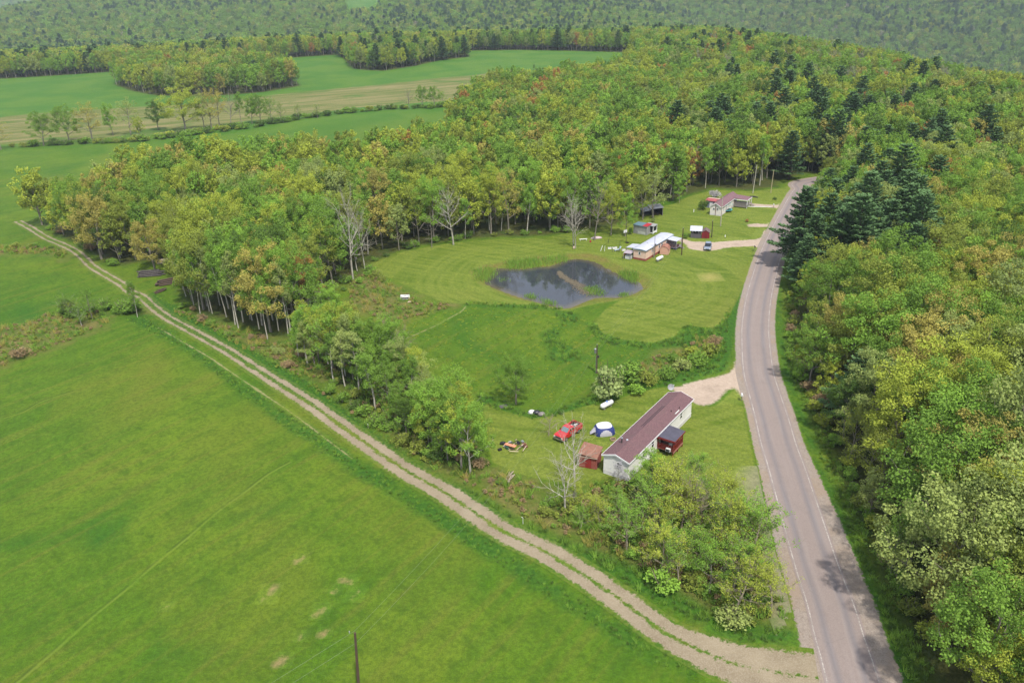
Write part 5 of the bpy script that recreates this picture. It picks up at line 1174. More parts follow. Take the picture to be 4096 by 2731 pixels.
# ================================================================ tent, tanks, clutter
def dome_tent(x, y, rz):
    t = empty('dome_tent', x, y, rz, 0, 'navy, grey and white dome tent pitched on the lawn by the red pickup', 'tent'); n = 80; m_ = 30; hx, hy, hz = 1.75, 1.45, 1.65
    V = []; 
    for j in range(m_+1):
        f = j/m_; z = hz*math.sin(f*math.pi/2); s = math.cos(f*math.pi/2)**.75
        for i in range(n):
            a = 2*math.pi*i/n; k = 1/(abs(math.cos(a))**3.2+abs(math.sin(a))**3.2)**(1/3.2); V.append((hx*s*k*math.cos(a), hy*s*k*math.sin(a), z))
    grp = {'white': [], 'navy': [], 'grey': []}
    for j in range(m_):
        for i in range(n):
            f = (j+.5)/m_; a = (2*math.pi*(i+.5)/n) % (math.pi/2); d = abs(a-math.pi/4)/(math.pi/4)    # 0 at a corner, 1 mid side
            key = 'white' if f > .56 else 'grey' if f < .44*math.sqrt(max(0, 1-((1-d)/.72)**2)) and d > .28 else 'navy'
            grp[key].append((j*n+i, j*n+(i+1) % n, (j+1)*n+(i+1) % n, (j+1)*n+i))
    for key, nm, c in (('white', 'roof_mesh', (236, 236, 240)), ('navy', 'fly_panel', (44, 58, 124)), ('grey', 'side_panel', (186, 184, 192))):
        mb = MB(); us = sorted({v for f_ in grp[key] for v in f_}); mp = {v: i for i, v in enumerate(us)}; mb.add([V[v] for v in us], [tuple(mp[v] for v in f_) for f_ in grp[key]]); mb.build(nm, mat('tent_'+key, c, .7, var=.04), t)
    MB().slab([(-1.6, -1.0, .9), (-2.5, -.6, .25), (-2.3, .2, .25), (-1.55, .3, .95)], .02).build('door_flap', mat('tent_grey', (186, 184, 192), .7), t)
    for s_ in (-1, 1): MB().tube([(s_*hx*.8, -hy*.8, .6), (s_*hx*1.5, -hy*1.4, 0)], .012, 4).build('guy_rope', mat('yellow_rope', (206, 206, 110), .8), t)
p = PX(2200+1700/7.84, 1660+560/7.84); dome_tent(p[0], p[1]+.3, math.radians(8))
def tank(x, y, rz, label, dome):
    t = empty('propane_tank', x, y, rz, None, label, 'propane tank'); m = mat('white_tank', (238, 238, 236), .35, var=.03)
    xs = [-1.45, -1.42, -1.3, -1.1, 1.1, 1.3, 1.42, 1.45]; rs = [.02, .2, .38, .46, .46, .38, .2, .02]; MB().tube([(a, 0, .72) for a in xs], rs, 18).build('vessel', m, t, smooth_=True)
    MB().tube([(0, 0, 1.12), (0, 0, 1.32), (0, 0, 1.36)], [.2, .18, .08], 12).build('valve_cover', dome, t)
    for xx in (-.8, .8): MB().box(xx-.08, xx+.08, -.3, .3, 0, .34).build('foot', mat('concrete', (160, 156, 150), .9), t)
a_, b_ = PX(2100+800/2.613, 1500+330/2.613, .7), PX(2100+910/2.613, 1500+275/2.613, .7); tank(*((a_+b_)/2), math.atan2(*(b_-a_)[::-1]), 'long white propane tank with blue cap beside the big willow bush', mat('blue_cap', (120, 150, 214), .4))
a_, b_ = PX(2390+1600/6.72, 920+790/6.72, .7), PX(2390+1740/6.72, 920+720/6.72, .7); tank(*((a_+b_)/2), math.atan2(*(b_-a_)[::-1]), 'white propane tank with yellow cap on the grass below the peach home', mat('yellow_cap', (226, 224, 150), .4))
# board and scrap pile
Z13 = (1980, 1720, 11.76)
def loose(name, label, cat, x, y, z, rz, sx, sy, sz, m, tilt=0, rest=None):
    mb = MB().box(-sx/2, sx/2, -sy/2, sy/2, 0, sz); mb.tr(Matrix.Rotation(tilt, 4, 'Y')); o = mb.build(name, m, None, loc=(x, y, z)); o.rotation_euler[2] = rz; return tag(o, label, cat)
def zp(a, b, z=0): return PX(1980+a/11.76, 1720+b/11.76, z)
t = empty('scrap_pile', *zp(800, 800), 0, 0, 'heap of broken boards and junk on the lawn', 'scrap pile'); r_ = random.Random(3); cx0 = zp(800, 800)
for k, (x1, y1, x2, y2, c) in enumerate([(360, 770, 740, 510, 'tan'), (620, 850, 1010, 590, 'tan'), (640, 930, 700, 880, 'tan'), (1010, 930, 1340, 690, 'tan'), (1240, 690, 1470, 600, 'tan'), (1310, 970, 1470, 740, 'tan'), (680, 985, 1100, 1010, 'tan'), (1040, 660, 1240, 730, 'red'), (740, 560, 1100, 660, 'dark'), (730, 870, 950, 960, 'red'), (480, 700, 860, 860, 'dark'), (930, 480, 1130, 540, 'dark'), (940, 470, 1020, 410, 'tan'), (1120, 860, 1350, 700, 'dark')]):
    z1 = r_.uniform(.1, .55); P1, P2 = zp(x1, y1, z1)-cx0, zp(x2, y2, z1)-cx0
    mm = {'tan': mat('board_tan', (206, 186, 160), .8), 'red': mat('maroon_wood', (104, 66, 74), .8), 'dark': mat('tarred_wood', (60, 58, 62), .9)}[c]
    MB().tube([(P1[0], P1[1], z1), (P2[0], P2[1], z1+r_.uniform(-.1, .2))], .07, 4).build('plank', mm, t)
for k in range(10):
    a_ = r_.uniform(-2.4, 2.4); b_ = r_.uniform(-1.1, 1.3); mb = MB().box(-.3, .3, -.2, .2, 0, .3); mb.tr(Matrix.Translation((a_, b_, 0)) @ Matrix.Rotation(r_.random()*3, 4, 'Z')); mb.build('junk', [mat('dark_inside', (40, 38, 40), .9), mat('rust', (120, 76, 56), .8), mat('galvanised', (190, 192, 194), .35, .7)][k % 3], t)
P4 = [zp(430, 665, .75), zp(515, 590, .75), zp(1030, 715, .75), zp(915, 805, .75)]; mb = MB().slab([(*q, .75) for q in (P4[0], P4[3], P4[2], P4[1])], .05); tag(mb.build('tabletop_board', mat('orange_board', (236, 150, 116), .6, var=.04)), 'flat salmon orange board lying on top of the scrap pile', 'board')
p = zp(385, 640); t = empty('tyre', p[0], p[1], 0, 0, 'black tyre at the left end of the scrap pile', 'tyre'); MB().tube([(0, 0, 0), (0, 0, .25)], .42, 18).build('tread', mat('rubber', (40, 38, 38), .9), t); MB().tube([(0, 0, .24), (0, 0, .26)], .2, 12).build('hub', mat('dark_grille', (70, 78, 80), .5), t)
p = zp(590, 880); tag(MB().tube([(0, 0, 0), (0, 0, .5)], [.25, .32], 12).build('plastic_bin', mat('green_bin', (70, 110, 96), .5), None, loc=(p[0], p[1], 0)), 'green plastic bin in front of the scrap pile', 'bin')
p = PX(2200+1975/7.84, 1660+775/7.84); t = empty('fire_ring', p[0], p[1], 0, 0, 'round rusty fire ring on the lawn beside the long roof', 'fire ring'); n_ = 18
mb = MB(); mb.add([(r*math.cos(2*math.pi*i/n_), r*math.sin(2*math.pi*i/n_), z) for r, z in ((.5, 0), (.5, .25), (.42, .25), (.42, 0)) for i in range(n_)], [(a*n_+i, a*n_+(i+1) % n_, (a+1)*n_+(i+1) % n_, (a+1)*n_+i) for a in range(3) for i in range(n_)]); mb.build('rim', mat('pale_rust', (176, 152, 116), .8), t)
MB().tube([(0, 0, 0), (0, 0, .05)], .4, 14).build('ash', mat('ash', (96, 84, 76), .95), t)
# bags by the bush
for k, (a, b, c, lb) in enumerate([((236, 236, 236), 2100+70/2.613, 1500+395/2.613, 'white and red rubbish bag beside the lone meadow tree'), ((46, 46, 56), 2100+120/2.613, 1500+400/2.613, 'black rubbish bag beside the lone meadow tree'), ((140, 132, 130), 2100+175/2.613, 1500+418/2.613, 'grey rubbish bag at the end of the bag row')]):
    p = PX(b, c); n_ = 10; mb = MB(); r_ = random.Random(k+9); V = [(0, 0, .62)]
    for j, (rr, zz) in enumerate(((.25, .55), (.5, .35), (.55, .15), (.45, 0))): V += [(rr*(1+r_.uniform(-.2, .2))*math.cos(2*math.pi*i/n_)*1.3, rr*(1+r_.uniform(-.2, .2))*math.sin(2*math.pi*i/n_), zz) for i in range(n_)]
    F = [(0, 1+i, 1+(i+1) % n_) for i in range(n_)]+[(1+j*n_+i, 1+(j+1)*n_+i, 1+(j+1)*n_+(i+1) % n_, 1+j*n_+(i+1) % n_) for j in range(3) for i in range(n_)]
    tag(mb.add(V, F).build('rubbish_bag', mat('bag%d' % k, a, .4), None, loc=(p[0], p[1], 0), smooth_=True), lb, 'bag', None)
p = PX(1000+1705/1.68, 1100+885/1.68); t = empty('pallet', p[0], p[1], .3, 0, 'small grey pallet at the weedy edge left of the lone tree', 'pallet')
for k in range(5): MB().box(-.7, .7, -.5+k*.22, -.36+k*.22, .1, .14).build('slat', gp, t)
MB().box(-.7, -.6, -.5, .5, 0, .1).box(.6, .7, -.5, .5, 0, .1).build('bearer', gp, t)
# truck cap by the left lawn edge
p = PX(1400+398/1.809, 900+530/1.809); t = empty('truck_cap', p[0], p[1], .1, 0, 'white pickup truck cap lying in the weeds left of the pond lawn', 'truck cap')
MB().prism([(-1.2, 0), (1.3, 0), (1.1, .55), (-1.0, .7)], -.8, .8, 'y').build('shell', mat('white_tank', (238, 238, 236), .35), t, bevel=.05); MB().box(-.9, .9, -.82, -.8, .2, .5).build('side_window', glass(), t); MB().tube([(-1.1, -.75, .8), (1.0, -.7, .85)], .04, 5).tube([(-1.1, .6, .85), (1.0, .6, .8)], .04, 5).build('rack_bar', mat('maroon_wood', (104, 66, 74), .8), t)
p = PX(1400+435/1.809, 900+556/1.809); tag(MB().slab([(-.6, -.3, .08), (.6, -.3, .1), (.5, .4, .08), (-.5, .3, .1)], .05).build('plywood_sheet', mat('board_tan', (206, 186, 160), .8), None, loc=(p[0], p[1], 0)), 'small tan plywood piece in the weeds near the truck cap', 'board')
# mailboxes
def mailbox(x, y, rz, label, c):
    t = empty('mailbox', x, y, rz, None, label, 'mailbox'); MB().box(-.05, .05, -.05, .05, 0, 1.1).build('post', mat('grey_wood', (140, 132, 122), .9), t)
    prof = [(-.13, 1.1), (.13, 1.1), (.13, 1.26)]+[(.13*math.cos(a), 1.26+.13*math.sin(a)) for a in np.linspace(0, math.pi, 7)[1:-1]]+[(-.13, 1.26)]
    MB().prism([(a*1.3, b) for a, b in prof], -.38, .38, 'x').build('box', mat('mailbox_%d' % c[0], c, .4), t); MB().box(.2, .3, .17, .19, 1.2, 1.45).build('flag', mat('red_sheet', (186, 44, 56), .5), t)
for a, b, o, s_, lb, c in [(2262, 256, (2100, 1500), 2.613, 'white mailbox on a post at the roadside beside the maroon roofed home', (226, 226, 226)), (1817, 880, (2400, 700), 2.94, 'dark mailbox where the long gravel drive meets the road', (50, 50, 52)), (2040, 380, (2400, 700), 2.94, 'white mailbox at the end of the uppermost short drive', (228, 228, 228))]:
    p = PX(o[0]+a/s_, o[1]+(b+14)/s_); mailbox(p[0], p[1], 1.4, lb, c)
p = PX(2000+155/1.68, 1800+495/1.68); t = empty('marker_post', p[0], p[1], 0, 0, 'thin white curved marker post beside the gravel track', 'post'); MB().tube([(0, 0, 0), (0, 0, 1.0), (-.1, 0, 1.15), (-.2, 0, 1.1)], .035, 6).build('pipe', mat('white_plastic', (228, 228, 226), .4), t)
p = PX(1000+795/1.68, 1100+1030/1.68); t = empty('marker_stake', p[0], p[1], 0, 0, 'short pale stake at the weedy edge of the farm track', 'post'); MB().box(-.04, .04, -.04, .04, 0, .8).build('stake', mat('board_tan', (206, 186, 160), .8), t); MB().box(-.1, .1, -.05, -.04, .6, .9).build('plate', mat('white_plastic', (228, 228, 226), .4), t)
# little things near the pond and garden
def gp4(a, b, z=0): return PX(2250+a/10.226, 930+b/10.226, z)
p = gp4(460, 680); t = empty('garden_statue', p[0], p[1], 0, 0, 'small black and cream goose statue on the lawn above the pond', 'statue')
MB().tube([(0, 0, 0), (0, 0, .3), (.05, 0, .8), (0, 0, .95)], [.25, .28, .2, .08], 10).build('body', mat('cream_trim', (212, 190, 170), .6), t, smooth_=True); MB().tube([(0, 0, .85), (-.03, 0, 1.25), (-.08, 0, 1.45)], [.12, .16, .08], 8).build('head', mat('black_pipe', (34, 32, 34), .6), t, smooth_=True)
fc = empty('wire_fence', *gp4(1850, 600), 0, 0, 'sagging wire garden fence with two white posts left of the peach home', 'fence'); f0 = gp4(1850, 600); pts = []
for a, b, zt, lean in [(1560, 760, 1.3, (.6, .8)), (1718, 765, 1.5, (.1, 0)), (2040, 800, 1.2, (0, 0)), (2330, 800, 1.2, (0, 0)), (1880, 430, 1.2, (0, 0)), (2350, 520, 1.2, (0, 0))]:
    q = gp4(a, b)-f0; pts.append((q[0], q[1])); MB().tube([(q[0], q[1], 0), (q[0]+lean[0], q[1]+lean[1], zt)], .06, 6).build('post', mat('white_tank', (238, 238, 236), .35) if a < 1800 else mat('steel', (120, 118, 116), .35, .8), fc)
for i, j in ((0, 1), (1, 2), (2, 3), (3, 5), (5, 4), (4, 0)):
    for z_ in (.3, .7, 1.1): MB().tube([(*pts[i], z_), (*pts[j], z_)], .012, 4).build('wire', mat('steel', (120, 118, 116), .35, .8), fc)
def lounge(a, b, rz, lb):
    p = PX(2390+a/6.72, 920+b/6.72); t = empty('lounge_chair', p[0], p[1], rz, 0, lb, 'lounge chair'); m = mat('pale_blue_plastic', (196, 214, 228), .4)
    MB().box(-.9, .5, -.33, .33, .38, .43).build('seat', m, t); mb = MB().box(0, .9, -.33, .33, 0, .05); mb.tr(Matrix.Translation((.45, 0, .4)) @ Matrix.Rotation(-.9, 4, 'Y')); mb.build('backrest', m, t)
    for xx in (-.8, .4):
        for s_ in (-.28, .28): MB().box(xx-.03, xx+.03, s_-.03, s_+.03, 0, .38).build('leg', m, t)
lounge(540, 560, .3, 'pale blue lounge chair in the garden left of the peach home'); 
for k, (a, b, c, lb) in enumerate([(325, 505, (236, 236, 240), 'white wooden crate in the fenced garden, left one'), (455, 500, (236, 236, 240), 'long white planter box in the fenced garden'), (700, 555, (220, 222, 226), 'white slatted box between garden and lean-to')]):
    p = PX(2390+a/6.72, 920+b/6.72); t = empty('planter_box', p[0], p[1], .2*k, 0, lb, 'planter'); L_ = .9 if k != 1 else 1.4
    MB().box(-L_/2, L_/2, -.25, -.2, 0, .4).box(-L_/2, L_/2, .2, .25, 0, .4).box(-L_/2, -L_/2+.05, -.2, .2, 0, .4).box(L_/2-.05, L_/2, -.2, .2, 0, .4).build('box', trim(), t); MB().box(-L_/2+.05, L_/2-.05, -.2, .2, .05, .34).build('soil', mat('soil', (78, 64, 50), .95), t)
p = PX(2390+770/6.72, 920+335/6.72); t = empty('basketball_hoop', p[0], p[1], yB+1.2, 0, 'black basketball hoop with white backboard behind the peach home', 'basketball hoop')
MB().tube([(0, 0, 0), (0, 0, 2.6), (.4, 0, 3.0)], .06, 8).build('pole', mat('black_pipe', (34, 32, 34), .6), t); MB().box(.42, .47, -.6, .6, 2.7, 3.5).build('backboard', mat('white_tank', (238, 238, 236), .35), t); MB().box(-.9, .1, -.4, .4, 0, .15).build('base', mat('black_pipe', (34, 32, 34), .6), t)
MB().tube([(.7+.22*math.cos(a), .22*math.sin(a), 2.85) for a in np.linspace(0, 6.28, 13)], .015, 4).build('rim', mat('red_sheet', (186, 44, 56), .5), t)
for k, (a, b, lb) in enumerate([(850, 330, 'low white bench under the pale trunks at the wood edge'), (1390, 240, 'pale pink overturned boat hull under the trees')]):
    p = gp4(a, b); t = empty('garden_bench' if k == 0 else 'overturned_boat', p[0], p[1], .1, 0, lb, 'bench' if k == 0 else 'boat')
    if k == 0:
        MB().box(-1.1, 1.1, -.2, .2, .42, .48).build('seat', trim(), t)
        for xx in (-.9, .9): MB().box(xx-.05, xx+.05, -.18, .18, 0, .42).build('leg', trim(), t)
    else:
        n_ = 9; V = []; 
        for i in range(n_):
            f = i/(n_-1)*2-1; w_ = .55*(1-abs(f)**2.5)+.03; h_ = .5*(1-abs(f)**3)+.1
            V += [(f*1.7, -w_, .05), (f*1.7, -w_*.7, h_*.8), (f*1.7, 0, h_), (f*1.7, w_*.7, h_*.8), (f*1.7, w_, .05)]
        MB().add(V, [(i*5+j, i*5+j+1, (i+1)*5+j+1, (i+1)*5+j) for i in range(n_-1) for j in range(4)]).build('hull', mat('pale_pink_hull', (206, 184, 188), .5), t, smooth_=True); MB().tube([(-1.7, 0, .1), (0, 0, .63), (1.7, 0, .1)], .03, 5).build('keel', mat('grey_wood', (140, 132, 122), .9), t)
p = gp4(1140, 400); tag(MB().tube([(0, 0, 0), (0, 0, .5), (0, 0, .55)], [.22, .25, .1], 10).build('fuel_can', mat('red_sheet', (186, 44, 56), .5), None, loc=(p[0], p[1], 0)), 'red can on the grass beside the tree trunks', 'can')
p = at(1075, 680, Z11[:2], 6.19); t = empty('trampoline', p[0]-.1, p[1]+1.2, 0, 0, 'round teal trampoline with safety poles beside the white home', 'trampoline'); teal = mat('teal_pad', (84, 196, 196), .5); n_ = 20; R1 = 1.55
mb = MB(); mb.add([(r*math.cos(2*math.pi*i/n_), r*math.sin(2*math.pi*i/n_), z) for r, z in ((R1, .6), (R1, .68), (R1-.3, .68), (R1-.3, .6)) for i in range(n_)], [(a*n_+i, a*n_+(i+1) % n_, ((a+1) % 4)*n_+(i+1) % n_, ((a+1) % 4)*n_+i) for a in range(4) for i in range(n_)]); mb.build('pad', teal, t)
MB().tube([(0, 0, .62), (0, 0, .64)], R1-.3, 20).build('jumping_mat', mat('black_mesh', (36, 38, 42), .7), t)
for i in range(6): a = i*math.pi/3; MB().tube([(R1*math.cos(a), R1*math.sin(a), 0), (R1*math.cos(a), R1*math.sin(a), 2.3)], .035, 6).build('pole', mat('black_pipe', (34, 32, 34), .6), t)
MB().tube([(R1*math.cos(a), R1*math.sin(a), 2.3) for a in np.linspace(0, 6.283, 19)], .03, 5).build('top_ring', teal, t)
p = at(215, 675, Z11[:2], 6.19); t = empty('marker_post', p[0], p[1], 0, 0, 'short white post on the lawn left of the white home', 'post'); MB().box(-.08, .08, -.08, .08, 0, .9).build('pipe', trim(), t)
p = at(1470, 745, (2400, 700), 2.94); t = empty('yard_sign', p[0], p[1], 0, 0, 'small black and white lawn ornament above the long drive', 'ornament'); MB().box(-.05, .05, -.05, .05, 0, .9).build('post', mat('black_pipe', (34, 32, 34), .6), t); MB().box(-.12, .12, -.06, -.05, .4, 1.0).build('plate', trim(), t)
for k in range(2):
    a, b = at(1540, 545, Z11[:2], 6.19), at(2140, 552, Z11[:2], 6.19)
a, b = at(1540, 545, Z11[:2], 6.19), at(2140, 556, Z11[:2], 6.19); t = tag(MB().tube([(*a, .12), (*((a+b)/2), .12), (*b, .12)], .12, 8).build('drain_pipe', mat('white_skirting', (236, 232, 230), .6), None), 'long white drain pipe lying on the grass beside the uppermost drive', 'pipe')
p = at(1700, 310, Z11[:2], 6.19); t = empty('fire_log', p[0], p[1], -.5, 0, 'dark charred log lying on the grass above the uppermost drive', 'log'); MB().tube([(-1.3, 0, .2), (0, .2, .3), (1.4, 0, .15)], [.22, .2, .14], 8).build('stem', mat('tarred_wood', (60, 58, 62), .9), t)

# ================================================================ poles and wires
def upole(base, h, label, bark='pole_wood', arm=None, trafo=False, col=(92, 74, 60), r=.15, guard=False, lean=0.0):
    t = empty('utility_pole', base[0], base[1], 0, 0, label, 'utility pole'); m = mat('pole_%d' % col[0], col, .9, var=.2, stretch=(4, 4, .5))
    MB().tube([(0, 0, 0), (lean*h*.5, 0, h*.5), (lean*h, 0, h)], [r, r*.85, r*.7], 9).build('shaft', m, t)
    MB().tube([(0, 0, h), (0, 0, h+.25)], .05, 6).build('insulator', mat('porcelain', (176, 178, 180), .3), t)
    if trafo: MB().tube([(-.32, 0, h-1.7), (-.32, 0, h-1.6), (-.32, 0, h-.75), (-.32, 0, h-.65)], [.15, .22, .22, .1], 12).build('transformer', mat('galvanised', (190, 192, 194), .35, .7), t); MB().box(-.3, 0, -.04, .04, h-1.3, h-1.2).build('bracket', mat('steel', (120, 118, 116), .35, .8), t)
    if guard: MB().tube([(-.17, -.06, 0), (-.17, -.06, h*.62)], .06, 6).build('conduit', mat('galvanised', (190, 192, 194), .35, .7), t); MB().box(.12, .42, -.1, .1, h*.55, h*.63).build('meter_box', mat('dark_metal', (60, 50, 54), .5), t)
    if arm: MB().box(-arm, arm, -.05, .05, h-.7, h-.58).build('crossarm', m, t)
    return (base[0]+lean*h, base[1], h)
def h_for(base, vtop):
    lo, hi = .1, 40
    for _ in range(40):
        md = (lo+hi)/2; v = proj([[base[0], base[1], md]])[1][0]
        if v*K > vtop: lo = md
        else: hi = md
    return (lo+hi)/2
bp = PX(1438, 2790); wA = upole(bp, h_for(bp, 2530), 'dark wooden utility pole rising from the near field at the bottom edge', r=.17, lean=.06)
bp = PX(2387, 1492); wB = upole(bp, h_for(bp, 1380), 'wooden utility pole with grey transformer behind the big willow bush', trafo=True, guard=True)
bp = PX(2400+960/2.94, 700+940/2.94); wC = upole(bp, h_for(bp, 700+625/2.94), 'dark wooden utility pole between the peach home and its drive', col=(84, 62, 52))
bp = PX(2400+1312/2.94, 700+736/2.94); wD = upole(bp, h_for(bp, 700+540/2.94), 'dark wooden utility pole beside the small dark red shed', col=(80, 70, 62))
bp = PX(2400+1417/2.94, 700+602/2.94); wE = upole(bp, h_for(bp, 700+262/2.94), 'tall pale utility pole standing in front of the white home', col=(190, 182, 166))
bp = PX(2400+1365/2.94, 700+468/2.94); wF = upole(bp, h_for(bp, 700+288/2.94), 'short brown service pole at the gable of the white home', col=(146, 116, 96), r=.1)
bp = PX(2400+637/2.94, 700+972/2.94); wG = upole(bp, h_for(bp, 700+715/2.94), 'thin grey service pole with meter at the wall of the peach home', col=(140, 136, 134), guard=True, r=.09)
bp = PX(2400+1797/2.94, 700+215/2.94); wH = upole(bp, h_for(bp, 660), 'pale leaning utility pole behind the white home, left of the pair', col=(196, 190, 172), lean=.05)
bp = PX(2400+2008/2.94, 700+210/2.94); wI = upole(bp, h_for(bp, 682), 'pale utility pole behind the white home near the road', col=(186, 172, 136), lean=.03)
def wire(a, b, sag, label):
    a = Vector(a); b = Vector(b); pts = [(a+(b-a)*f)-Vector((0, 0, 4*sag*f*(1-f))) for f in np.linspace(0, 1, 17)]
    tag(MB().tube(pts, .011, 4).build('power_line', mat('aluminium_wire', (128, 140, 112), .5), None), label, 'power line', 'power lines')
a0 = Vector(wA); off = Vector((-60, -50, -1.0))
wire(a0+Vector((0, 0, .25)), Vector(wB)+Vector((0, 0, .25)), 2.2, 'upper power line from the near field pole to the transformer pole')
wire(a0-Vector((0, 0, 1.3)), Vector(wB)-Vector((0, 0, 1.2)), 2.6, 'lower power line from the near field pole to the transformer pole')
wire(a0+Vector((0, 0, .25)), a0+off, .8, 'upper power line leaving the near field pole to the lower left'); wire(a0-Vector((0, 0, 1.3)), a0+off-Vector((0, 0, 1.4)), .8, 'lower power line leaving the near field pole to the lower left')
wire(Vector(wB)+Vector((0, 0, .25)), Vector(wC), 1.8, 'upper power line from the transformer pole to the peach home'); wire(Vector(wB)-Vector((0, 0, 1.2)), Vector(wC)-Vector((0, 0, 1.2)), 2.0, 'lower power line from the transformer pole to the peach home')
wire(wC, wG, .5, 'service wire from the drive pole to the peach home'); wire(wC, wD, .8, 'power line between the two dark poles above the drive'); wire(wD, wE, .6, 'power line from the shed pole to the tall pale pole'); wire(wE, wH, 1.2, 'power line from the tall pale pole to the leaning pole'); wire(wH, wI, .6, 'power line between the pair of pale poles')

# ================================================================ single trees and shrubs that the photo shows one by one
PH = dict(broad=16, light=15, aspen=14, sparse=11, pine=19, bare=13, dead=13, bush=2.6)
def T(b, top, key, leaf, bark, label, name='broadleaf_tree', cat='tree', group=None, sx=1.0, z0=0):
    """b: foot in the 2352-wide view, top: height of its tip in that view"""
    g_ = D(*b); h = h_for(g_, top*K); s = h/PH[key.rstrip('0123456789')]
    return put_tree(name, key, leaf, bark, g_[0], g_[1], s, (b[0]*1.7) % 6.28, label, cat, group, sx, None)
GH = 'hedgerow trees between the upper fields'
hed = [(2, 345, 280, 'light0', 'golden', 1.3), (102, 335, 265, 'broad0', 'mid_green', 1.2), (162, 328, 248, 'broad1', 'mid_green', 1.0), (215, 326, 240, 'light1', 'golden', 1.2), (260, 312, 245, 'broad2', 'fresh_green', .8), (302, 310, 230, 'light2', 'pale_green', 1.1), (322, 320, 275, 'broad4', 'yellow_green', .9),
       (365, 300, 235, 'broad6', 'dark_green', 1.1), (425, 303, 207, 'broad3', 'yellow_green', 1.25), (470, 298, 214, 'light0', 'pale_green', .9), (487, 295, 210, 'light2', 'golden', .9), (504, 293, 208, 'light1', 'golden', .9), (532, 292, 222, 'bare0', 'pale_green', .9), (556, 288, 222, 'aspen0', 'mid_green', 1.1),
       (580, 285, 225, 'broad2', 'mid_green', 1.0), (600, 283, 222, 'broad4', 'mid_green', 1.0), (623, 280, 228, 'light1', 'mid_green', 1.1), (646, 278, 240, 'light0', 'pale_green', .9), (686, 276, 244, 'light2', 'pale_green', .9), (730, 272, 250, 'sparse0', 'pale_green', 1), (940, 250, 214, 'bare1', 'dead', 1.1), (970, 248, 204, 'broad0', 'mid_green', .9), (998, 246, 206, 'broad5', 'mid_green', 1.0), (1019, 245, 216, 'light1', 'fresh_green', 1.0), (1226, 162, 150, 'broad2', 'dark_green', .9)]
for n_, (x, y, tp, key, lf, sx) in enumerate(hed):
    nm = {'bare': 'leafless_tree', 'aspe': 'aspen_tree'}.get(key[:4], 'broadleaf_tree')
    T((x, y), tp-(7 if n_ < 24 else 0), key, lf, 'grey', '%s %s tree, %s from the left in the hedgerow between fields' % ('small' if y-tp < 50 else 'tall' if y-tp > 78 else 'medium', {'mid_green': 'mid-green', 'golden': 'golden tan', 'fresh_green': 'fresh green', 'pale_green': 'pale green', 'yellow_green': 'yellow-green', 'dark_green': 'dark green', 'dead': 'bare grey'}[lf], (ORD+['seventeenth', 'eighteenth', 'nineteenth', 'twentieth', 'twenty-first', 'twenty-second', 'twenty-third', 'twenty-fourth', 'lone'])[n_]) if n_ < 24 else 'tiny dark green tree standing alone in the uppermost green field', nm, 'tree', GH if n_ < 24 else None, sx)
def z6(a, b): return ((1000+a/1.68)/K, (1100+b/1.68)/K)
def z1(a, b): return ((a/1.68)/K, (650+b/1.68)/K)
def z7(a, b): return ((2000+a/1.68)/K, (1800+b/1.68)/K)
GR = 'trees of the tree row right of the farm track'
row = [(390, 600, 225, 'aspen0', 'fresh_green', 'pale', 1.2), (330, 560, 250, 'aspen1', 'fresh_green', 'pale', 1.1), (470, 590, 215, 'light0', 'yellow_green', 'grey', 1.0), (560, 640, 185, 'light1', 'fresh_green', 'grey', 1.1), (640, 620, 165, 'broad4', 'yellow_green', 'grey', .95), (700, 640, 260, 'light2', 'fresh_green', 'grey', 1),
       (560, 720, 400, 'aspen2', 'mid_green', 'pale', 1.3), (640, 745, 400, 'aspen3', 'pale_green', 'pale', 1.3), (730, 765, 385, 'aspen0', 'pale_green', 'pale', 1.3), (800, 760, 440, 'light1', 'fresh_green', 'grey', 1.0), (845, 900, 520, 'aspen1', 'mid_green', 'pale', 1.4), (900, 700, 415, 'broad2', 'mid_green', 'grey', .9),
       (960, 580, 285, 'bare0', 'dead', 'twig', 1), (1040, 590, 350, 'bare1', 'dead', 'twig', 1), (1000, 780, 500, 'broad0', 'mid_green', 'grey', 1.0), (1090, 800, 545, 'broad5', 'fresh_green', 'grey', 1.0), (950, 900, 590, 'light0', 'mid_green', 'grey', 1.0), (1240, 930, 680, 'broad1', 'mid_green', 'grey', 1.0), (1330, 960, 690, 'broad4', 'fresh_green', 'grey', .9), (1130, 1010, 740, 'broad6', 'mid_green', 'grey', 1.0),
       (1380, 1000, 760, 'light2', 'yellow_green', 'grey', 1.0), (1210, 1160, 820, 'broad3', 'yellow_green', 'grey', .85), (1290, 1205, 850, 'broad2', 'mid_green', 'grey', .9), (1475, 1330, 830, 'broad4', 'fresh_green', 'pale', .85), (1420, 1180, 760, 'light1', 'mid_green', 'grey', 1.1), (1050, 1060, 830, 'broad2', 'dark_green', 'grey', 1.0)]
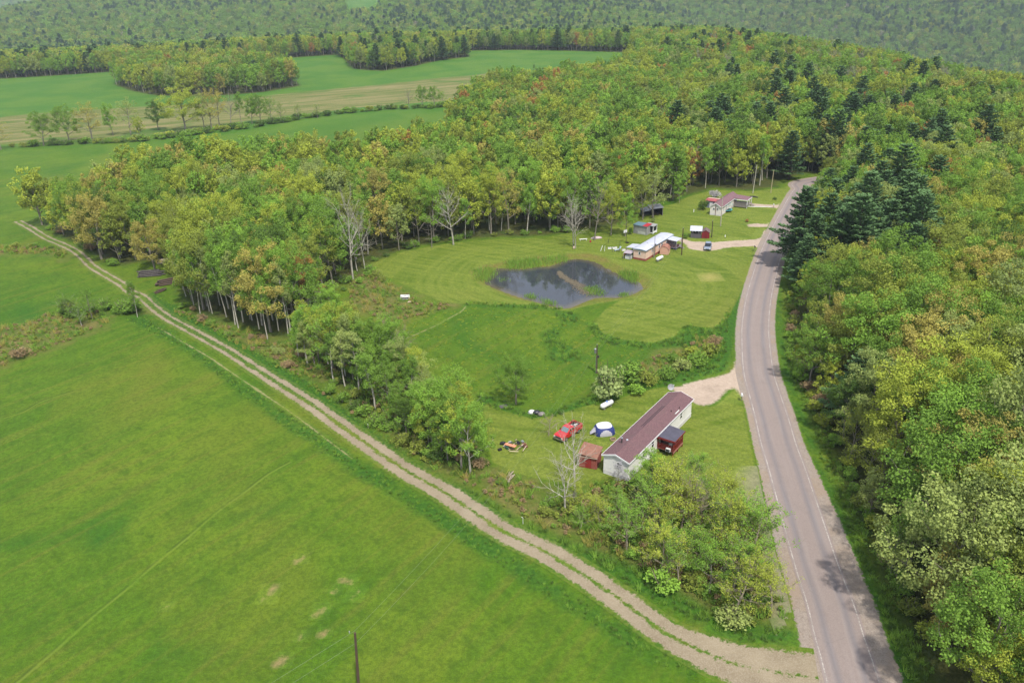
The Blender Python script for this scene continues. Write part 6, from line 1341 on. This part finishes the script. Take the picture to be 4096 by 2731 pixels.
for n_, (a, b, tp, key, lf, bk, sx) in enumerate(row):
    P0 = z6(a, b); w_ = {'fresh_green': 'fresh green', 'mid_green': 'mid-green', 'yellow_green': 'yellow-green', 'pale_green': 'pale green', 'dark_green': 'dark green', 'dead': 'leafless grey'}[lf]
    end = 'upper end' if b < 700 else 'middle' if b < 950 else 'lower end'
    side = 'nearest the track' if a < 600+.55*b else 'towards the meadow'
    T(P0, z6(a, tp)[1], key, lf, bk, '%s %s tree number %s in the tree row, %s, %s' % ('pale trunked' if bk == 'pale' else 'grey trunked', w_, ['one', 'two', 'three', 'four', 'five', 'six', 'seven', 'eight', 'nine', 'ten', 'eleven', 'twelve', 'thirteen', 'fourteen', 'fifteen', 'sixteen', 'seventeen', 'eighteen', 'nineteen', 'twenty', 'twenty-one', 'twenty-two', 'twenty-three', 'twenty-four', 'twenty-five', 'twenty-six'][n_], end, side) if False else
      ('%s %s tree, %s from left in the %s of the tree row' % ('pale trunked' if bk == 'pale' else 'grey trunked', w_, (ORD+['seventeenth', 'eighteenth'])[sum(1 for q in row if (q[1] < 700, q[1] < 950) == (b < 700, b < 950) and (q[0], q[1]) < (a, b))], end)), {'bare': 'leafless_tree', 'aspe': 'aspen_tree'}.get(key[:4], 'broadleaf_tree'), 'tree', GR, sx)
T(z6(1790, 865), z6(0, 525)[1], 'broad1', 'mid_green', 'grey', 'lone mid-green tree standing in the meadow below the S-shaped weeds', sx=.92)
T(z7(1000, 290), z7(0, 10)[1], 'broad0', 'fresh_green', 'grey', 'full fresh green tree in front of the maroon roofed home', sx=1.1)
T(z7(790, 235), z7(0, 70)[1], 'light0', 'white', 'grey', 'white blossoming small tree at the end wall of the maroon roofed home', 'blossom_tree', 'tree', None, .9)
T((1323, 1136), 978, 'bare0', 'dead', 'pale', 'tallest bare tree left of the red shed, right hand trunk', 'leafless_tree', 'bare tree', None, .95)
T((1298, 1180), 1052, 'bare1', 'dead', 'pale', 'bare tree with pale trunk in front of the tallest bare tree', 'leafless_tree', 'bare tree', None, 1.0)
T((1262, 1000), 955, 'bare1', 'dead', 'twig', 'low dry leafless bush left of the red pickup', 'bare_bush', 'bush', None, 1.6)
AL = 'pale trunked aspens at the wood edge above the farm track'
asp = [(1350, 1015, 590), (1425, 1015, 560), (1405, 1000, 540), (1520, 1040, 600), (1580, 1090, 560), (1605, 1112, 620), (1640, 1072, 520), (1740, 1120, 690), (1797, 1200, 780), (1765, 1095, 640), (1870, 1130, 650), (1935, 1150, 680), (1950, 1130, 600), (1975, 1085, 560), (2003, 1105, 690), (2085, 960, 640), (2130, 1050, 720), (2165, 960, 600), (1690, 1060, 560), (1830, 1060, 560), (1300, 960, 560), (1480, 960, 520), (1250, 900, 560)]
for n_, (a, b, tp) in enumerate(sorted(asp)):
    T(z1(a, b), z1(0, tp)[1], 'aspen%d' % (n_ % 4), 'fresh_green' if n_ % 4 else 'pale_green', 'pale', 'slender white trunked aspen, %s from the left at the wood edge above the brush' % (ORD+['seventeenth', 'eighteenth', 'nineteenth', 'twentieth', 'twenty-first', 'twenty-second', 'twenty-third'])[n_], 'aspen_tree', 'tree', AL, .8)
T(z1(1045, 735), z1(0, 385)[1], 'broad1', 'golden', 'grey', 'golden tan tree standing in the log clearing', sx=1.0)
T(z1(690, 605), z1(0, 420)[1], 'light0', 'yellow_green', 'pale', 'leaning pale trunked tree at the woods tip beside the track', sx=1.1)
T(z1(815, 622), z1(0, 400)[1], 'light1', 'golden', 'grey', 'thin golden tree at the wood edge left of the clearing', sx=1.1)
T(z1(928, 1040), z1(0, 790)[1], 'aspen2', 'mid_green', 'pale', 'single thin tree with pale trunk at the left side of the farm track', 'aspen_tree', 'tree', None, 1.0)
T(z1(620, 1050), z1(0, 830)[1], 'light2', 'mid_green', 'grey', 'loose mid-green tree in the brush left of the farm track', sx=1.1)
T(z1(550, 1095), z1(0, 960)[1], 'sparse0', 'mid_green', 'pale', 'small white stemmed sapling in the brush left of the farm track', sx=1.3)
T(z1(480, 1040), z1(0, 890)[1], 'sparse1', 'mid_green', 'grey', 'leftmost thin sapling in the brush left of the farm track', sx=1.6)
T((1040, 562), 432, 'bare0', 'dead', 'pale', 'big spreading bare tree at the wood edge behind the pond lawn', 'leafless_tree', 'bare tree', None, 1.0)
T((992, 568), 482, 'dead0', 'dead', 'grey', 'dead grey conifer snag left of the big spreading bare tree', 'dead_conifer', 'tree', None, .9)
T((812, 640), 450, 'bare1', 'dead', 'pale', 'tall bare tree at the left corner of the pond lawn', 'leafless_tree', 'bare tree', None, .7)
T((838, 618), 480, 'bare2', 'dead', 'pale', 'slim bare tree right of the tall bare one at the lawn corner', 'leafless_tree', 'bare tree', None, .7)
T((1316, 568), 450, 'bare1', 'dead', 'pale', 'bare multi trunked tree standing on the lawn above the pond', 'leafless_tree', 'bare tree', None, .8)
T((1322, 570), 470, 'bare2', 'dead', 'pale', 'bare leaning tree sharing the clump on the lawn above the pond', 'leafless_tree', 'bare tree', None, .8)
T((1366, 552), 420, 'bare0', 'dead', 'grey', 'dark bare tree between lawn clump and metal shed', 'leafless_tree', 'bare tree', None, .8)
T((1437, 543), 445, 'broad2', 'fresh_green', 'grey', 'fresh green small tree left of the metal shed', sx=.85)
T((1405, 540), 415, 'broad4', 'yellow_green', 'grey', 'yellow-green tree with grey trunk behind the wire garden fence', sx=.85)
T((1560, 466), 403, 'broad2', 'fresh_green', 'grey', 'small fresh green tree between the lean-to and the white home', sx=.9)
T((1500, 500), 380, 'light1', 'pale_green', 'grey', 'pale cream green tree above the open lean-to', sx=1.2)
T((1475, 505), 400, 'light0', 'olive', 'grey', 'olive thin tree left of the open lean-to', sx=1.1)
T((1614, 482), 448, 'bush1', 'dark_green', 'dark', 'small dark shrub with bare stem on the lawn left of the white home', 'shrub', 'shrub', None, .7)
T((1642, 455), 427, 'bush1', 'white', 'dark', 'white lilac bush in bloom behind the white home', 'lilac_bush', 'shrub', None, .95)
T((1779, 459), 450, 'bush0', 'dark_green', 'dark', 'round dark green shrub on the lawn by the upper road', 'shrub', 'shrub', None, 1.2)
T((1716, 510), 500, 'bush2', 'rust', 'dark', 'round rust red shrub on the lawn by the road', 'shrub', 'shrub', None, 1.1)
T((1573, 548), 528, 'bush2', 'mid_green', 'dark', 'green shrub against the porch of the peach home', 'shrub', 'shrub', None, .9)
T((1448, 560-22), 515, 'bush2', 'mid_green', 'dark', 'thin shrub in front of the metal shed', 'shrub', 'shrub', None, .6)
T((1500, 510), 497, 'bush1', 'pale_green', 'dark', 'pale shrub at the left end of the open lean-to', 'shrub', 'shrub', None, .9)
T((1394, 912), 812, 'bush0', 'silver', 'dark', 'big round silvery willow bush beside the transformer pole', 'willow_bush', 'bush', None, .95)
T((1490, 882), 838, 'bush1', 'olive', 'dark', 'dark round bush right of the big silvery willow', 'shrub', 'bush', None, 1.0)
T((1450, 875), 820, 'bush2', 'mid_green', 'dark', 'thicket bush behind the big silvery willow', 'shrub', 'bush', None, 1.4)
for n_, (x, y, tp, key, lf, w_) in enumerate([(1462, 905, 872, 'bush2', 'fresh_green', 'fresh green'), (1530, 868, 835, 'bush1', 'mid_green', 'mid-green'), (1565, 850, 815, 'bush0', 'pale_green', 'pale green'), (1600, 838, 800, 'bush1', 'mid_green', 'wide mid-green'), (1590, 815, 788, 'bush2', 'yellow_green', 'yellow-green'), (1632, 815, 778, 'bush0', 'olive', 'olive'), (1640, 790, 765, 'bush1', 'dead', 'dry brown'), (1545, 830, 805, 'bush2', 'mid_green', 'small mid-green')]):
    T((x, y), tp, key, lf, 'dark', '%s bush in the ditch thicket between willow and road, %s from left' % (w_, ORD[[2, 1, 3, 5, 4, 6, 7, 0][n_] if False else n_]) if False else '%s bush in the ditch thicket between the big willow and the road' % w_, 'shrub', 'bush', 'bushes of the ditch thicket', 1.3)
for x_, y_, tp_, key_, lf_, sx_, lb_ in [(1893, 462, 388, 'broad0', 'fresh_green', 1.0, 'fresh green tree hiding the far end of the road'), (1878, 482, 408, 'broad2', 'mid_green', 1.0, 'mid-green tree leaning over the far road from the right'), (1930, 448, 366, 'broad5', 'mid_green', 1.1, 'full mid-green tree beyond the far end of the road'), (1905, 425, 360, 'broad1', 'olive', 1.0, 'olive tree where the road vanishes into the woods'), (2150, 1440, 1110, 'broad1', 'pale_green', 1.0, 'big pale green oak-like tree leaning over the verge in the lower right corner'), (2290, 1440, 1040, 'broad3', 'pale_green', .95, 'very large pale green tree at the right frame edge, lower corner'), (2230, 1660, 1330, 'broad0', 'mid_green', .9, 'bright mid-green tree at the bottom right frame corner'), (2190, 1250, 960, 'broad5', 'golden', .95, 'large golden tan tree behind the pale oak-like tree'), (2330, 1220, 820, 'broad1', 'pale_green', .9, 'round pale olive tree at the right frame edge, mid height')]:
    T((x_, y_), tp_, key_, lf_, 'grey', lb_, sx=sx_)
pines = [(1812, 612, 436), (1835, 560, 442), (1868, 628, 452), (1905, 610, 465), (1838, 640, 500), (1935, 640, 480), (1880, 575, 420), (1960, 600, 455), (1990, 560, 400), (1930, 560, 430), (2010, 640, 500)]
for n_, (x, y, tp) in enumerate(sorted(pines)):
    T((x+20, y), tp-14, 'pine%d' % (n_ % 3), 'pine', 'dark', 'big dark pine, %s from left in the roadside pine group' % ORD[n_], 'pine_tree', 'pine tree', 'roadside pine group opposite the pond', 1.0)

# -------- shrubs along the margins and the thicket in the road fork
rs = random.Random(21)
def in1(p, poly): return bool(inpoly(np.array([p]), poly)[0])
def fill(poly, step, jit=.45):
    lo, hi = poly.min(0), poly.max(0); out = []
    y = lo[1]
    while y < hi[1]:
        x = lo[0]
        while x < hi[0]:
            p = (x+rs.uniform(-jit, jit)*step, y+rs.uniform(-jit, jit)*step)
            if in1(p, poly): out.append(p)
            x += step
        y += step
    return out
CW = dict(yellow_green='yellow-green', fresh_green='fresh green', mid_green='mid-green', olive='olive', pale_green='pale green', dead='dry brown', golden='tan', rust='rusty', dark_green='dark green')
ZT = []
for p in fill(corner_poly, 2.7):
    if float(segdist(np.array([p]), ROADW)[0]) < 6.8: continue
    u, v, d = [float(q[0]) for q in proj([[p[0], p[1], 0]])]; a = rs.random(); h_ = rs.uniform(5.5, 10)
    if u < 1520 and v < 1225: h_ *= .55
    if u < 1440 and v < 1145: continue
    if a < .56: ZT.append((p, 'sparse%d' % rs.randrange(3), rs.choice(['yellow_green', 'yellow_green', 'fresh_green', 'fresh_green']), 'twig', h_/11, 'thin leaved sapling', 'sapling', 'tree', 1.25))
    elif a < .61: ZT.append((p, 'light%d' % rs.randrange(3), rs.choice(['yellow_green', 'fresh_green', 'fresh_green', 'mid_green']), 'grey', h_*.85/15, 'small leafy tree', 'small_tree', 'tree', 1.2))
    elif a < .73: ZT.append((p, 'bare%d' % rs.randrange(3), 'dead', 'twig', h_*1.05/13, 'leafless pale tree', 'leafless_tree', 'bare tree', 1.1))
    else: ZT.append((p, 'bush%d' % rs.randrange(3), rs.choice(['olive', 'mid_green', 'dead', 'yellow_green', 'fresh_green', 'olive']), 'twig', rs.uniform(.7, 1.3), 'low bush', 'shrub', 'bush', 1.2))
NT = len(ZT)
for p in fill(row_poly, 4.3):
    a = rs.random(); h_ = rs.uniform(8, 12.5)
    key, bk = ('aspen%d' % rs.randrange(4), 'pale') if a < .4 else ('light%d' % rs.randrange(3), 'grey') if a < .6 else ('broad%d' % rs.choice([2, 4, 6]), 'grey')
    lf = rs.choice(['fresh_green', 'mid_green', 'mid_green', 'fresh_green', 'yellow_green', 'pale_green']); u, v, d = [float(q[0]) for q in proj([[p[0], p[1], 0]])]
    put_tree('aspen_tree' if bk == 'pale' else 'broadleaf_tree', key, lf, bk, p[0], p[1], h_/PH[key[:-1]], rs.random()*6.28, '%s %s tree inside the tree row, %s' % (CW[lf], 'white trunked' if bk == 'pale' else 'leafy', 'upper end' if v < 830 else 'middle' if v < 930 else 'lower end'), 'tree', 'inner trees of the tree row, %s, %s, %s' % (CW[lf], bk, 'upper' if v < 830 else 'middle' if v < 930 else 'lower'), 1.0, None)
ZT.append((tuple(PX(2000+1080/1.68, 1800+930/1.68)), 'bush0', 'fresh_green', 'twig', 1.5, 'bright round bush', 'shrub', 'bush', 1.2))
ZT.append((tuple(PX(2000+1560/1.68, 1800+1160/1.68)), 'bush1', 'pale_green', 'twig', 1.0, 'pale flowering bush', 'shrub', 'bush', 1.6))
def vpos(u, v): return ('left' if u < 1420 else 'middle' if u < 1600 else 'right')+' '+('upper' if v < 1240 else 'central' if v < 1330 else 'lower')
for n_, (p, key, lf, bk, s, lk, nm, ct, sx) in enumerate(ZT):
    u, v, d = [float(q[0]) for q in proj([[p[0], p[1], 0]])]
    lb = '%s %s in the %s part of the fork thicket' % (CW[lf] if lf != 'dead' or 'bush' in key else 'grey', lk, vpos(u, v))
    put_tree(nm, key, lf, bk, p[0], p[1], s, rs.random()*6.28, lb, ct, '%s, %s, fork thicket' % (lk+' '+CW[lf], vpos(u, v)), sx, None)
def margin(line, step, spread, leaves, s0, s1, where, n_lab, sx=1.2):
    L = np.concatenate([[0], np.cumsum(np.linalg.norm(np.diff(line, axis=0), axis=1))]); k = int(L[-1]/step)
    for i in range(k):
        s = (i+rs.random())*L[-1]/k; p = [np.interp(s, L, line[:, j])+rs.uniform(-spread, spread) for j in range(2)]
        u, v, d = [float(q[0]) for q in proj([[p[0], p[1], 0]])]
        if not (-30 < u < 2380 and -20 < v < 1600) or float(segdist(np.array([p]), track)[0]) < 3.6 or float(segdist(np.array([p]), ROADW)[0]) < 6.5: continue
        lf = rs.choice(leaves); sec = ['near the far end', 'along the first half', 'near the middle', 'along the second half', 'near the near end'][min(4, int(5*i/k))]
        put_tree('shrub', 'bush%d' % rs.randrange(3), lf, 'twig', p[0], p[1], rs.uniform(s0, s1), rs.random()*6.28, '%s shrub %s %s' % (CW[lf], where, sec), 'shrub', 'shrubs %s, %s, %s' % (where, CW[lf], sec), sx, None)
G_ = ['olive', 'mid_green', 'mid_green', 'dead', 'fresh_green', 'dark_green']
margin(DL([(85, 512), (120, 537), (191, 567), (235, 600), (262, 625)]), 3.5, 1.5, G_, .6, 1.2, 'under the woods tip', 0)
margin(DL([(424, 700), (480, 745), (560, 785), (640, 800), (700, 850)]), 3.0, 3.0, ['olive', 'dead', 'mid_green', 'pale_green', 'dead'], .45, 1.0, 'on the brushy slope under the aspens', 0)
margin(DL([(730, 880), (800, 925), (900, 1010), (960, 1050), (1040, 1095)]), 2.6, 2.2, G_, .6, 1.3, 'along the track side of the tree row', 0)
margin(DL([(1110, 1070), (1160, 1110), (1230, 1150), (1280, 1190)]), 3.0, 2.0, ['olive', 'dead', 'mid_green', 'golden'], .4, .9, 'between tree row and fork thicket', 0)
margin(DL([(30, 338), (200, 330), (330, 325), (450, 308), (590, 292), (700, 272), (800, 260), (900, 252), (1040, 246)]), 2.7, 2.5, ['mid_green', 'dark_green', 'dark_green', 'olive', 'mid_green'], .9, 1.9, 'in the hedgerow between fields', 0, 1.5)
margin(DL([(340, 318), (430, 312), (500, 300)]), 5, 1.5, ['yellow_green', 'fresh_green'], 1.3, 1.8, 'at the front foot of the hedgerow', 0, 1.7)
margin(DL(road_right[2:16])+np.array([2.6, 0]), 2.6, 1.0, ['olive', 'mid_green', 'fresh_green', 'dead', 'yellow_green'], .6, 1.25, 'along the right road verge', 0)
margin(DL([(850, 603), (930, 572), (1040, 550), (1150, 542), (1250, 537), (1320, 528)]), 4.5, 1.2, ['mid_green', 'fresh_green', 'olive', 'dark_green'], .5, 1.2, 'at the wood edge behind the pond', 0)
margin(DL([(770, 690), (800, 660), (840, 625), (880, 655)]), 3.5, 3.0, ['mid_green', 'dead', 'olive', 'fresh_green'], .6, 1.2, 'in the weeds left of the pond lawn', 0)
margin(ZL([(420, 1020), (520, 1000), (620, 1040), (700, 1000), (800, 1000), (900, 980), (980, 985)], *Z1), 2.4, 2.2, ['mid_green', 'olive', 'fresh_green', 'mid_green'], .9, 1.9, 'in the brush left of the farm track', 0)
margin(ZL([(0, 1330), (90, 1310), (180, 1300)], *Z1), 3.0, 1.5, ['dead', 'olive'], 1.0, 1.5, 'at the left edge of the near field', 0)
margin(ZL([(0, 570), (80, 575), (190, 580), (290, 560), (400, 600), (480, 650)], *Z1), 5.0, 1.0, ['mid_green', 'olive', 'dark_green'], .6, 1.1, 'on the field strip left of the farm track', 0)
for n_, (a, b) in enumerate([(1560, 680), (1530, 705)]): pass

# -------- log piles in the clearing
def logpile(x, y, rz, n, L, r, m, label, nm='log_pile'):
    t = empty(nm, x, y, rz, None, label, 'log pile'); k = 0; row_ = 0; per = max(2, int(n**.5*1.5))
    while k < n and per > 0:
        for i in range(per):
            if k >= n: break
            yy = (i-(per-1)/2)*2*r*1.02; zz = r+row_*r*1.72; j = rs.uniform(-.7, .7); q_ = rs.uniform(-.35, .35); MB().tube([(-L/2+j, yy-q_, zz), (0, yy+rs.uniform(-.05, .05), zz+.02), (L/2*rs.uniform(.6, 1.05)+j, yy+q_, zz+rs.uniform(0, .15))], [r*rs.uniform(.7, 1.1), r*.95, r*.7], 7).build('log', m, t); k += 1
        per -= 1; row_ += 1
bk_ = mat('bark_brown', (120, 104, 90), .9, var=.25); Z14 = (550, 1000, 6.72)
p = PX(550+850/6.72, 1000+900/6.72); logpile(p[0], p[1], .5, 16, 5.5, .22, bk_, 'larger stack of cut logs in the clearing beside the aspens')
p = PX(550+850/6.72, 1000+330/6.72); logpile(p[0], p[1], .2, 12, 5.0, .2, mat('bark_pale2', (168, 154, 134), .9, var=.2), 'pale upper stack of logs deeper in the clearing')
p = PX(550+390/6.72, 1000+690/6.72); logpile(p[0], p[1], .15, 14, 6.0, .22, mat('dark_logs', (96, 90, 88), .9, var=.3), 'dark pile of weathered logs nearest the farm track')
p = PX(550+640/6.72, 1000+1120/6.72); logpile(p[0], p[1], .9, 6, 3.0, .14, mat('bark_brown', (120, 104, 90), .9), 'small heap of brown branches at the track edge of the clearing', 'branch_heap')
p = PX(1000+1750/1.68, 1100+1360/1.68); logpile(p[0], p[1], 1.2, 7, 2.2, .12, mat('bark_pale2', (168, 154, 134), .9, var=.2), 'grey heap of dead brush left of the bare trees', 'branch_heap')

# -------- low plants nobody could count
lib2 = bpy.data.collections.new('low_plants')
def tuft(seed, n=26, h=.55, r_=.35):
    r = npr(seed); a = r.random(n)*6.28; rr = r_*r.random(n)**.5; b = np.c_[rr*np.cos(a), rr*np.sin(a), np.zeros(n)]; d = r.normal(size=(n, 3))*.35; d[:, 2] = 1; L = h*(.6+.6*r.random(n))
    s = np.c_[-np.sin(a*3), np.cos(a*3), np.zeros(n)]*.035; t = b+d*L[:, None]
    return np.zeros((0, 3)), np.zeros((0, 4), int), np.stack([b-s, b+s, t+s*.3, t-s*.3], 1).reshape(-1, 3), r.random(n)
def low(gen, leaf, col, k):
    tv, tf, q, tone = gen; F = np.arange(len(q)).reshape(-1, 4); me = mesh_np('low%d' % k, q, F4=F, mats=(leaf_mat(leaf),), tone=tone); o = bpy.data.objects.new('p%02d' % k, me); col.objects.link(o)
LP = [(tuft(1), 'mid_green'), (tuft(2), 'dark_green'), (tuft(3, 30, .8, .4), 'fresh_green'), (tuft(4, 24, .9, .35), 'golden'), (bush(5, .7, .5, 22, 6, .16), 'olive'), (bush(6, .8, .5, 22, 6, .16), 'mid_green'), (bush(7, .8, .55, 20, 6, .16), 'dead'), (tuft(8, 40, .3, .5), 'yellow_green'), (tuft(9, 34, .35, .5), 'mid_green')]
for k, (g_, lf) in enumerate(LP): low(g_, lf, lib2, k)
def scatter_in(poly, dens, r):
    lo, hi = poly.min(0), poly.max(0); n = int((hi-lo).prod()*dens); P = lo+(hi-lo)*r.random((n, 2)); return P[inpoly(P, poly)]
r_ = npr(77); PP = []; II = []; SS = []
def sow(poly, dens, ids, s0, s1):
    P = scatter_in(poly, dens, r_)
    if len(P) == 0: return
    ok = (segdist(P, track) > 2.6) & (segdist(P, ROADW) > 5.6); P = P[ok]
    PP.append(P); II.append(r_.choice(ids, len(P))); SS.append(s0+(s1-s0)*r_.random(len(P)))
for k, pl in enumerate(lush_polys): sow(pl, 1.5, [0, 1, 2, 1], *((.3, .6) if k in (5, 6) else (.5, 1.0)))
for k, pl in enumerate(rough_polys): sow(pl, .8, [0, 3, 4, 5, 6, 4, 2], .6, 1.25)
sow(corner_poly, 1.6, [0, 4, 5, 6, 2, 4], .7, 1.6); sow(row_poly, 1.2, [4, 5, 2, 1, 6], .7, 1.5)
meadow = DL([(950, 700), (1060, 705), (1250, 712), (1360, 740), (1440, 800), (1600, 800), (1440, 860), (1380, 910), (1250, 940), (1110, 900), (1000, 850), (900, 740)])
sow(meadow, .8, [8, 8, 7], .35, .7)
band = np.vstack([offset(ROADW, -8.5)[::4], offset(ROADW, -5.4)[::-4]]); band2 = np.vstack([offset(ROADW, -5.0)[::4], offset(ROADW, -8.6)[::-4]])
sow(band2, 1.4, [1, 2, 0, 5], .5, 1.0)
PP = np.concatenate(PP); II = np.concatenate(II); SS = np.concatenate(SS); v3 = proj(np.c_[PP, np.zeros(len(PP))]); ok = (v3[0] > -40) & (v3[0] < 2400) & (v3[1] < 1640); PP, II, SS = PP[ok], II[ok], SS[ok]
instancer('undergrowth', PP, ground_z(PP[:, 0], PP[:, 1]), II, SS, r_.random(len(PP))*6.28, lib2, 'weeds, tall grass tussocks and low brush along ditches and margins')
# reeds
Q = []; T_ = []; areas = [([(895, 330), (1045, 300), (1055, 350), (990, 405), (915, 395)], 700, 1.0), ([(1130, 270), (1350, 245), (1380, 285), (1280, 305), (1140, 308)], 900, 1.15), ([(1380, 245), (1560, 218), (1580, 245), (1490, 275), (1400, 285)], 600, .9), ([(1950, 330), (2060, 345), (2082, 385), (2060, 415), (2000, 380), (1955, 350)], 600, 1.15),
    ([(1690, 445), (1780, 432), (1830, 470), (1822, 498), (1740, 490)], 600, .6), ([(1270, 495), (1320, 490), (1345, 520), (1290, 522)], 120, .9), ([(1385, 530), (1450, 535), (1485, 570), (1420, 560)], 240, .9), ([(1955, 490), (2010, 482), (2008, 500), (1965, 505)], 160, .6), ([(1090, 375), (1125, 370), (1125, 395), (1100, 395)], 40, .6)]
for pts, n, h_ in areas:
    pl_ = ZL(pts, *Z3); P = scatter_in(pl_, n/max(1, (pl_.max(0)-pl_.min(0)).prod())*1.6, r_); z = np.maximum(ground_z(P[:, 0], P[:, 1]), -.55); n = len(P); P = P+r_.normal(size=P.shape)*.55; z = np.maximum(ground_z(P[:, 0], P[:, 1]), -.55); b = np.c_[P, z]; a = r_.random(n)*6.28; d = np.c_[r_.normal(size=(n, 2))*.22, np.ones(n)]; L = h_*(.55+.6*r_.random(n)); s = np.c_[np.cos(a), np.sin(a), np.zeros(n)]*.05
    t = b+d*L[:, None]; Q.append(np.stack([b-s, b+s, t+s*.2, t-s*.2], 1).reshape(-1, 3)); T_.append(r_.random(n))
Q = np.concatenate(Q); me = mesh_np('cattail_reeds', Q, F4=np.arange(len(Q)).reshape(-1, 4), mats=(leaf_mat('fresh_green'),), tone=np.concatenate(T_)); o = bpy.data.objects.new('cattail_reeds', me); link(o); tag(o, 'tall green cattail reeds in clumps round the pond edge', None, None, 'stuff')
# floating weed bar in the pond
line = smooth(ZL([(1515, 325), (1530, 350), (1580, 385), (1640, 415), (1690, 455), (1740, 480)], *Z3)); n = 2200; s = r_.integers(0, len(line), n); wd = np.linspace(.5, 2.2, len(line))[s]
P = line[s]+r_.normal(size=(n, 2))*wd[:, None]*.45; a = r_.random(n)*6.28; e = .16; z = -.495+.05*r_.random(n)
Q = np.stack([np.c_[P+np.c_[np.cos(a+k*1.57), np.sin(a+k*1.57)]*e*(.5+r_.random(n))[:, None], z] for k in range(4)], 1).reshape(-1, 3); me = mesh_np('pond_weed', Q, F4=np.arange(len(Q)).reshape(-1, 4), mats=(mat('pond_weed', (108, 98, 78), .8),)); o = bpy.data.objects.new('pond_weed', me); link(o); tag(o, 'pale brown floating weed bar across the pond', None, None, 'stuff')

# ================================================================ air
hz = MB().box(-7200, 7200, -900, 7600, -280, 400)
hm, hn = nt_new('haze'); vp = hn.nodes.new('ShaderNodeVolumePrincipled'); ho = hn.nodes.new('ShaderNodeOutputMaterial')
vp.inputs['Color'].default_value = (.74, .87, 1.0, 1); vp.inputs['Density'].default_value = .00008; hn.links.new(vp.outputs[0], ho.inputs['Volume'])
tag(hz.build('haze', hm), 'thin blue spring haze over the valley', None, None, 'stuff')
